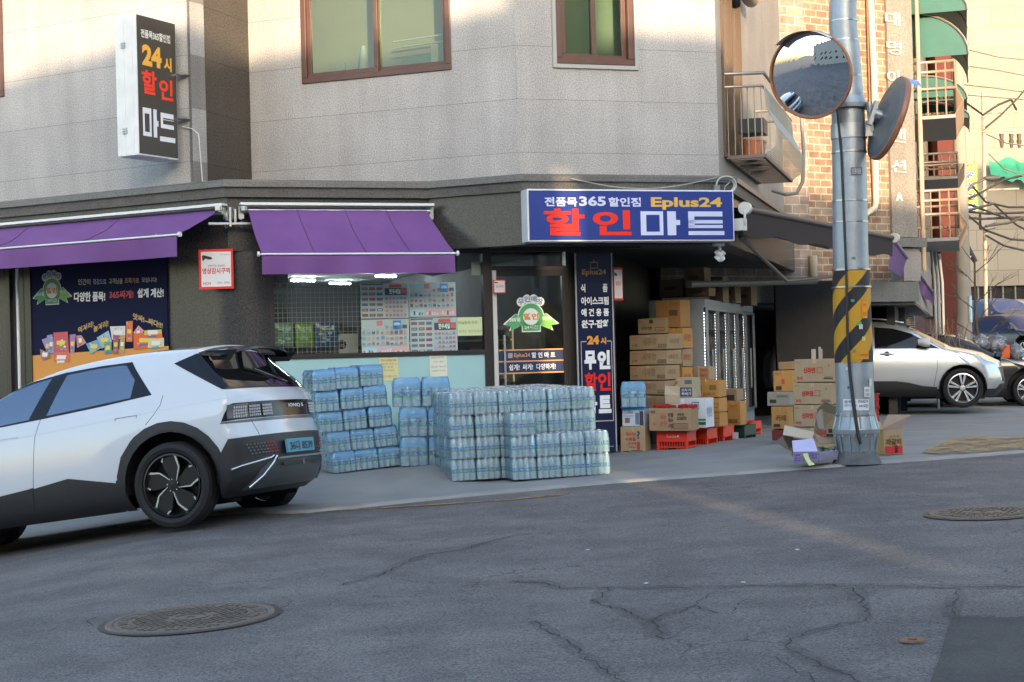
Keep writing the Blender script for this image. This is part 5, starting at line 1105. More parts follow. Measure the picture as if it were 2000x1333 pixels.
W_ = [([(1862, 392), (1900, 402), (1960, 425), (2010, 432)], 'thick black cable crossing low at the right edge'), ([(1862, 410), (1930, 418), (2010, 415)], 'black cable just under the thick one'), ([(1868, 425), (1920, 428), (2010, 424)], 'lowest straight black cable at the right edge'),
 ([(1880, 128), (1950, 138), (2010, 150)], 'thin high wire across the cream sheeting'), ([(1875, 165), (1940, 172), (2010, 182)], 'thin wire below the high one'), ([(1878, 185), (1940, 190), (2010, 196)], 'third thin wire from the top'),
 ([(1925, 460), (1960, 480), (2010, 492)], 'sagging black cable below the dark transformer box'), ([(1925, 442), (1970, 436), (2010, 420)], 'rising black cable right of the transformer box'), ([(1900, 365), (1925, 395), (1970, 405), (2010, 404)], 'black cable dropping from the street lamp'), ([(1925, 250), (1955, 225), (1990, 190), (2010, 165)], 'slanting wire rising to the right edge'), ([(1885, 200), (1920, 225), (1950, 205), (1975, 195), (1985, 215)], 'looped wire near the cross arm')]
W_ += [([(1866, 398), (1910, 380), (1960, 352), (2010, 340)], 'black cable climbing gently to the right edge'), ([(1872, 405), (1925, 450), (1975, 468), (2010, 470)], 'black cable sagging under the transformer box'), ([(1890, 412), (1940, 398), (1985, 440), (2010, 452)], 'black cable with a kink above the pale strip'), ([(1930, 300), (1960, 330), (2010, 348)], 'thin wire falling past the green netting'), ([(1925, 262), (1965, 280), (2010, 286)], 'thin wire right of the three insulators'), ([(1880, 95), (1950, 112), (2010, 118)], 'thin topmost wire across the cream sheeting')]
for pts, lb in W_: wire(pts, 46, 54, .022 if 'thin' in lb else .04, BK if 'thin' not in lb else (.25,.22,.2), lb)
t = thing('street_lamp', 'dark street lamp arm reaching right from the utility pole', 'street lamp'); b = MB(); b.tube([at(1886, 378, 43), at(1900, 360, 43), at(1925, 350, 43)], .04, 6, c=(.08,.08,.08)); b.build('arm', 'printed', t)
b = MB(); q = at(1938, 348, 43); b.lathe([(0, -.28), (.06, -.2), (.09, 0), (.05, .2), (0, .25)], 10, tuple(q), c=(.06,.06,.06), axis='x'); b.build('lamp_head', 'printed', t)
# ================================================================ bare young tree
tr = thing('bare_tree', 'bare young tree in front of the dark blue cars', 'tree'); p = gnd(1912, 700); base = at(1912, 690, 36); b = MB()
b.tube([(base.x, base.y, -.2), (base.x + .02, base.y, 1.1), (base.x - .06, base.y, 2.0), (base.x - .04, base.y, 3.3)], [.05, .045, .035, .02], 8, c=(.10,.07,.05)); b.build('trunk', 'carton', tr)
rr = random.Random(3); b = MB()
def br_(p, d, L, r, k):
    q = p + d*L; b.tube([p, p.lerp(q, .5) + Vector((rr.uniform(-.03,.03), 0, rr.uniform(-.02,.03))), q], [r, r*.8, r*.5], 4, c=(.11,.08,.06))
    if k:
        for _ in range(3): br_(p.lerp(q, rr.uniform(.4, 1)), (d + Vector((rr.uniform(-.9,.9), rr.uniform(-.6,.6), rr.uniform(-.1,.7)))).normalized(), L*rr.uniform(.5,.75), r*.55, k-1)
for z, s in ((1.3, 1), (1.5, -1), (1.8, 1), (2.1, -1), (2.3, 1), (2.7, -1), (3.0, 1), (3.2, -1)): br_(Vector((base.x - .03, base.y, z)), Vector((s*rr.uniform(.6,1), rr.uniform(-.4,.4), rr.uniform(.5,1))).normalized(), rr.uniform(.5,.85), .014, 2)
b.build('crown', 'carton', tr)
# ================================================================ cars
mat('paint_white', (.57, .60, .645), .25, coat=1, c2=(.54, .57, .61), ns=2); mat('paint_silver', (.50, .53, .56), .30, .55, coat=1, c2=(.47, .50, .53), ns=3)
mat('paint_blue', (.015, .035, .12), .4, .0, coat=.3); mat('far_glass', (.02, .05, .16), .35, spec=.25); mat('paint_black', (.012, .012, .016), .2, coat=1); mat('paint_pale', (.55, .58, .58), .3, coat=1)
mat('cladding', (.016, .016, .018), .5, c2=(.020, .020, .022), ns=30); mat('gloss_black', (.008, .009, .014), .16, spec=.35)
mat('tint_glass', (.11, .16, .24), .05, .65, spec=1.0, coat=1); mat('dark_tint', (.010, .010, .011), .06, 0, spec=.45, coat=.1)
mat('seam', (.06, .06, .065), .8); mat('lens_grey', (.11, .12, .135), .2, 0, spec=.4); mat('bumper_grey', (.075, .085, .09), .4, .2); mat('lens_clear', (.5, .55, .6), .1, .5, coat=1)
mat('rim_dark', (.025, .026, .028), .3, .5); mat('rim_bright', (.62, .64, .67), .25, .8); mat('lamp_red', (.28, .02, .03), .2, coat=1)
def pip(P, x, y):
    r = False; n = len(P); j = n - 1
    for i in range(n):
        if (P[i][1] > y) != (P[j][1] > y) and x < (P[j][0]-P[i][0])*(y-P[i][1])/(P[j][1]-P[i][1]) + P[i][0]: r = not r
        j = i
    return r
def make_body(sp):
    xr, xf, ztf, W, plan = sp['xr'], sp['xf'], sp['zt'], sp['W'], sp['plan']; crown = sp.get('crown', .045); rcr = sp.get('rc', [(0, .16), (9, .16)]); fcr = sp.get('fc', [(0, .28), (9, .28)]); zb = sp.get('zb', .22)
    NA, NV, NU = 64, 30, 16
    def top(a):
        x = -.8 + 4.6 * a
        for _ in range(60):
            z = lerpt(ztf, x); x = .6*x + .4*(lerpt(xr, z) + (lerpt(xf, z) - lerpt(xr, z)) * a)
        return smt(ztf, x)
    TOP = [top(i/NA) for i in range(NA + 1)]
    def P(i, u, v):
        a = i/NA; zt_ = TOP[i]; z = zb + v*(zt_ - zb); r_, f_ = smt(xr, z), smt(xf, z)
        au = abs(u)**2.6; r_ += lerpt(rcr, z)*au; f_ -= lerpt(fcr, z)*au
        x = r_ + (f_ - r_)*a; cr = crown * (1 - u*u) * max(0, (v - .8)/.2)**1.5
        return (x, u * smt(W, z) * smt(plan, x), z + cr)
    bm = bmesh.new(); cache = {}
    def V(i, j, k):
        key = (i, j, k)
        if key not in cache: cache[key] = bm.verts.new(P(i, -1 + 2*j/NU, (k/NV)))
        return cache[key]
    for i in range(NA):
        for k in range(NV):
            for j, fl in ((0, 0), (NU, 1)):
                q = [V(i, j, k), V(i+1, j, k), V(i+1, j, k+1), V(i, j, k+1)]; bm.faces.new(q[::-1] if fl else q)
        for j in range(NU): bm.faces.new([V(i, j, NV), V(i+1, j, NV), V(i+1, j+1, NV), V(i, j+1, NV)])
    for j in range(NU):
        for k in range(NV):
            bm.faces.new([V(0, j, k), V(0, j, k+1), V(0, j+1, k+1), V(0, j+1, k)]); bm.faces.new([V(NA, j, k), V(NA, j+1, k), V(NA, j+1, k+1), V(NA, j, k+1)])
    bm.normal_update()
    return bm
def bcut(bm, poly, ax, cond, lab, lay):
    """cut the outline into the skin and label the faces inside; ax gives the two coordinates used"""
    i0, i1 = ax; xs = [p[0] for p in poly]; ys = [p[1] for p in poly]; e = .03; bx = (min(xs)-e, max(xs)+e, min(ys)-e, max(ys)+e)
    def near(f):
        return cond(f) and min(v.co[i0] for v in f.verts) < bx[1] and max(v.co[i0] for v in f.verts) > bx[0] and min(v.co[i1] for v in f.verts) < bx[3] and max(v.co[i1] for v in f.verts) > bx[2]
    for a, b in zip(poly, poly[1:] + poly[:1]):
        no = Vector((0, 0, 0)); no[i0] = -(b[1]-a[1]); no[i1] = b[0]-a[0]
        if no.length < 1e-6: continue
        co = Vector((0, 0, 0)); co[i0] = a[0]; co[i1] = a[1]
        sx0, sx1 = min(a[0], b[0]) - .02, max(a[0], b[0]) + .02; sy0, sy1 = min(a[1], b[1]) - .02, max(a[1], b[1]) + .02
        fs = [f for f in bm.faces if near(f) and min(v.co[i0] for v in f.verts) < sx1 and max(v.co[i0] for v in f.verts) > sx0 and min(v.co[i1] for v in f.verts) < sy1 and max(v.co[i1] for v in f.verts) > sy0]
        g = list({v for f in fs for v in f.verts}) + list({e_ for f in fs for e_ in f.edges}) + fs
        bmesh.ops.bisect_plane(bm, geom=g, plane_co=co, plane_no=no.normalized(), dist=1e-5)
    for f in bm.faces:
        if cond(f):
            c = f.calc_center_median()
            if pip(poly, c[i0], c[i1]): f[lay] = lab
def circ(cx, cz, r, n=22): return [(cx + r*math.cos(2*math.pi*i/n), cz + r*math.sin(2*math.pi*i/n)) for i in range(n)]
def line(a, b, w=.006):
    d = Vector((b[0]-a[0], b[1]-a[1])).normalized(); n = Vector((-d.y, d.x)) * w/2; return [(a[0]+n.x, a[1]+n.y), (b[0]+n.x, b[1]+n.y), (b[0]-n.x, b[1]-n.y), (a[0]-n.x, a[1]-n.y)]
def build_car(sp, root):
    bm = make_body(sp); lay = bm.faces.layers.int.new('lab'); names = ['body']; mats = [sp['paint']]; par = [None]; push = [0]; bm.normal_update()
    side = lambda f: abs(f.normal.y) > .35; rear = lambda f: f.normal.x < -.30; front = lambda f: f.normal.x > .22; topc = lambda f: f.normal.z > .3
    cnd = {'s': (side, (0, 2)), 'r': (rear, (1, 2)), 'f': (front, (1, 2)), 't': (topc, (0, 1)), 'R': (lambda f: f.normal.x < -.12, (1, 2)), 'L': (lambda f: True, (0, 2))}
    for it in sp['parts']:
        view, nm, mt, poly = it[:4]; pu = it[4] if len(it) > 4 else 0; pr = it[5] if len(it) > 5 else None
        key = (nm, mt, pu)
        lab = next((i for i in range(len(names)) if (names[i], mats[i], push[i]) == key), None)
        if lab is None: names.append(nm); mats.append(mt); push.append(pu); par.append(pr); lab = len(names) - 1
        bcut(bm, poly, cnd[view][1], cnd[view][0], lab, lay)
    for f in bm.faces: f.smooth = True
    bm.normal_update(); objs = {}
    for li, nm in enumerate(names):
        if nm == 'cut': continue
        groups = {}
        fs = [f for f in bm.faces if f[lay] == li]
        # islands become separate parts
        seen = set(); isl = []
        fset = set(fs)
        if nm in ('body', 'seam'): isl = [fs]
        else:
            for f in fs:
                if f in seen: continue
                st = [f]; seen.add(f); comp = []
                while st:
                    g = st.pop(); comp.append(g)
                    for e in g.edges:
                        for h in e.link_faces:
                            if h in fset and h not in seen: seen.add(h); st.append(h)
                isl.append(comp)
            isl = [c for c in isl if sum(f.calc_area() for f in c) > .0015]
        for comp in isl:
            if not comp: continue
            idx = {}; vs = []; ns = []; F = []
            for f in comp:
                r = []
                for v in f.verts:
                    if v not in idx: idx[v] = len(vs); vs.append(tuple(v.co + v.normal*push[li])); ns.append(tuple(v.normal))
                    r.append(idx[v])
                F.append(r)
            me = bpy.data.meshes.new(nm); me.from_pydata(vs, [], F); me.materials.append(MATS[mats[li]]); me.polygons.foreach_set('use_smooth', [True]*len(F))
            me.normals_split_custom_set_from_vertices(ns)
            o = bpy.data.objects.new(nm, me); col.objects.link(o); o.parent = root; objs.setdefault(nm, []).append(o)
    bm.free()
    b = MB(); b.box(.5, sp['wb'] - .5, -.72, .72, .24, .9, c=(.01,.01,.01)); b.box(-.35, .45, -.5, .5, .3, .8, c=(.01,.01,.01)); b.box(sp['wb'] - .45, sp['wb'] + .35, -.5, .5, .3, .7, c=(.01,.01,.01)); b.tube([(0, -.6, .34), (0, .6, .34)], .06, 8, c=(.02,.02,.02))
    b.build('underbody', 'printed', root)
    for wx in (0, sp['wb']):
        for s in (-1, 1):
            b = MB(); n = 18; ra = sp['ra']; P = []
            for i in range(n + 1):
                a = -0.15 + (math.pi + .3)*i/n
                for y in (.93, .55): P.append((wx + ra*math.cos(a), s*y*sp.get('archy', 1) if y > .6 else s*y, sp['r'] + .02 + ra*math.sin(a)))
            b.add(P, [(2*i, 2*i+2, 2*i+3, 2*i+1) for i in range(n)], (.012,.012,.012))
            b.add([(wx - ra, s*.56, .15), (wx + ra, s*.56, .15), (wx + ra, s*.56, sp['r']+ra), (wx - ra, s*.56, sp['r']+ra)], [(0,1,2,3)], (.01,.01,.01))
            b.build('wheel_arch', 'printed', root)
    return objs
def wheel(root, x, y, r, side, style, w=.235, rim=.73, rot=0.0):
    o = thing('wheel', None, None); o.parent = root; o.matrix_basis = T(x, y, r)
    s = side; b = MB(); R0 = rim*r
    prof = [(R0, .07), (R0 + .015, w/2 - .012), (r*.86, w/2), (r*.96, w/2 - .012), (r, w/2 - .045), (r*.985, w*.18), (r, w*.1), (r, -w*.1), (r*.985, -w*.18), (r, -w/2 + .045), (r*.96, -w/2 + .01), (R0, -w/2)]
    b.lathe([(a, -s*c) for a, c in prof], 48, axis='y', c=(.8,.8,.8)); b.build('tyre', 'rubber', o)
    b = MB(); b.lathe([(R0 + .002, -s*(w/2 - .015)), (R0 - .012, -s*(w/2 - .012)), (R0 - .02, -s*(w/2 - .05)), (R0 - .03, s*.02), (0, s*.02)], 40, axis='y', mats=[1 if style != 'petal' else 0, 1 if style != 'petal' else 0, 0, 0])
    yo = s*(w/2 - .045)
    def P2(px, pz, y): return (px, y, pz)
    if style == 'petal':
        for k in range(5):   # dark blade discs between bright hooks
            a = rot + k*2*math.pi/5; c_, s_ = math.cos(a), math.sin(a); Q = [(.03,.03),(.10,.10),(.22,.385),(.17,.69),(-.125,.73),(-.2,.5),(-.08,.2)]
            q = [((px*c_ - pz*s_)*r*s*-1, (px*s_ + pz*c_)*r) for px, pz in Q]; b.prism([(a_, b_) for a_, b_ in q], yo - s*.004, yo - s*.03, m=0)
        b.lathe([(0, -yo - s*.012), (.05, -yo - s*.010), (.055, -yo + s*.02)], 16, axis='y', m=0)
        bb_ = MB()
        for k in range(5):
            a = rot + k*2*math.pi/5; c_, s_ = math.cos(a), math.sin(a); Q = [(.105,.095,.016),(.225,.385,.036),(.172,.685,.05),(-.125,.73,.022),(-.185,.565,.04)]
            for (x0, z0, w0), (x1, z1, w1) in zip(Q, Q[1:]):
                d = Vector((x1-x0, z1-z0)).normalized(); n = Vector((-d.y, d.x)); pts = [(x0-n.x*w0/2, z0-n.y*w0/2), (x1-n.x*w1/2, z1-n.y*w1/2), (x1+n.x*w1/2, z1+n.y*w1/2), (x0+n.x*w0/2, z0+n.y*w0/2)]
                bb_.prism([(-s*(px*c_-pz*s_)*r, (px*s_+pz*c_)*r) for px, pz in pts], yo + s*.006, yo - s*.01)
            for q in ((.0,.14),): bb_.disc((-s*(q[0]*c_-q[1]*s_)*r, yo + s*.012, (q[0]*s_+q[1]*c_)*r), .006, 8)
        b.build('rim', ['rim_dark', 'rim_bright'], o); bb_.build('spokes', 'rim_bright', o)
    else:
        b.build('rim', ['rim_dark', 'rim_bright'], o); bb_ = MB()
        for k in range(5):
            for off in (-.17, .17):
                a = rot + k*2*math.pi/5 + math.pi/2; a0, a1 = a + off*.8, a + off*1.05; r0, r1 = .17*r, R0 - .008
                d = Vector((math.cos(a1)*r1 - math.cos(a0)*r0, math.sin(a1)*r1 - math.sin(a0)*r0)).normalized(); n = Vector((-d.y, d.x)); w0, w1 = .013, .022
                p0 = Vector((math.cos(a0)*r0, math.sin(a0)*r0)); p1 = Vector((math.cos(a1)*r1, math.sin(a1)*r1)); q = [p0-n*w0, p1-n*w1, p1+n*w1, p0+n*w0]
                bb_.prism([(v.x, v.y) for v in q], yo + s*.004, yo - s*.02)
        bb_.lathe([(0, -yo - s*.012), (.05, -yo - s*.008), (.06, -yo + s*.02)], 16, axis='y'); bb_.build('spokes', 'rim_bright', o)
    return o
def car_matrix(O, X, left):
    X = Vector(X).normalized(); Y = Vector(left); Y = (Y - X*Y.dot(X)).normalized(); Z = X.cross(Y)
    return Matrix(((X.x, Y.x, Z.x, O.x), (X.y, Y.y, Z.y, O.y), (X.z, Y.z, Z.z, O.z), (0, 0, 0, 1)))
# ---------------------------------------------------------------- white hatchback at the left
th, pit = R_(16.5), .125
XF = Vector((-math.cos(th)*math.cos(pit), math.sin(th)*math.cos(pit), -math.sin(pit))); LF = Vector((-math.sin(th), -math.cos(th), .024)); LF = (LF - XF*LF.dot(XF)).normalized()
rl = at(345, 1033, 12.9); O = rl - LF*.925
wc = thing('parked_car', 'white electric hatchback with black wheel arches and a blue number plate, parked at the left', 'car', car_matrix(O, XF, LF))
wp = (0, .37); W2 = 3.0; ra = .43
arch = lambda cx, r, n=26: circ(cx, .38, r, n)
P_ = []
P_ += [('L', 'cladding', 'cladding', [(-.9,.2),(4,.2),(4,.30),(3.4,.36),(-.9,.36)], .004)]
P_ += [('s', 'cladding', 'cladding', [(.50,.20),(2.5,.20),(2.5,.50),(2.15,.47),(1.66,.478),(.975,.545),(.50,.445)], .006)]
P_ += [('s', 'cladding', 'cladding', arch(0, .525), .008), ('s', 'cladding', 'cladding', arch(W2, .525), .008)]
P_ += [('L', 'rear_bumper', 'cladding', [(-.95,.2),(-.40,.2),(-.43,.50),(-.56,.68),(-.95,.69)], .006)]
P_ += [('s', 'door', 'paint_white', [(.50,.47),(.50,.50),(.44,.66),(.30,.82),(.18,.90),(.10,.975),(.036,1.05),(.016,1.12),(.12,1.155),(1.20,1.10),(1.25,.94),(1.30,.57),(1.33,.50),(.975,.545)], 0), ('s', 'door', 'paint_white', [(1.36,.505),(1.335,.57),(1.28,.94),(1.22,1.10),(2.28,1.05),(2.42,.9),(2.5,.55),(2.40,.48),(2.15,.47),(1.66,.478)], 0)]
P_ += [('s', 'seam', 'seam', line(a, b, .006), 0) for a, b in (((.016,1.13),(.036,1.05)), ((.036,1.05),(.10,.975)), ((.10,.975),(.18,.90)), ((1.21,1.10),(1.265,.94)), ((1.265,.94),(1.318,.57)), ((1.318,.57),(1.345,.30)), ((2.29,1.05),(2.44,.88)), ((2.44,.88),(2.5,.5)))]
P_ += [('s', 'seam', 'crease_shade', line((-.60,1.026), (2.9,.905), .005), 0)]  # flank crease, not a gap: its shading is painted as a darker line
MATS['crease_shade'] = mat('crease_shade', (.45,.48,.52), .4)
P_ += [('s', 'window_trim', 'gloss_black', [(.126,1.150),(.378,1.472),(.70,1.482),(1.047,1.476),(1.36,1.44),(1.75,1.33),(2.25,1.10),(2.25,1.045),(1.62,1.075),(1.24,1.088),(.6,1.118)], .002)]
P_ += [('s', 'side_window', 'tint_glass', [(1.160,1.112),(1.02,1.452),(.70,1.462),(.455,1.455),(.42,1.44),(.312,1.303),(.333,1.152)], .001), ('s', 'side_window', 'tint_glass', [(1.335,1.102),(1.17,1.445),(1.36,1.42),(1.60,1.365),(1.9,1.25),(2.12,1.13),(2.12,1.07),(1.6,1.09)], .001)]
P_ += [('L', 'quarter_panel', 'gloss_black', [(-.05,1.395),(-.20,1.437),(-.34,1.478),(-.9,1.478),(-.9,1.02),(-.53,1.105)], .002)]
P_ += [('r', 'rear_window', 'dark_tint', [(-.74,1.12),(.74,1.12),(.60,1.46),(-.60,1.46)], .003)]
P_ += [('L', 'body_panel', 'paint_white', [(-.9,.985),(-.60,.985),(-.53,1.10),(-.90,1.10)], 0)]
P_ += [('L', 'light_bar', 'gloss_black', [(-.90,.835),(-.60,.835),(-.515,.828),(-.585,.965),(-.60,.975),(-.90,.975)], .003)]
P_ += [('R', 'tail_lamp', 'lens_grey', [(.86,.85),(.86,.965),(.66,.965),(.66,.85)], .004), ('R', 'tail_lamp', 'lens_grey', [(-.86,.85),(-.86,.965),(-.66,.965),(-.66,.85)], .004)]
P_ += [('L', 'seam', 'lens_grey', [(-.9,.805),(-.62,.805),(-.50,.815),(-.515,.826),(-.9,.834)], .001)]
P_ += [('R', 'seam', 'seam', line((.60,.69), (.64,.83), .007), 0), ('R', 'seam', 'seam', line((-.60,.69), (-.64,.83), .007), 0)]
P_ += [('R', 'diffuser', 'bumper_grey', [(.50,.47),(.62,.40),(.74,.245),(-.74,.245),(-.62,.40),(-.50,.47)], .010)]
P_ += [('t', 'windscreen', 'dark_tint', [(2.0,-.60),(2.75,-.78),(2.75,.78),(2.0,.60)], .001)]
P_ += [('f', 'grille', 'gloss_black', [(-.85,.62),(.85,.62),(.8,.72),(-.8,.72)], .002), ('f', 'headlamp', 'lens_clear', [(-.84,.68),(-.45,.68),(-.45,.76),(-.84,.76)], .004), ('f', 'headlamp', 'lens_clear', [(.84,.68),(.45,.68),(.45,.76),(.84,.76)], .004)]
P_ += [('s', 'cut', 'seam', arch(0, .435)), ('s', 'cut', 'seam', arch(W2, .435))]
SPW = dict(paint='paint_white', wb=3.0, r=.37, ra=.44, parts=P_, zb=.20,
    xr=[(.18,-.58),(.25,-.70),(.34,-.77),(.45,-.80),(.60,-.81),(.70,-.80),(.80,-.775),(.97,-.76),(1.03,-.735),(1.12,-.655),(1.30,-.47),(1.45,-.33),(1.52,-.28)],
    xf=[(.18,3.65),(.3,3.78),(.5,3.84),(.7,3.80),(.8,3.70),(.9,3.4),(1.05,3.0),(1.3,2.4),(1.5,2.1)],
    zt=[(-.35,1.485),(.06,1.52),(.45,1.54),(.85,1.535),(1.2,1.51),(1.5,1.455),(1.75,1.385),(2.2,1.20),(2.75,.985),(3.1,.91),(3.5,.83),(3.8,.74)],
    W=[(.18,.80),(.26,.88),(.38,.915),(.5,.925),(.7,.925),(.85,.918),(.95,.905),(1.02,.890),(1.10,.862),(1.16,.835),(1.3,.765),(1.42,.695),(1.5,.63),(1.56,.58)],
    plan=[(-.85,.90),(-.7,.94),(-.45,.975),(-.1,.995),(.3,1),(2.9,1),(3.3,.97),(3.8,.86)], rc=[(0,.20),(.5,.26),(.9,.22),(1.05,.15),(1.2,.10),(1.5,.08)], crown=.045)
cb_ = build_car(SPW, wc)
for x in (0, W2):
    wheel(wc, x, .815, .365, 1, 'petal', rot=.06); wheel(wc, x, -.815, .365, -1, 'petal', rot=.3)
def wpart(b, name, m, par=None, **k): return b.build(name, m, par or wc, **k)
# spoiler with slots
b = MB(); n = 20
def spv(t, q):  # t across -1..1, q 0 front..1 rear tip
    u = -.63 + 1.26*t; e = abs(2*t-1)**3
    return (-.28 - .34*q + .10*e*q + .05*e, u*(1 + .03*q), 1.525 - .045*q - .030*e - .03*(2*t-1)**2)
def spl(t0, t1, q0, q1, th=.028, m=12):
    P = []; 
    for i in range(m + 1):
        t = t0 + (t1-t0)*i/m
        for q in (q0, q1): x, y, z = spv(t, q); P += [(x, y, z), (x, y, z - th)]
    F = []
    for i in range(m): a = i*4; F += [(a, a+4, a+6, a+2), (a+1, a+3, a+7, a+5), (a, a+1, a+5, a+4), (a+2, a+6, a+7, a+3)]
    F += [(0, 2, 3, 1), (m*4, m*4+1, m*4+3, m*4+2)]
    b.add(P, F, sm=False)
spl(0, 1, .62, 1.0); spl(0, 1, -.06, .12); spl(0, .07, .12, .62, m=3); spl(.46, .54, .12, .62, m=2); spl(.93, 1, .12, .62, m=3)
wpart(b, 'spoiler', 'gloss_black', bevel=.006)
for s in (-1, 1):
    b = MB(); b.prism([(-.30,1.47),(-.60,1.44),(-.52,1.36),(-.36,1.38)], s*.60, s*.585); wpart(b, 'spoiler_end', 'gloss_black', bevel=.006)
# lettering, plate, lamp pixels, bumper strips
def rx(z, y): return smt(SPW['xr'], z) + lerpt(SPW['rc'], z)*min(1, abs(y/.865))**2.6
b = MB(); b.text('IONIQ 5', 0, 1, 0, 1, 0, (.75,.77,.8), bold=.02, fn=lambda a, y, z: (rx(.925,0) - .014 + .0*a, +.10 - .30*a + .0, .905 + .035*z)); wpart(b, 'lettering', 'printed')
b = MB(); xq = rx(.57, 0) - .035; b.box(xq, xq + .03, -.19, .35, .505, .625, c=(.10,.30,.42)); pl_ = wpart(b, 'number_plate', 'printed_gloss', bevel=.004)
b = MB(); b.text('36다 8539', 0, 1, 0, 1, 0, (.015,.02,.03), bold=.015, fn=lambda a, y, z: (xq - .003, .315 - .46*a, .522 + .083*z)); wpart(b, 'lettering', 'printed', pl_)
for s in (-1, 1):
    b = MB()
    for blk in range(3):
        for i in range(6):
            for j in range(4):
                y = s*(.80 - blk*.15 - i*.021); z = .862 + j*.025; x = rx(z, y) - .012; b.box(x - .003, x + .004, y - .008, y + .008, z - .009, z + .009, c=(.42,.44,.47) if blk else (.5,.5,.52))
    wpart(b, 'lamp_pixels', 'printed_gloss')
    b = MB()
    for j in range(4):
        for i in range(9): y = s*(.70 - i*.034 + j*.015); z = .535 + j*.026; b.box(rx(z, y) - .016, rx(z, y) - .008, y - .015, y + .015, z - .006, z + .006, c=(.3,.05,.06) if i > 5 else (.15,.15,.16))
    wpart(b, 'reflector', 'printed_gloss')
    b = MB(); pts = [(.90,.425),(.80,.445),(.62,.472),(.52,.485),(.485,.500)]
    b.tube([(rx(z, y) - .014, s*y, z) for y, z in pts], .010, 6); b.tube([(rx(z, y) - .020, s*y, z) for y, z in ((.455,.495),(.50,.44),(.60,.34),(.69,.255))], .011, 6); wpart(b, 'trim_strip', 'rim_bright')
b = MB(); b.box(rx(.4,0) - .016, rx(.4,0) - .010, -.40, .40, .405, .435, c=(.01,.01,.01)); b.box(rx(.4,0)-.018, rx(.4,0)-.009, -.02, .02, .395, .445, c=(.12,.13,.13)); wpart(b, 'bumper_slot', 'printed')
b = MB(); b.box(rx(.5,0) - .02, rx(.5,0), -.50, .50, .462, .478, c=(.22,.24,.25)); wpart(b, 'bumper_lip', 'printed_gloss')
b = MB(); b.tube([(-.50,.30,1.30),(-.62,-.22,1.17)], .007, 6, c=(.03,.03,.03)); b.tube([(-.50+.0,.1,1.29),(-.64,-.24,1.155)], .003, 4, c=(.4,.4,.42)); wpart(b, 'rear_wiper', 'printed')
dr_ = cb_.get('door', [])
for s in (1, -1):
    for x0, z0_ in ((.26, .975), (1.44, .945)):
        b = MB(); y = .924; 
        for q in ((x0, x0+.21, z0_-.022, z0_-.0195), (x0, x0+.21, z0_+.0195, z0_+.022), (x0, x0+.003, z0_-.02, z0_+.02), (x0+.207, x0+.21, z0_-.02, z0_+.02)): b.box(q[0], q[1], s*(smt(SPW['W'], z0_) - .004), s*(smt(SPW['W'], z0_) + .002), q[2], q[3], c=(.25,.26,.28))
        own = next((d for d in dr_ if (sum(v.co.y for v in d.data.vertices) > 0) == (s > 0) and abs(sum(v.co.x for v in d.data.vertices)/len(d.data.vertices) - (x0 + .25)) < .55), wc)
        b.build('handle', 'printed', own)
    b = MB(); b.box(2.28, 2.40, s*.90, s*1.06, 1.06, 1.20, c=(.7,.72,.75)); b.build('wing_mirror', 'plastic', wc, bevel=.03)
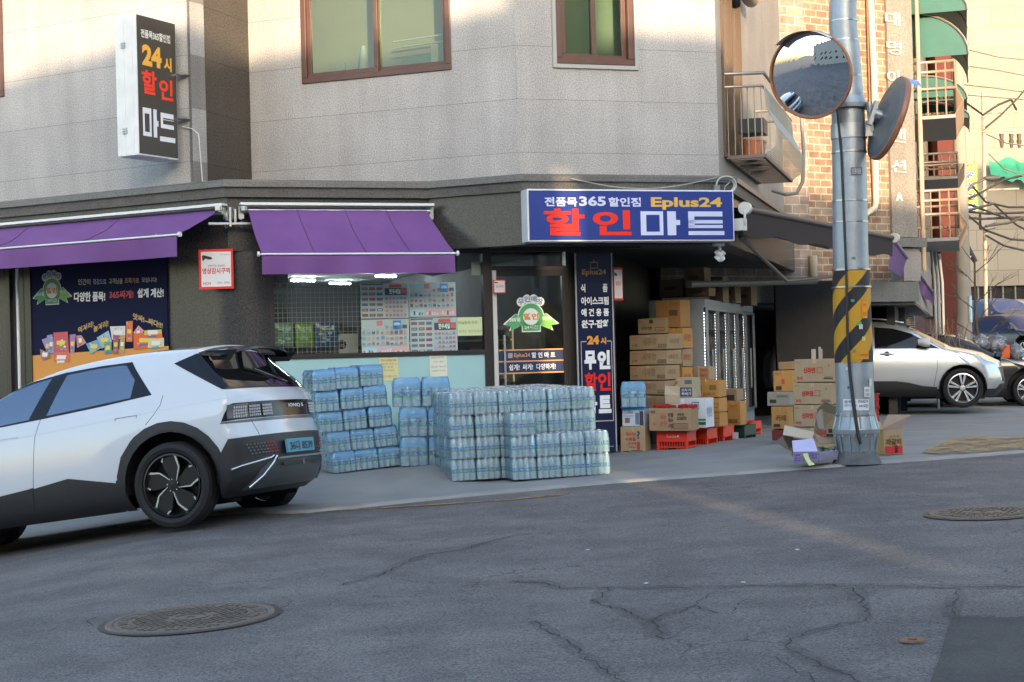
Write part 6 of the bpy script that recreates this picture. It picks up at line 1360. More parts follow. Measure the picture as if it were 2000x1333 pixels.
# ---------------------------------------------------------------- silver suv on the right
fw = at(1881, 797, 27.3); th = R_(-10); X = Vector((math.cos(th), math.sin(th), -.02)).normalized(); L = Vector((-math.sin(th), math.cos(th), 0)); O = fw + L*.90 - X*2.64
def suv_spec(paint, glass):
    Q = [('L', 'cladding', 'cladding', [(-1.2,.15),(4,.15),(4,.33),(-1.2,.36)], .004), ('s', 'cladding', 'cladding', [(.5,.2),(2.15,.2),(2.2,.37),(1.95,.39),(1.70,.45),(1.5,.475),(.5,.48)], .006)]
    Q += [('s', 'door', paint, [(1.10,.49),(1.10,1.04),(2.19,1.045),(2.20,.72),(2.13,.39),(1.98,.40),(1.70,.46),(1.5,.485)]), ('s', 'door', paint, [(.2,1.02),(1.08,1.04),(1.08,.49),(.46,.49),(.42,.7),(.25,.86)])]
    Q += [('s', 'seam', 'seam', line((2.205,1.05),(2.205,.73),.008)), ('s', 'seam', 'seam', line((2.205,.73),(2.14,.38),.008)), ('s', 'seam', 'seam', line((1.09,1.04),(1.09,.45),.008))]
    Q += [('s', 'side_window', glass, [(1.12,1.06),(1.12,1.45),(1.45,1.42),(1.76,1.33),(2.0,1.19),(2.24,1.06)], .002), ('s', 'side_window', glass, [(.05,1.10),(.3,1.40),(.7,1.46),(1.07,1.455),(1.07,1.06),(.2,1.05)], .002), ('s', 'quarter_window', glass, [(-.5,1.2),(-.35,1.34),(.18,1.40),(.0,1.12)], .002)]
    Q += [('t', 'windscreen', glass, [(1.72,-.60),(2.36,-.74),(2.36,.74),(1.72,.60)], .002), ('r', 'rear_window', glass, [(-.6,1.05),(.6,1.05),(.5,1.42),(-.5,1.42)], .002)]
    Q += [('L', 'headlamp', 'lens_clear', [(2.90,.955),(3.08,.90),(3.45,.82),(3.47,.73),(3.32,.735),(3.05,.83)], .004)]
    Q += [('f', 'grille', 'gloss_black', [(-.42,.46),(.42,.46),(.5,.72),(-.5,.72)], .004), ('f', 'bumper_vent', 'cladding', [(-.6,.30),(.6,.30),(.5,.42),(-.5,.42)], .004)]
    Q += [('s', 'cut', 'seam', circ(0, .36, .41)), ('s', 'cut', 'seam', circ(2.64, .36, .41))]
    return dict(paint=paint, wb=2.64, r=.35, ra=.415, parts=Q, zb=.20, xr=[(.2,-.7),(.4,-.85),(.7,-.88),(1.0,-.82),(1.3,-.62),(1.5,-.45)],
        xf=[(.18,3.30),(.29,3.40),(.43,3.46),(.61,3.45),(.74,3.40),(.81,3.34),(.9,3.2),(1.0,2.95),(1.1,2.5),(1.3,2.2),(1.55,1.8)],
        zt=[(-.5,1.46),(0,1.52),(.6,1.55),(1.14,1.545),(1.30,1.54),(1.57,1.50),(1.92,1.36),(2.17,1.21),(2.36,1.075),(2.69,1.02),(3.04,.94),(3.25,.86),(3.36,.78)],
        W=[(.18,.78),(.28,.87),(.45,.905),(.6,.91),(.8,.905),(.95,.885),(1.05,.86),(1.15,.82),(1.3,.75),(1.45,.67),(1.55,.58)], plan=[(-.9,.86),(-.6,.95),(0,1),(2.5,1),(2.9,.97),(3.2,.90),(3.46,.80)], fc=[(0,.40),(.7,.40),(1.0,.25),(1.3,.15)], crown=.05)
SV = suv_spec('paint_silver', 'dark_tint')
sv = thing('parked_suv', 'silver compact suv parked under the brick building behind the road pole', 'car', car_matrix(O, X, L)); build_car(SV, sv)
for x in (0, 2.64): wheel(sv, x, -.79, .352, -1, 'multi', rim=.74, rot=.0); wheel(sv, x, .79, .352, 1, 'multi', rim=.74)
for s in (-1, 1):
    b = MB(); b.lathe([(0,-.13),(.05,-.12),(.085,-.03),(.09,.04),(.07,.09),(0,.11)], 14, (1.98, s*.97, 1.17), c=(.55,.57,.6), axis='x'); b.box(1.96, 2.05, s*.86, s*.95, 1.08, 1.12, c=(.03,.03,.03)); b.build('wing_mirror', 'printed_gloss', sv)
    b = MB(); b.tube([(1.20, s*.895, .96), (1.27, s*.925, .965), (1.38, s*.925, .962), (1.45, s*.895, .955)], [.008,.016,.016,.008], 8, c=(.5,.52,.55)); b.lathe([(0,0),(.05,0),(.04,.006),(0,.006)], 12, (1.33, s*.893, .962), c=(.08,.08,.09), axis='y'); b.build('handle', 'printed_gloss', sv)
    b = MB(); b.tube([(.1, s*.58, 1.56), (.4, s*.58, 1.60), (1.2, s*.58, 1.60), (1.65, s*.58, 1.53)], .016, 6); b.build('roof_rail', 'rim_bright', sv)
    b = MB(); b.lathe([(0,0),(.045,0),(.03,.02),(0,.02)], 12, (3.30, s*.78, .50), c=(.75,.75,.72), axis='x'); b.build('fog_lamp', 'printed_gloss', sv)
def sedan_spec(paint, glass):
    S_ = suv_spec(paint, glass); S_['zt'] = [(a, .55*(b - 1) + .95 if b > 1 else b*.93) for a, b in S_['zt']]; S_['zt'] = [(-.5,1.34),(0,1.40),(.6,1.44),(1.1,1.43),(1.4,1.38),(1.8,1.22),(2.2,1.02),(2.36,.96),(2.7,.92),(3.04,.85),(3.25,.78),(3.36,.70)]
    S_['xr'] = [(.2,-.6),(.4,-.72),(.7,-.74),(.95,-.7),(1.2,-.5),(1.4,-.3)]; S_['xf'] = [(a*.93, b) for a, b in S_['xf']]
    S_['W'] = [(.18,.74),(.28,.82),(.45,.855),(.7,.86),(.88,.84),(.96,.80),(1.1,.73),(1.25,.65),(1.4,.56),(1.5,.5)]
    S_['parts'] = [p for p in S_['parts'] if p[1] in ('cladding', 'cut')] + [('s', 'side_window', glass, [(.1,.98),(.35,1.27),(.8,1.33),(1.3,1.30),(1.7,1.17),(2.1,.96)], .002), ('t', 'windscreen', glass, [(1.52,-.55),(2.28,-.68),(2.28,.68),(1.52,.55)], .002), ('f', 'grille', 'gloss_black', [(-.35,.32),(.35,.32),(.5,.5),(-.5,.5)], .004), ('L', 'headlamp', 'lens_clear', [(2.95,.80),(3.4,.70),(3.47,.60),(3.2,.62)], .004)]
    return S_
def far_car(spec, label, px, py, Y, yaw, z=None, group=None):
    q = at(px, py, Y); t = thing('parked_car', label, 'car', T(q.x, q.y, zg(q.x, q.y) if z is None else z, yaw), group); build_car(spec, t)
    for x in (0, 2.64):
        for s in (-1, 1): wheel(t, x, s*.76, .33, s, 'multi')
    if spec['paint'] == 'paint_blue': b = MB(); b.disc((3.37, 0, .66), .08, 12, c=(.6,.62,.65)); b.v = [Vector((3.40 + (v.y), v.x - 3.37, v.z)) for v in b.v]; b.build('badge', 'printed_gloss', t)
    for s in (-1, 1): b = MB(); b.box(2.0, 2.12, s*.80, s*.96, .98, 1.08, c=(.03,.05,.1)); b.build('wing_mirror', 'printed_gloss', t, bevel=.02)
    return t
BL = sedan_spec('paint_blue', 'far_glass')
far_car(BL, 'dark blue hatchback facing the street behind the trash bags', 1938, 640, 50, R_(-70), z=.75)
far_car(suv_spec('paint_blue', 'far_glass'), 'dark blue suv farthest up the street behind the other blue car', 1912, 600, 60, R_(-72), z=1.42)
far_car(sedan_spec('paint_pale', 'far_glass'), 'pale car cut by the right edge of the photo', 1998, 610, 60, R_(-78), z=1.25)
q = at(1900, 700, 31.5); far_car(sedan_spec('paint_black', 'dark_tint'), 'black car whose headlight shows past the silver suv nose', 1890 - 160, 700, 31.0, R_(-9), z=zg(9.5, 31) - .02)
# dark partition hiding the back of the covered bay
def pxwall(name, x0, x1, y0, y1, Y, m, label, cat, th=.15, rz=0):
    a = at(x0, y1, Y); c = at(x1, y0, Y); W_ = (x1-x0)*Y/3000; b = MB(); b.box(0, W_, 0, th, 0, c.z - a.z); return tag(b.build(name, m, M=T(a.x, a.y, a.z, rz)), label, cat)
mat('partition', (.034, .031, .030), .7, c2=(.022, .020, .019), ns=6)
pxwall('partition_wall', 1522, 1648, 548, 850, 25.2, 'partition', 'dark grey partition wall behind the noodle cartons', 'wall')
# ================================================================ road pole with mirrors
pb_ = gnd(1672, 893); px_, py_ = pb_.x, 15.0; pb_ = Vector((px_, py_, zg(px_, py_)))
lean = lambda px, py: at(px, py, 15.0)
pole = thing('road_pole', 'thick galvanised road pole with a yellow and black striped guard and flared base', 'pole')
AX = [(1674, 905), (1671, 800), (1668, 720), (1664, 600), (1661, 480), (1659, 330), (1656, 190)]
axp = [lean(*p) for p in AX]
def axis(py):
    for (a, b_), (pa_, pb2) in zip(zip(AX, AX[1:]), zip(axp, axp[1:])):
        if b_[1] <= py <= a[1]: return pa_.lerp(pb2, (a[1]-py)/(a[1]-b_[1]))
    return axp[0] if py > 500 else axp[-1]
k15 = 15.0/3000
def ringtube(b, ys, rs, n=28, **k): b.tube([axis(y) for y in ys], [r*k15 for r in rs], n, **k)
b = MB(); ringtube(b, [905, 868, 842], [36, 37, 44]); ringtube(b, [838, 800, 720, 600, 480, 330, 214], [38, 37, 36, 35, 34, 33, 32]); b.build('shaft', 'galv', pole)
b = MB(); ringtube(b, [846, 838], [45, 46]); ringtube(b, [838, 800], [44, 35])
for i in range(12):
    a = i/12*2*math.pi; p0 = axis(836); p1 = axis(806); b.tube([p0 + Vector((math.cos(a), math.sin(a), 0))*43*k15, p1 + Vector((math.cos(a), math.sin(a), 0))*36*k15], .012, 4)
    b.tube([axis(850) + Vector((math.cos(a), math.sin(a), 0))*42*k15, axis(882) + Vector((math.cos(a), math.sin(a), 0))*37*k15], .012, 4)
    p = axis(846) + Vector((math.cos(a+.2), math.sin(a+.2), 0))*42*k15; b.tube([p, p - Vector((0,0,.03))], .012, 6)
b.build('base_flange', 'galv', pole)
b = MB(); ringtube(b, [906, 892, 880], [48, 42, 38], n=20); b.build('base_grout', mat('grout', (.15,.16,.165), .95, c2=(.09,.095,.10), ns=9, bump=.9, bs=18), pole)
# striped guard: wrap mapped pattern
m = mat('guard_stripes', rough=.5); t_ = m.node_tree; bs_ = t_.nodes['Principled BSDF']
uvn = nd(t_, 'ShaderNodeUVMap'); uvn.uv_map = 'UVMap'; sp = nd(t_, 'ShaderNodeSeparateXYZ'); t_.links.new(uvn.outputs[0], sp.inputs[0])
ad = nd(t_, 'ShaderNodeMath', operation='MULTIPLY_ADD'); ad.inputs[1].default_value = -1.0; t_.links.new(sp.outputs[0], ad.inputs[0]); t_.links.new(sp.outputs[1], ad.inputs[2])
f_ = nd(t_, 'ShaderNodeMath', operation='PINGPONG'); f_.inputs[1].default_value = .5; t_.links.new(ad.outputs[0], f_.inputs[0])
g_ = nd(t_, 'ShaderNodeMath', operation='GREATER_THAN'); g_.inputs[1].default_value = .265; t_.links.new(f_.outputs[0], g_.inputs[0])
mp = nd(t_, 'ShaderNodeMapping'); mp.inputs['Scale'].default_value = (26, 30, 1); vo = nd(t_, 'ShaderNodeTexVoronoi'); vo.inputs['Randomness'].default_value = 0; t_.links.new(uvn.outputs[0], mp.inputs[0]); t_.links.new(mp.outputs[0], vo.inputs['Vector'])
rp = nd(t_, 'ShaderNodeValToRGB'); rp.color_ramp.elements[0].position = .15; rp.color_ramp.elements[1].position = .3; rp.color_ramp.elements[0].color = (.8,.8,.8,1); rp.color_ramp.elements[1].color = (1,1,1,1); t_.links.new(vo.outputs['Distance'], rp.inputs[0])
mx = nd(t_, 'ShaderNodeMixRGB'); mx.inputs[1].default_value = (.58, .30, .012, 1); mx.inputs[2].default_value = (.016, .016, .017, 1); t_.links.new(g_.outputs[0], mx.inputs[0])
m2 = nd(t_, 'ShaderNodeMixRGB', blend_type='MULTIPLY'); m2.inputs[0].default_value = 1; t_.links.new(mx.outputs[0], m2.inputs[1]); t_.links.new(rp.outputs[0], m2.inputs[2]); t_.links.new(m2.outputs[0], bs_.inputs['Base Color'])
bp = nd(t_, 'ShaderNodeBump'); bp.inputs['Strength'].default_value = .6; bp.inputs['Distance'].default_value = .004; bp.invert = True; t_.links.new(vo.outputs['Distance'], bp.inputs['Height']); t_.links.new(bp.outputs[0], bs_.inputs['Normal'])
n, mrow = 36, 8; me = bpy.data.meshes.new('guard'); V = []; Fc = []; UV = []
for j in range(mrow + 1):
    c_ = axis(708 - (708-530)*j/mrow); r_ = (37.0 - .9*j/mrow)*k15
    for i in range(n + 1): a = 2*math.pi*i/n; V.append((c_.x + r_*math.cos(a), c_.y + r_*math.sin(a), c_.z))
for j in range(mrow):
    for i in range(n): Fc.append((j*(n+1)+i, j*(n+1)+i+1, (j+1)*(n+1)+i+1, (j+1)*(n+1)+i)); UV.append([(i/n*3.0, j/mrow*2.3+.05), ((i+1)/n*3.0, j/mrow*2.3+.05), ((i+1)/n*3.0, (j+1)/mrow*2.3+.05), (i/n*3.0, (j+1)/mrow*2.3+.05)])
me.from_pydata(V, [], Fc); uv = me.uv_layers.new(name='UVMap'); k = 0
for q in UV:
    for c in q: uv.data[k].uv = c; k += 1
me.materials.append(m); me.polygons.foreach_set('use_smooth', [True]*len(Fc)); g = bpy.data.objects.new('striped_guard', me); col.objects.link(g); g.parent = pole
for y, r in ((563, 37.4), (529, 36.6), (812, 38.5), (395, 33.9), (300, 33.5), (436, 34)):
    b = MB(); p = axis(y); q = axis(y - 3); b.tube([p, q], r*k15 + .004, 32, c=(.42,.44,.46)); b.build('steel_band', 'steel', pole)
def onpole(px, py, r=37.8):   # point on the front of the pole
    c = axis(py); d = ray(px, py); d.normalize(); R0 = r*k15; 
    oc = CAM - c; bq = 2*(d.x*oc.x + d.y*oc.y); aq = d.x**2 + d.y**2; cq = oc.x**2 + oc.y**2 - R0*R0; ds = bq*bq - 4*aq*cq
    t = (-bq - math.sqrt(max(0, ds)))/(2*aq); return CAM + d*t
b = MB(); pts = [(1635,215),(1643,300),(1648,420),(1653,540),(1655,640),(1659,720),(1667,790),(1676,850),(1681,868)]
b.tube([onpole(x, y, 39 if 525 < y < 720 else 36 if y < 525 else 40 if y < 830 else 46) for x, y in pts], [.012]*4 + [.014, .016, .018, .018, .014], 6, c=(.02,.02,.022)); b.build('cable', 'printed', pole)
def sticker(x0, y0, x1, y1, c, txt=(), r=39.2, lab=None):
    b = MB(); n = 6; P = []
    for i in range(n + 1): x = x0 + (x1-x0)*i/n; P += [tuple(onpole(x, y1, r)), tuple(onpole(x, y0, r))]
    b.add(P, [(2*i, 2*i+2, 2*i+3, 2*i+1) for i in range(n)], c, sm=True)
    for (s_, a0, b0, a1, b1, cc) in txt: b.text(s_, 0, 1, 0, 1, 0, cc, bold=.02, fn=lambda u, y, z: tuple(onpole(a0 + (a1-a0)*u, b1 + (b0-b1)*z, r + .5)))
    o = b.build('sticker', 'printed', pole)
DK = (.08,.08,.12)
sticker(1647, 780, 1697, 802, (.66,.68,.74), [('세진 용달 이사', 1649, 782, 1672, 788, DK), ('010-5274', 1676, 781, 1695, 787, DK), ('포장이사 원룸', 1649, 790, 1673, 795, (.2,.25,.5)), ('24시간', 1678, 790, 1695, 796, DK)], r=38.2)
sticker(1688, 756, 1700, 776, (.62,.64,.66), [('신고', 1690, 760, 1698, 765, DK), ('120', 1690, 768, 1698, 773, (.4,.15,.15))], r=38.2)
sticker(1684, 590, 1694, 622, (.72,.30,.02), [('안전', 1686, 593, 1692, 600, (.6,.02,.01)), ('주의', 1686, 610, 1692, 618, (.6,.02,.01))])
sticker(1679, 688, 1697, 702, (.62,.28,.02), [('부착금지', 1681, 691, 1696, 697, (.55,.06,.02))]); sticker(1652, 717, 1660, 723, (.6,.66,.72), r=38); sticker(1655, 755, 1659, 760, (.05,.07,.3), r=38)
sticker(1662, 327, 1684, 342, (.13,.14,.16), [('신용대출', 1664, 329, 1682, 340, (.45,.48,.5))], r=34.8); sticker(1664, 502, 1671, 506, (.02,.25,.16), r=36); sticker(1662, 585, 1669, 590, (.02,.28,.2)); sticker(1674, 629, 1683, 636, (.05,.35,.1)); sticker(1678, 634, 1685, 643, (.62,.5,.45)); sticker(1684, 658, 1690, 666, (.6,.55,.2)); sticker(1698, 740, 1702, 755, (.6,.62,.64), r=38.4); sticker(1666, 683, 1671, 688, (.05,.25,.2))
# upper bracket collar and curved arm going up and back
b = MB(); ringtube(b, [214, 206], [41, 42], c=(.1,.1,.1)); ringtube(b, [205, 190], [36, 31]); b.build('collar', 'galv', pole)
b = MB(); up_ = [(1656, 200), (1654, 150), (1650, 90), (1646, 45), (1646, 10), (1652, -30), (1664, -80)]
b.tube([at(x, y, 15.0) for x, y in up_], [31*k15, 29*k15, 27.5*k15, 27*k15, 26.5*k15, 26*k15, 25*k15], 28); b.build('upper_pipe', 'galv', pole)
b = MB(); 
for y in (152, 82, 44): p = at(1654 - (152-y)*.07, y, 15); b.tube([p, p + Vector((0,0,.012))], 29.5*k15 if y > 100 else 28*k15, 28)
b.build('pipe_band', 'steel', pole)
# mirror bracket on the right
b = MB(); p = axis(258); b.tube([p - Vector((0,0,.07)), p + Vector((0,0,.07))], 34.8*k15, 28); q = at(1702, 252, 14.85); b.box(p.x + .12, q.x, 14.80, 14.84, q.z - .075, q.z + .075)
b.tube([at(1697, 200, 14.82), at(1704, 258, 14.82)], .032, 12); b.build('bracket', 'white_metal' if False else mat('zinc', (.42,.44,.47), .35, .6), pole)
b = MB(); b.add([at(1704, 218, 14.8), at(1742, 215, 14.75), at(1738, 244, 14.75), at(1704, 238, 14.8)], [(0,1,2,3)]); o = b.build('bracket_arm', 'zinc', pole); o.modifiers.new('solid', 'SOLIDIFY').thickness = .02
mat('mirror_glass', (.86, .88, .92), .015, 1); mat('mirror_rim', (.30, .13, .07), .4); mat('mirror_back', (.10, .12, .14), .4, .3, c2=(.13,.15,.17), ns=3)
def road_mirror(name, label, px, py, Y, rpx, nrm, hood=True):
    c = at(px, py, Y); r = rpx*Y/3000; nz = Vector(nrm).normalized(); x = Vector((0, 0, 1)).cross(nz).normalized(); y = nz.cross(x)
    M = Matrix(((x.x, y.x, nz.x, c.x), (x.y, y.y, nz.y, c.y), (x.z, y.z, nz.z, c.z), (0, 0, 0, 1)))
    t = thing(name, label, 'traffic mirror', M); n = 48; K = 16; Rc = r*3.6
    b = MB(); b.lathe([(r*.965*math.sin(math.pi/2*i/K)**1, math.sqrt(Rc**2 - (r*.965*math.sin(math.pi/2*i/K))**2) - math.sqrt(Rc**2 - (r*.965)**2)) for i in range(K, -1, -1)], 64); b.build('mirror', 'mirror_glass', t)
    b = MB(); b.lathe([(r*.955, .004), (r*.965, .022), (r, .022), (r*1.015, 0), (r, -.03), (r*.97, -.035)], 64); b.build('rim', 'mirror_rim', t)
    b = MB(); b.lathe([(r*.985, -.03), (r*.85, -.055), (r*.4, -.085), (0, -.09)], 48); b.build('back', 'mirror_back', t)
    b = MB(); P = []; N_ = 24
    for i in range(N_ + 1):
        a = R_(50) + R_(80)*i/N_; 
        for (rr_, zz_) in ((r*1.0, .0), (r*1.02, .12)): P.append((rr_*math.cos(a), rr_*math.sin(a), zz_))
    b.add(P, [(2*i, 2*i+2, 2*i+3, 2*i+1) for i in range(N_)], sm=True); b.build('hood', 'white_metal' if hood else 'blue_hood', t)
    b = MB(); b.tube([(0, 0, -.09), (0, 0, -.16)], .05, 10); b.box(-.03, .03, -.12, .12, -.19, -.15); b.build('mount', 'zinc', t); return t
mat('blue_hood', (.25, .33, .62), .4)
road_mirror('traffic_mirror', 'round convex traffic mirror facing the street, left of the pole', 1583, 147, 14.6, 85, (-.55, -.80, -.22))
mm = road_mirror('traffic_mirror', 'round traffic mirror seen almost edge on, right of the pole with blue hood', 1737, 232, 14.7, 84, (.99, .10, -.02), hood=False)
mm.matrix_world = mm.matrix_world @ Matrix.Identity(4)
M_ = mm.matrix_world.copy(); tr_ = M_.translation.copy(); M_.translation = (0,0,0); M_ = Matrix.Rotation(R_(18), 4, 'Y') @ M_; M_.translation = tr_; mm.matrix_world = M_
b = MB(); b.tube([at(1600, 190, 14.8), at(1640, 195, 14.9)], .03, 10); b.build('bracket_arm', 'zinc', pole)
# ================================================================ bottled water
def film(name, c, dm, gl=.12, tr=.75, bs=9, fr_k=2.2):
    m = bpy.data.materials.new(name); m.use_nodes = True; t = m.node_tree; t.nodes.clear(); o = nd(t, 'ShaderNodeOutputMaterial')
    tp = nd(t, 'ShaderNodeBsdfTransparent'); tp.inputs[0].default_value = (*[1 - (1-a)*(1-tr) for a in c], 1); d0 = nd(t, 'ShaderNodeBsdfDiffuse'); d0.inputs[0].default_value = (*c, 1); d1 = nd(t, 'ShaderNodeBsdfTranslucent'); d1.inputs[0].default_value = (*c, 1); df = nd(t, 'ShaderNodeMixShader'); df.inputs[0].default_value = .12; t.links.new(d0.outputs[0], df.inputs[1]); t.links.new(d1.outputs[0], df.inputs[2]); g = nd(t, 'ShaderNodeBsdfGlossy'); g.inputs['Roughness'].default_value = gl
    m1 = nd(t, 'ShaderNodeMixShader'); m1.inputs[0].default_value = dm; t.links.new(tp.outputs[0], m1.inputs[1]); t.links.new(df.outputs[0], m1.inputs[2])
    fr = nd(t, 'ShaderNodeFresnel'); fr.inputs[0].default_value = 1.5; mu = nd(t, 'ShaderNodeMath', operation='MULTIPLY'); mu.inputs[1].default_value = fr_k; mu.use_clamp = True; t.links.new(fr.outputs[0], mu.inputs[0])
    m2 = nd(t, 'ShaderNodeMixShader'); t.links.new(mu.outputs[0], m2.inputs[0]); t.links.new(m1.outputs[0], m2.inputs[1]); t.links.new(g.outputs[0], m2.inputs[2]); t.links.new(m2.outputs[0], o.inputs[0])
    if bs:
        tc = nd(t, 'ShaderNodeTexCoord'); n_ = nd(t, 'ShaderNodeTexNoise'); n_.inputs['Scale'].default_value = bs; n_.inputs['Detail'].default_value = 4; n_.inputs['Distortion'].default_value = 1.2; b_ = nd(t, 'ShaderNodeBump'); b_.inputs['Strength'].default_value = .9; b_.inputs['Distance'].default_value = .02
        t.links.new(tc.outputs['Object'], n_.inputs['Vector']); t.links.new(n_.outputs[0], b_.inputs['Height'])
        for s_ in (g.inputs['Normal'], fr.inputs['Normal']): t.links.new(b_.outputs[0], s_)
    MATS[name] = m
film('water_clear', (.52, .84, 1.0), .90, .04, 1, 0, 1.3); film('water_blue', (.52, .82, 1.0), .90, .04, 1, 0, 1.3)
film('wrap_clear', (.66, .90, 1.0), .20, .05, 1, 26, 1.7); film('wrap_tint', (.50, .82, 1.0), .18, .05, 1, 26, 1.7); film('wrap_blue', (.17, .56, 1.0), .40, .05, .85, 26, 1.9)
mat('label_blue', (.01, .12, .52), .35, c2=(.22, .52, .90), ns=34, nmix=.15); mat('label_green', (.05, .50, .12), .4); mat('cap_white', (.75, .82, .88), .4); mat('cap_blue', (.08, .25, .62), .4)
def bottle_mesh(r, h, mats, n=12):
    b = MB(); rib = []
    z0 = .0; prof = [(0, 0), (r*.8, 0), (r, .012)]; z = .012
    while z < h*.27: prof += [(r, z + .014), (r*.93, z + .020), (r*.93, z+.024), (r, z + .030)]; z += .030
    zl = z; prof += [(r, zl + .002)]
    ms = [0]*(len(prof) - 1)
    def addp(p, m_): prof.append(p); ms.append(m_)
    addp((r*1.01, zl + .003), 0); addp((r*1.01, zl + h*.055), 2); addp((r*1.01, zl + h*.20), 1); addp((r, zl + h*.21), 0); addp((r*.90, zl + h*.24), 0); addp((r*.97, zl + h*.28), 0); addp((r*.92, h*.68), 0); addp((r*.62, h*.83), 0); addp((r*.42, h*.90), 0); addp((r*.42, h*.905), 0); addp((r*.47, h*.905), 3); addp((r*.47, h*.985), 3); addp((0, h*.99), 3)
    b.lathe(prof, n, mats=ms); me_o = b.build('bottle', mats); me = me_o.data; bpy.data.objects.remove(me_o); return me
BM_S = bottle_mesh(.0315, .222, ['water_clear', 'label_blue', 'label_green', 'cap_white']); BM_B = bottle_mesh(.0315, .222, ['water_blue', 'label_blue', 'label_green', 'cap_blue']); BM_L = bottle_mesh(.050, .315, ['water_blue', 'label_blue', 'label_green', 'cap_blue'], 16)
def wrap_mesh(W_, D_, H_, m, seed):
    rr = random.Random(seed); b = MB(); nx, ny = 8, 8; hw, hd = W_/2 + .003, D_/2 + .003; rd_ = .02
    ring = []
    for (cx, cy_, a0) in ((hw-rd_, hd-rd_, 0), (-hw+rd_, hd-rd_, 90), (-hw+rd_, -hd+rd_, 180), (hw-rd_, -hd+rd_, 270)):
        for i in range(4): a = R_(a0 + 30*i); ring.append((cx + rd_*math.cos(a), cy_ + rd_*math.sin(a)))
    R2_ = []
    for i in range(16):
        p, q = ring[i], ring[(i+1) % 16]; L_ = math.hypot(q[0]-p[0], q[1]-p[1]); k_ = max(1, int(L_/.033)); R2_ += [(p[0]+(q[0]-p[0])*j/k_, p[1]+(q[1]-p[1])*j/k_) for j in range(k_)]
    n = len(R2_); lv = [(0, 1.0), (.35, .995), (.62, 1.0), (.78, .99), (.90, .93), (.985, .86)]; V = []
    for f_z, s_ in lv:
        for (x, y) in R2_:
            j_ = rr.uniform(-.004, .004) if f_z > .1 else 0; V.append((x*s_ + j_, y*s_ + j_*.7, f_z*H_ + rr.uniform(-.004, .004)*(f_z > .5)))
    F = [(l*n+i, l*n+(i+1) % n, (l+1)*n+(i+1) % n, (l+1)*n+i) for l in range(len(lv)-1) for i in range(n)]
    nl = len(lv) - 1
    for l in range(nl): b.add(V, F[l*n:(l+1)*n], sm=True, m=1 if l >= 2 or m[0] == m[1] else 0)
    top_ = [V[(len(lv)-1)*n + i] for i in range(n)]; b.add(top_ + [(0, 0, H_*.985)], [(i, (i+1) % n, n) for i in range(n)], sm=True, m=1)
    o = b.build('wrap', m); me = o.data; bpy.data.objects.remove(o); return me
WR = {}
def pack(M, kind, label, group, nx, ny, r=.0315, H_=.222):
    t = thing('water_pack', label, 'water pack', M, group); me = {'s': BM_S, 'b': BM_B, 'l': BM_L}[kind]; W_, D_ = nx*2*r, ny*2*r
    for i in range(nx):
        for j in range(ny):
            o = bpy.data.objects.new('bottle', me); col.objects.link(o); o.parent = t; o.matrix_basis = T(-W_/2 + r + i*2*r + random.uniform(-.001,.001), -D_/2 + r + j*2*r, random.uniform(0,.002), random.uniform(0, 6), random.gauss(0,.02), random.gauss(0,.02))
    key = (kind, nx, ny, random.randint(0, 3))
    if key not in WR: WR[key] = wrap_mesh(W_, D_, H_, ['wrap_tint', 'wrap_blue'] if kind != 's' else ['wrap_clear', 'wrap_clear'], key[3] + 11)
    o = bpy.data.objects.new('wrap', WR[key]); col.objects.link(o); o.parent = t; return t
ORD = ['first', 'second', 'third', 'fourth', 'fifth', 'sixth', 'seventh']; LAY = ['bottom', 'second', 'third', 'top', 'highest']
# front pile: rotated a little, on the sloping pavement
fp0 = gnd(884, 945); ang = math.atan(.25); slope = math.atan((zg(fp0.x + 1.55, fp0.y + .3) - zg(fp0.x, fp0.y)) / 1.58)
W1, D1, H1 = 4*.063 + .006, 5*.063 + .006, .222
pile = Matrix.Translation((fp0.x, fp0.y, zg(fp0.x, fp0.y) + .022)) @ Matrix.Rotation(ang, 4, 'Z') @ Matrix.Rotation(-slope, 4, 'Y')
def pm(i, j, l): return pile @ T((i + .5)*W1 + random.uniform(-.005,.005), (j + .5)*D1, l*H1, random.gauss(0, .012))
G1 = 'clear wrapped water packs in the large front pile'
for l in range(4):
    for i in range(6):
        for j in range(7):
            if l < 3 and 0 < i < 5 and j > 0: continue
            lb = f'clear water pack, front pile {LAY[l]} layer, {ORD[i]} from left, {ORD[j]} row back'
            pack(pm(i, j, l), 's', lb, G1, 4, 5)
H2 = .222
for i in range(4):
    for l in range(3 if i == 0 else 2):
        M = pile @ T((2.05 + i + .5)*W1 + .02, -.5*D1 - .012, l*H1 + .001, random.gauss(0, .012)); pack(M, 's', f'clear water pack, {LAY[l]} layer of the protruding front row, {ORD[i]} from left', 'clear wrapped water packs in the protruding front row', 4, 5)
# left stack, blue film
ls = gnd(652, 929); ls = Vector((ls.x, ls.y, 0)); M0 = Matrix.Translation((at(650, 929, 16.3).x, 16.3, zg(-1.9, 16.3) + .022)) @ Matrix.Rotation(math.atan(.30), 4, 'Z') @ Matrix.Rotation(-math.atan(.075), 4, 'Y')
for l in range(5):
    for i in range(3):
        for j in range(2 if i != 1 or l == 4 else 1):
            sh = -.035*l + .012*math.sin(l*2.1); M = M0 @ T((i + .5)*W1 + sh, (j + .5)*D1 + .02*math.sin(l + i), l*(H1 - .001), random.gauss(0, .03), 0, .012*l)
            pack(M, 'b', f'blue water pack by the white car, {LAY[l] if l < 3 else ["fourth", "top"][l-3]} layer, {ORD[i]} from left' + (', back row' if j else ', front row'), 'blue wrapped water packs stacked behind the white car', 4, 5)
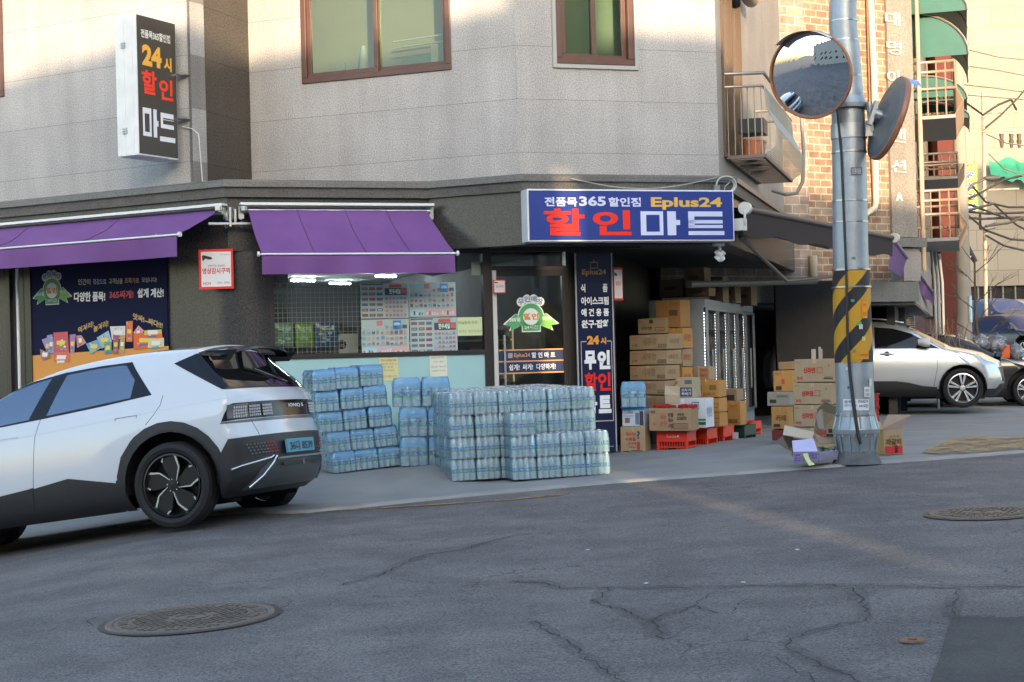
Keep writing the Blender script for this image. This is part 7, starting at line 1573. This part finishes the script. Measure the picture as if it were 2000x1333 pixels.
# middle stack of large bottles
ms0 = Matrix.Translation((at(783, 915, 16.35).x, 16.35, zg(-1.1, 16.35) + .022)) @ Matrix.Rotation(math.atan(.15), 4, 'Z')
for l in range(3):
    for i in range(2):
        pack(ms0 @ T((i + .5)*.306 + (-.06 if l == 2 else 0), .15, l*.317, random.gauss(0, .02)), 'l', f'six pack of large bottles between the stacks, {LAY[l] if l < 2 else "top"} layer, {["left", "right"][i]} one', 'six packs of large water bottles by the mint panel', 3, 2, .05, .315)
p = at(1238, 795, 18.75); pack(T(p.x, p.y, p.z, R_(-6)), 'l', 'six pack of large water bottles on the blue topped box by the banner', None, 3, 2, .05, .315)
# ================================================================ cartons
TAN = (.36, .25, .14); TAN2 = (.41, .30, .18); ORN = (.50, .25, .07); GRY = (.34, .29, .22); RDI = (.50, .06, .04); BKI = (.05, .045, .04)
def carton(x0, xc, x1, y0, y1, Y, rot, c, prints, label, group=None, lid=True, name='carton', dep=None, m='carton', top=None, cs=None):
    """box whose front spans x0..xc and whose right side ends at x1 in the photo; y0 top, y1 bottom of the front right edge"""
    s, cc = math.sin(R_(rot)), math.cos(R_(rot)); xo = xc - 1000
    Wd = (xc - x0)*Y/(3000*cc + xo*s); D = dep if dep else max(.12, (x1 - xc)*Y/(3000*s - xo*cc)) if (3000*s - xo*cc) > 200 else .3
    D = min(D, .55); a = at(xc, y1, Y); h = at(xc, y0, Y).z - a.z
    M = T(a.x, a.y, a.z, -R_(rot)) ; t = thing(name, label, name if name != 'carton' else 'cardboard box', M, group)
    # local: x from -Wd..0 along the front, y 0..D into depth.  the front turns away to the left
    b = MB(); b.box(-Wd, 0, 0, D, 0, h, c=c); rj = random.Random(int(x0*7 + y0)); b.v = [v + Vector((rj.uniform(-.006, .006), rj.uniform(0, .006), rj.uniform(-.006, .004) if v.z > h*.5 else 0)) for v in b.v]; b.build('box', m, t, bevel=.006)
    b = MB()
    if lid: b.box(-Wd + .002, -.002, D*.49, D*.51, h + .0005, h + .001, c=tuple(k*.6 for k in c)); b.box(-Wd*.54, -Wd*.46, -.0012, -.0004, h*.82, h, c=tuple(min(1, k*1.25) for k in c))
    for q in prints:
        if q[0] == 'r': _, a0, a1, b0, b1, cc_ = q; b.rect(-Wd + a0*Wd, -Wd + a1*Wd, b0*h, b1*h, -.002, c=cc_)
        elif q[0] == 'o':
            _, a0, a1, b0, b1, cc_ = q
            for e in ((a0, a1, b0, b0+.03), (a0, a1, b1-.03, b1), (a0, a0+.012, b0+.03, b1-.03), (a1-.012, a1, b0+.03, b1-.03)): b.rect(-Wd + e[0]*Wd, -Wd + e[1]*Wd, e[2]*h, e[3]*h, -.002, c=cc_)
        else: s_, a0, a1, b0, b1, cc_, bo = q; b.text(s_, -Wd + a0*Wd, -Wd + a1*Wd, b0*h, b1*h, -.0025, cc_, bold=bo)
    # side print
    if cs is not None: b.text(cs[0], 0, 1, 0, 1, 0, cs[1], bold=.02, fn=lambda x, y, z: (.002, D*.15 + x*D*.6, h*.35 + z*h*.35))
    if b.f: b.build('print', 'carton', t)
    return t, Wd, D, h
NX = lambda: [('농심', .04, .18, .76, .90, (.5,.12,.06), .03), ('새우깡', .34, .72, .30, .78, (.22,.13,.07), .0), ('스낵', .06, .20, .22, .36, BKI, .03), ('o', .76, .97, .12, .34, BKI), ('40봉 3호', .79, .94, .17, .28, BKI, .0)]
Yc = 19.6
carton(1245, 1301, 1333, 621, 651, Yc, 36, TAN2, [('농심', .05, .2, .72, .88, (.5,.12,.06), .03), ('r', .42, .55, .66, .92, BKI), ('너구리 한봉', .12, .5, .25, .48, BKI, .03), ('o', .62, .95, .15, .40, BKI)], 'tan carton with black print, topmost of the left carton stack', cs=('짱구', (.25,.2,.3)))
for k, (y0, y1, xa, xb) in enumerate(((653, 682, 1229, 1304), (684, 712, 1229, 1303), (714, 742, 1230, 1301), (744, 771, 1236, 1300), (773, 800, 1238, 1300), (802, 838, 1238, 1300))):
    carton(xa, xb, xb + 31 - k*2, y0, y1, 19.1, 36, TAN, NX(), f'tan snack carton with outlined lettering, {["second", "third", "fourth", "fifth", "sixth", "lowest"][k]} from the top of the left carton stack', 'snack cartons in the left stack', cs=('새우깡', (.25,.15,.08)))
for k, (y0, y1) in enumerate(((641, 680), (682, 716), (718, 760), (762, 800))):
    carton(1300, 1334, 1352, y0, y1, 19.55, 36, [ORN, TAN, ORN, TAN][k], [('r', .2, .8, .3, .5, (.3,.15,.08))], f'carton in the rear column behind the snack cartons, {ORD[k]} from the top', 'cartons in the rear column', cs=('라면', (.4,.08,.05)), dep=.26)
carton(1281, 1329, 1348, 586, 639, 19.55, 36, (.38, .19, .06), [('신라면', .55, .9, .78, .9, (.3,.1,.06), .02), ('r', .55, .9, .42, .64, (.13,.07,.04)), ('매운맛', .08, .5, .12, .3, (.45,.10,.06), .02)], 'dark orange carton topping the rear column beside the freezer', dep=.26)
carton(1213, 1261, 1267, 833, 889, 18.7, 22, TAN2, [('미녀는', .22, .66, .66, .80, RDI, .03), ('석류를', .18, .62, .48, .62, RDI, .03), ('좋아해', .30, .62, .36, .44, (.15,.05,.05), .02), ('r', .66, .78, .18, .46, (.5,.05,.05)), ('?', .66, .80, .56, .84, (.05,.10,.12), .03), ('석류음료', .32, .60, .24, .30, RDI, .02), ('o', .08, .36, .06, .14, BKI), ('o', .42, .88, .06, .16, BKI)], 'upright tan juice carton on the ground beside the banner', dep=.22)
t, Wd, D, h = carton(1216, 1258, 1264, 796, 833, 18.7, 22, (.60,.64,.72), [('Coffee', .08, .5, .68, .84, (.1,.2,.5), .02), ('r', .12, .34, .18, .45, (.25,.14,.08)), ('r', .60, .78, .10, .72, (.14,.2,.3)), ('r', .80, .98, .04, .80, (.05,.05,.07)), ('r', .1, .5, .52, .58, (.3,.45,.7))], 'white printed box with a blue top, on the upright tan carton', dep=.2)
b = MB(); b.box(-Wd - .02, .03, -.02, D + .02, h, h + .012, c=(.03,.25,.62)); b.box(-Wd, .02, -.016, -.004, h - .03, h, c=(.04,.3,.65)); b.build('cover_sheet', 'plastic', t)
# crates
def crate(x0, xc, y0, y1, Y, rot, c, label, group, txt=True, W0=None, D0=.36):
    a = at(xc, y1, Y); h = at(xc, y0, Y).z - a.z; s, cc = math.sin(R_(rot)), math.cos(R_(rot)); Wd = W0 or (xc - x0)*Y/(3000*cc + (xc-1000)*s)
    t = thing('plastic_crate', label, 'crate', T(a.x, a.y, a.z, -R_(rot)), group); b = MB(); th_ = .012
    def face(fn, L):   # slotted wall
        n = max(5, int(L/.036)); b_ = b
        def q(u0, u1, z0, z1, d0=0, d1=th_): fn(u0, u1, z0, z1, d0, d1)
        q(0, L, 0, h*.12); q(0, L, h*.60, h); q(0, .03, h*.12, h*.60); q(L-.03, L, h*.12, h*.60)
        q(.03, L-.03, h*.30, h*.36)
        for i in range(n + 1): u = .03 + (L-.06)*i/n; q(max(.03, u-.006), min(L-.03, u+.006), h*.36, h*.60)
        for i in range(n + 1):
            u = .03 + (L-.06)*i/n
            if not (.32 < i/n < .68): q(max(.03, u-.006), min(L-.03, u+.006), h*.12, h*.30)
        q(0, L, h*.94, h*1.0, -.012, 0); q(0, L, h*.56, h*.61, -.008, 0); q(0, L, 0, h*.04, -.008, 0)
    face(lambda u0, u1, z0, z1, d0, d1: b.box(-Wd + u0, -Wd + u1, d0, d1, z0, z1, c=c), Wd)
    face(lambda u0, u1, z0, z1, d0, d1: b.box(-Wd + u0, -Wd + u1, D0 - d1, D0 - d0, z0, z1, c=c), Wd)
    face(lambda u0, u1, z0, z1, d0, d1: b.box(-d1, -d0, u0 + th_, min(u1, D0) - (th_ if u1 >= D0 - .01 else 0), z0, z1, c=c), D0)
    face(lambda u0, u1, z0, z1, d0, d1: b.box(-Wd + d0, -Wd + d1, u0 + th_, min(u1, D0) - (th_ if u1 >= D0 - .01 else 0), z0, z1, c=c), D0)
    b.box(-Wd + th_, -th_, th_, D0 - th_, .005, .015, c=c); b.build('body', 'plastic', t)
    b = MB(); b.box(-Wd + .04, -.04, .05, D0 - .05, .02, h*.9, c=(.10,.02,.02) if c[0] > .3 else (.02,.05,.04)); b.build('contents', 'printed', t)
    if txt: b = MB(); b.text('Coca-Cola', -Wd*.68, -Wd*.36, h*.74, h*.84, -.002, (.85,.55,.5), bold=.02); b.disc((-Wd*.30, -.002, h*.79), .014, 10, c=(.85,.55,.5)); b.build('lettering', 'printed', t)
    return t
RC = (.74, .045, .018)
crate(1283, 1343, 843, 889, 18.6, 24, RC, 'red plastic crate at the front under the printed brown carton', 'red plastic crates by the freezer')
crate(1342, 1382, 838, 884, 19.3, 28, RC, 'red plastic crate in the middle under the white carton', 'red plastic crates by the freezer', False, .30)
crate(1376, 1414, 833, 881, 20.0, 30, RC, 'red plastic crate at the back under the orange cartons', 'red plastic crates by the freezer', False, .30)
crate(1420, 1455, 831, 877, 20.6, 34, (.012, .05, .04), 'dark green crate with white paper stuck on it, beside the red crates', None, False, .27)
b = MB(); p = at(1421, 856, 20.35); b.box(0, .145, 0, .003, 0, .085, c=(.62,.64,.70)); tag(b.build('paper_label', 'printed', M=T(p.x, p.y - .05, p.z, R_(-32), 0, .06)), 'crumpled white paper on the dark green crate', 'paper')
crate(1456, 1467, 824, 858, 22.0, 34, RC, 'small red crate edge behind the dark green crate', None, False, .2)
carton(1290, 1379, 1393, 778, 836, 18.95, 27, (.66,.69,.76), [('r', .0, 1, .10, .20, (.02,.20,.13)), ('r', 0, 1, .24, .30, (.02,.20,.13)), ('o', .70, .86, .62, .88, (.05,.2,.25)), ('김', .74, .82, .68, .82, (.05,.2,.25), .02)], 'white carton with green stripes resting on the red crates', dep=.3, cs=('위생천', (.3,.35,.45)))
t, Wd, D, h = carton(1267, 1350, 1361, 797, 842, 18.45, 24, (.36,.24,.14), [('농심', .05, .15, .78, .92, BKI, .02), ('새우', .26, .42, .52, .74, (.5,.14,.10), .03), ('올리', .26, .42, .22, .44, (.5,.14,.10), .03), ('비빔', .46, .58, .60, .80, BKI, .02), ('국수', .46, .58, .36, .56, BKI, .02), ('사발', .46, .58, .12, .32, BKI, .02), ('대용량', .68, .84, .66, .78, BKI, .02), ('DS870', .68, .90, .48, .62, BKI, .02), ('o', .58, .93, .08, .34, (.2,.13,.08)), ('|||||||||||||||', .60, .90, .12, .28, (.2,.13,.08), 0), ('r', .09, .18, .28, .38, (.45,.16,.12))], 'open brown carton with red stuff spilling out, on the front red crate', dep=.32, lid=False)
b = MB(); rr = random.Random(5)
for i in range(16): x = -Wd*rr.uniform(.05, .95); b.T = Matrix.Translation((x, rr.uniform(.03, D - .05), h + .01)) @ Matrix.Rotation(rr.uniform(0, 3), 4, 'Z') @ Matrix.Rotation(rr.uniform(-.4, .4), 4, 'X'); b.box(-.05, .05, -.03, .03, -.015, .02, c=(.40,.01,.015))
b.T = Matrix(); b.build('contents', 'carton', t)
carton(1299, 1353, 1362, 737, 777, 19.2, 27, (.42,.36,.24), [('농심', .28, .46, .66, .82, (.15,.1,.08), .03), ('r', .12, .20, .70, .80, (.6,.06,.04)), ('r', .55, .98, .06, .50, (.04,.06,.14)), ('오뚜기', .60, .94, .30, .44, (.65,.68,.7), .03), ('뚝배기', .60, .94, .12, .26, (.65,.68,.7), .03), ('r', .72, .98, .66, .86, (.12,.14,.18))], 'beige noodle carton with a red dot, on the white striped carton', dep=.3)
b = MB(); p = at(1299, 790, 18.75); P = [tuple(at(x, y, 18.8 - .02*math.sin(i))) for i, (x, y) in enumerate(((1299, 753), (1328, 756), (1298, 770), (1327, 772), (1300, 788), (1328, 789)))]; b.add(P, [(0, 2, 3, 1), (2, 4, 5, 3)], (.50,.43,.31)); tag(b.build('carton_flap', 'carton'), 'loose beige cardboard flap hanging over the white striped carton', 'cardboard')
carton(1332, 1364, 1372, 716, 737, 19.9, 28, TAN2, [('r', .3, .7, .4, .7, BKI)], 'small tan carton left of the red lettered one behind the beige carton', dep=.2)
carton(1364, 1387, 1397, 716, 742, 19.9, 28, TAN2, [('진라면', .1, .8, .6, .85, (.55,.06,.05), .03), ('매운맛', .1, .8, .2, .45, (.55,.06,.05), .03)], 'small carton with red lettering behind the orange cartons', dep=.2)
carton(1356, 1404, 1414, 743, 776, 19.5, 28, ORN, [('오뚜기', .35, .85, .08, .28, (.2,.08,.03), .02), ('r', .62, .9, .42, .72, (.16,.14,.03)), ('r', .05, .30, .4, .7, (.2,.1,.03)), ('r', .08, .22, .08, .26, (.62,.12,.03))], 'orange noodle carton, top of the orange column', dep=.28)
carton(1384, 1405, 1417, 778, 805, 19.5, 28, ORN, [('o', .3, .9, .3, .6, BKI)], 'orange carton, middle of the orange column', dep=.3); carton(1385, 1406, 1418, 806, 834, 19.5, 28, ORN, [('o', .3, .9, .3, .6, BKI)], 'orange carton, bottom of the orange column on a red crate', dep=.3)
carton(1418, 1446, 1453, 784, 831, 20.5, 32, ORN, [('r', .06, .16, .50, .74, BKI), ('라면사리', .3, .8, .74, .84, (.2,.1,.04), .02), ('o', .14, .82, .10, .24, BKI), ('5입 x 8', .2, .76, .13, .21, BKI, .02)], 'orange carton on the dark green crate', dep=.22)
t, Wd, D, h = carton(1413, 1440, 1452, 760, 783, 20.7, 30, (.30,.22,.14), [('r', .08, .8, .05, .5, (.03,.025,.02))], 'open brown carton on the orange one beside the freezer doors', dep=.25, lid=False)
# ================================================================ drinks freezer with glass doors
zf = .08; FZ = Fr(2.50, 20.0, 1, 3.3); zt_ = at(1377, 584, 20.0).z
fz = thing('display_freezer', 'tall glass door drinks freezer with lit shelves in the covered passage', 'freezer', FZ.M); LZ = 4.5
b = MB(); b.box(0, LZ, .68, .72, zf, zt_); b.box(0, .04, .0, .68, zf, zt_); b.box(LZ - .04, LZ, 0, .68, zf, zt_); b.box(.04, LZ-.04, 0, .68, zt_ - .10, zt_); b.box(.04, LZ-.04, .0, .68, zf, zf + .35); b.box(-.0, LZ, -.02, -.001, zt_-.10, zt_); b.build('cabinet', mat('cabinet_grey', (.26,.29,.31), .4, c2=(.22,.25,.27), ns=3), fz, bevel=.004)
ND = 5
for k in range(ND):
    u0 = .05 + k*(LZ-.1)/ND; u1 = u0 + (LZ-.1)/ND - .01; g = .035; b = MB()
    for r_ in ((u0, u0+g, zf+.36, zt_-.11), (u1-g, u1, zf+.36, zt_-.11), (u0+g, u1-g, zf+.36, zf+.36+g), (u0+g, u1-g, zt_-.11-g, zt_-.11)): b.box(r_[0], r_[1], -.05, -.021, r_[2], r_[3])
    dk = b.build('door', 'steel', fz); b = MB(); b.rect(u0+g, u1-g, zf+.36+g, zt_-.11-g, -.035); b.build('pane', 'freezer_glass', dk)
    b = MB(); b.tube([(u0+.06, -.09, zf+.7), (u0+.06, -.09, zf+1.3)], .010, 6); b.build('handle', 'steel', dk)
    b = MB(); 
    for i in range(34): z = zf + .45 + i*.040; b.box(u0 - .004, u0 + .012, .0, .006, z, z + .013)
    b.build('led_strip', 'led', fz)
    b = MB()
    for s_ in range(5): z = zf + .42 + s_*.29; b.box(u0, u1, .03, .60, z - .012, z, c=(.45,.48,.5))
    b.build('shelf', 'printed', fz)
    b = MB(); u = u0 + .05
    for s_ in range(5):
        u = u0 + .04
        while u < u1 - .07: h = random.uniform(.12, .24); b.box(u, u + .06, .06, .30, zf+.42+s_*.29, zf+.42+s_*.29+h, c=random.choice(PAL + [(.5,.5,.5)]*5)); u += .075
    o = b.build('drinks', 'printed', fz); o['kind'] = 'stuff'
ckk = [(1337, 1376, 522, 562, 20.4), (1338, 1385, 562, 578, 20.4), (1288, 1335, 545, 580, 20.6), (1385, 1412, 540, 590, 21.2), (1412, 1436, 550, 592, 22.0), (1437, 1468, 560, 597, 23.0)]
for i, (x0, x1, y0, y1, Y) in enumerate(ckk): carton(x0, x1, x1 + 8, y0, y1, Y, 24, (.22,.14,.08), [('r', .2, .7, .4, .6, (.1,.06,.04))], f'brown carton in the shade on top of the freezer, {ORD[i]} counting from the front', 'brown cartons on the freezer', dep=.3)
# ================================================================ cartons behind and around the pole
RL = (.52, .05, .04)
def ghost(k): return [('농심', .05, .15, .84, .92, (.45,.12,.08), .01), ('신라면', .22, .52, .38, .64, RL, .05), ('o', .56, .70, .38, .66, (.46,.12,.09)), ('농심', .06, .20, .10, .26, RL, .03), ('r', .72, .95, .13, .17, BKI), ('r', .74, .95, .20, .22, (.15,.1,.08)), ('1', .84, .87, .66, .76, (.45,.14,.1), .01)]
carton(1551, 1631, 1642, 701, 746, 17.3, 38, TAN2, ghost(0), 'tan noodle carton with red lettering, top of the three left of the pole', 'noodle cartons left of the pole')
carton(1549, 1625, 1640, 748, 790, 17.3, 38, TAN2, ghost(1), 'tan noodle carton with red lettering, middle of the three left of the pole', 'noodle cartons left of the pole')
carton(1549, 1625, 1640, 792, 834, 17.3, 38, TAN2, ghost(2), 'tan noodle carton with red lettering, third from the top left of the pole', 'noodle cartons left of the pole')
carton(1549, 1625, 1640, 836, 876, 17.3, 38, TAN2, [], 'tan noodle carton at the bottom of the stack behind the open boxes')
carton(1511, 1549, 1556, 724, 765, 18.6, 26, ORN, [('오뚜기', .08, .4, .80, .90, (.55,.10,.04), .02), ('r', .42, .58, .36, .60, (.58,.06,.03)), ('r', .12, .42, .08, .26, BKI)], 'orange carton with a red dot, left of the noodle cartons', dep=.2)
carton(1521, 1546, 1552, 707, 722, 18.8, 26, (.34,.20,.09), [], 'small brown box on the orange carton left of the noodle cartons', dep=.15)
carton(1498, 1542, 1549, 766, 793, 18.5, 26, GRY, [('r', .12, .42, .20, .46, BKI), ('r', .45, .9, .62, .78, (.2,.17,.14))], 'grey brown carton under the orange one, left of the noodle cartons', dep=.22)
carton(1507, 1541, 1547, 794, 838, 18.5, 26, ORN, [('카레', .25, .85, .34, .62, (.18,.08,.03), .03), ('r', .12, .5, .08, .22, BKI)], 'orange brown carton under the grey one, left of the noodle cartons', dep=.2)
carton(1507, 1540, 1545, 840, 861, 18.5, 26, (.20,.03,.03), [], 'dark red crate like box at the foot of the small left stack', dep=.2)
b = MB(); p = at(1585, 690, 17.6)
for x in (1586, 1590, 1600, 1603): a = at(x, 702, 17.6); b.box(a.x-.012, a.x+.012, 17.55, 17.57, a.z, a.z + random.uniform(.09, .14), c=(.5,.42,.33))
tag(b.build('wood_sticks', 'carton'), 'thin wooden sticks standing on the top noodle carton', 'sticks')
def flap(name, pts, c, label, parent=None, prints=None):
    """folded cardboard sheet given by corner pixels and depths"""
    P = [at(*p) for p in pts]; b = MB(); b.add(P, [tuple(range(len(P)))], c); o = b.build(name, 'carton', parent); s = o.modifiers.new('thick', 'SOLIDIFY'); s.thickness = .006
    return o
tc_ = thing('crushed_carton', 'torn tilted noodle carton leaning behind the pole base', 'cardboard box')
flap('side', [(1586, 862, 15.9), (1596, 800, 15.8), (1640, 800, 15.9), (1642, 868, 15.9)], TAN2, '', tc_); flap('flap', [(1595, 800, 15.75), (1612, 783, 15.5), (1640, 798, 15.5), (1640, 812, 15.6)], (.44,.36,.26), '', tc_); flap('flap', [(1594, 812, 15.74), (1606, 798, 15.6), (1610, 838, 15.6), (1600, 838, 15.7)], (.42,.36,.30), '', tc_)
b = MB(); 
for s_, x0, y0, x1, y1, cc in (('신라면', 1595, 840, 1614, 854, RL), ('r', 1618, 838, 1626, 846, BKI), ('o', 1614, 848, 1632, 854, BKI)):
    if s_ not in 'ro': b.text(s_, 0, 1, 0, 1, 0, cc, bold=.04, fn=lambda u, y, z: tuple(at(x0 + (x1-x0)*u, y1 + (y0-y1)*z, 15.78)))
    else: b.add([at(x0, y1, 15.78), at(x1, y1, 15.78), at(x1, y0, 15.78), at(x0, y0, 15.78)], [(0,1,2,3)], cc)
b.build('print', 'carton', tc_)
ob_ = thing('open_carton', 'empty open tan carton with spread flaps beside the purple printed box', 'cardboard box')
flap('flap', [(1532, 832, 15.3), (1590, 845, 15.3), (1586, 860, 15.0), (1529, 850, 15.0)], (.50,.43,.33), '', ob_); flap('side', [(1529, 851, 15.05), (1550, 855, 15.1), (1545, 882, 15.3), (1530, 858, 15.2)], (.26,.20,.15), '', ob_); flap('flap', [(1516, 862, 15.6), (1532, 850, 15.3), (1548, 880, 15.2), (1538, 878, 15.4)], (.34,.25,.20), '', ob_); flap('side', [(1548, 856, 15.15), (1590, 860, 15.1), (1592, 890, 15.3), (1546, 890, 15.3)], (.24,.18,.13), '', ob_)
flap('flap', [(1588, 846, 15.3), (1606, 856, 15.2), (1640, 866, 15.2), (1600, 868, 15.0)], (.30,.22,.15), '', ob_)
vb = thing('fruit_box', 'white and purple printed open fruit box with green leaves at the foot of the pole', 'box')
LAV = (.50,.50,.74)
flap('flap', [(1547, 862, 14.85), (1589, 858, 14.85), (1597, 883, 14.65), (1549, 884, 14.65)], (.46,.46,.70), '', vb); flap('front', [(1549, 884, 14.66), (1598, 883, 14.66), (1598, 900, 14.72), (1549, 904, 14.72)], LAV, '', vb); flap('side', [(1598, 883, 14.66), (1638, 880, 14.95), (1638, 897, 14.98), (1598, 900, 14.72)], (.40,.38,.56), '', vb); flap('floor', [(1549, 903, 14.73), (1598, 900, 14.73), (1638, 896, 15.0), (1590, 896, 15.2)], (.3,.25,.2), '', vb)
b = MB()
def pq(x0, y0, x1, y1, Y, c, sl=0): b.add([at(x0, y1, Y), at(x1, y1 - sl, Y), at(x1, y0 - sl, Y), at(x0, y0, Y)], [(0,1,2,3)], c)
for x0, y0, x1, y1 in ((1551, 888, 1563, 891), (1551, 899, 1563, 901), (1582, 885, 1595, 887), (1582, 894, 1595, 896), (1593, 887, 1595, 894), (1577, 890, 1590, 892)): pq(x0, y0, x1, y1, 14.63, (.14,.07,.36))
b.text('포도', 0, 1, 0, 1, 0, (.14,.07,.36), bold=.03, fn=lambda u, y, z: tuple(at(1552 + 14*u, 898 - 5*z, 14.63))); b.build('print', 'carton', vb)
lf = thing('leafy_greens', 'dark green vegetable leaves lying in the purple printed box', 'vegetables'); rr = random.Random(9); b = MB()
for i in range(22):
    p = at(1603 + rr.uniform(0, 30), 880 + rr.uniform(-6, 3), 14.95 + rr.uniform(-.08, .15)); a = rr.uniform(0, 6.3); d = Vector((math.cos(a), math.sin(a), rr.uniform(-.1,.3)))*rr.uniform(.05,.09); n_ = Vector((-d.y, d.x, .01))*.3
    b.add([p - d, p + n_, p + d, p - n_], [(0,1,2,3)], rr.choice([(.04,.12,.02),(.02,.05,.015),(.10,.22,.04),(.015,.03,.01)]))
b.build('leaves', 'carton', lf)
b = MB(); P = [at(*p) for p in ((1568, 887, 14.62), (1577, 885, 14.6), (1583, 900, 14.55), (1592, 908, 14.5), (1580, 910, 14.5), (1574, 900, 14.56))]; b.add(P, [(0, 1, 2, 5), (5, 2, 3, 4)], (.55,.60,.30)); tag(b.build('paper_scrap', 'carton'), 'pale yellow paper scrap hanging out of the purple printed box', 'paper')
# carton right of the pole
t, Wd, D, h = carton(1727, 1764, 1766, 838, 888, 15.7, -8, TAN2, [('r', .05, .97, .05, .34, (.55,.04,.05)), ('자갈치', .08, .92, .38, .64, (.10,.06,.02), .05), ('자갈치', .09, .91, .39, .63, (.62,.42,.04), .0), ('r', .55, .72, .08, .38, (.40,.03,.04)), ('문어맛', .30, .85, .68, .76, (.25,.15,.08), .01)], 'tan snack carton with yellow lettering and an open flap, right of the pole', dep=.28, lid=False)
b = MB(); b.add([(-Wd - .001, 0, 0), (-Wd - .13*.6, .22, 0), (-Wd - .13*.6, .22, h), (-Wd - .001, 0, h)], [(0,1,2,3)], (.46,.30,.12)); b.build('side', 'carton', t)
b = MB(); b.add([(-Wd - .03, .0, h), (0.0, .0, h), (.07, -.06, h + .14), (-Wd*.78, -.02, h + .15)], [(0,1,2,3)], (.46,.36,.30)); o = b.build('flap', 'carton', t); o.modifiers.new('th', 'SOLIDIFY').thickness = .006
b = MB(); b.add([(-Wd - .07, .1, h - .02), (-Wd, 0, h), (-Wd + .02, .1, h + .06), (-Wd - .06, .15, h + .10)], [(0,1,2,3)], (.55,.40,.16)); o = b.build('flap', 'carton', t); o.modifiers.new('th', 'SOLIDIFY').thickness = .006
for k, y in enumerate((770, 797)): 
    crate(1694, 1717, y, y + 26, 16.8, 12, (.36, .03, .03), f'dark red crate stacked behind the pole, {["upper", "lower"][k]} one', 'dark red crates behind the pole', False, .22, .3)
# ================================================================ rubbish by the far kerb
film('bag_film', (.45, .52, .66), .30, .12, .8, 6, 1.8)
def bag(px, py, Y, r, h, label, c='bag_film', seed=1):
    rr = random.Random(seed); p = at(px, py, Y); t = thing('rubbish_bag', label, 'rubbish bag', T(p.x, p.y, p.z), 'clear rubbish bags by the kerb'); bm = bmesh.new(); bmesh.ops.create_icosphere(bm, subdivisions=4, radius=1)
    from mathutils import noise
    for v in bm.verts:
        q = v.co.copy(); k_ = 1 + .22*noise.noise(q*2.2 + Vector((seed, 0, 0))) + .10*noise.noise(q*6); z = q.z*k_; s_ = 1 if z < .4 else max(.12, 1 - (z-.4)*1.5); v.co = Vector((q.x*k_*r*s_, q.y*k_*r*s_, (z + .9)*h*.55))
    for f in bm.faces: f.smooth = True
    me = bpy.data.meshes.new('bag'); bm.to_mesh(me); bm.free(); me.materials.append(MATS[c]); o = bpy.data.objects.new('bag', me); col.objects.link(o); o.parent = t
    b = MB()
    for i in range(14): x, y, z = rr.uniform(-.5,.5)*r, rr.uniform(-.4,.4)*r, rr.uniform(.06,.55)*h; b.T = Matrix.Translation((x, y, z)) @ Matrix.Rotation(rr.uniform(0,3), 4, 'Z') @ Matrix.Rotation(rr.uniform(0,3), 4, 'X'); b.box(-.06,.06,-.05,.05,-.04,.04, c=rr.choice([(.4,.2,.18),(.12,.3,.36),(.5,.5,.5),(.2,.12,.08)]))
    b.T = Matrix(); b.build('rubbish', 'printed', t)
bag(1917, 692, 30.5, .22, .40, 'clear rubbish bag left of the bare tree', seed=3); bag(1948, 690, 30.0, .19, .38, 'clear rubbish bag right of the bare tree', seed=5); bag(1872, 684, 30.5, .17, .34, 'dark filled rubbish bag by the concrete pole', seed=8); bag(1983, 704, 30.0, .15, .36, 'tall thin white rubbish bag right of the orange bin', seed=12)
p = at(1963, 700, 29.9); t = thing('orange_bin', 'bright orange bin with a dark lid among the rubbish bags', 'bin', T(p.x, p.y, p.z)); b = MB(); b.box(-.10, .10, 0, .2, 0, .26, c=(.75,.12,.02)); b.build('body', 'plastic', t, bevel=.01); b = MB(); b.box(-.12, .12, -.01, .22, .26, .32, c=(.05,.04,.04)); b.build('lid', 'plastic', t, bevel=.01)
rr = random.Random(4); b = MB(); p = at(1855, 690, 30)
for i in range(60): a = Vector((p.x + rr.uniform(-.5,.3), p.y + rr.uniform(-.3,.3), p.z - .1)); b.tube([a, a + Vector((rr.uniform(-.2,.2), rr.uniform(-.1,.1), rr.uniform(.3,.8)))], .006, 3, c=rr.choice([(.16,.10,.05),(.10,.07,.04),(.22,.16,.08)]))
tag(b.build('dry_shrub', 'printed'), 'dry brown shrub at the foot of the red pier', 'shrub')
# litter and small stains
rr = random.Random(2)
for i, (x, y, lb) in enumerate(((1148, 1076, 'tiny white scrap near the left crack on the road'), (1262, 1142, 'tiny pale scrap on the long crack'), (1557, 1076, 'tiny pale scrap in the middle of the right lane'), (1452, 1140, 'tiny pale scrap right of the other one on the crack'))):
    p = gnd(x, y); b = MB(); b.box(-.012, .012, -.008, .008, 0, .004, c=(.6,.6,.58)); tag(b.build('litter', 'printed', M=T(p.x, p.y, p.z + .005, i)), lb, 'litter')
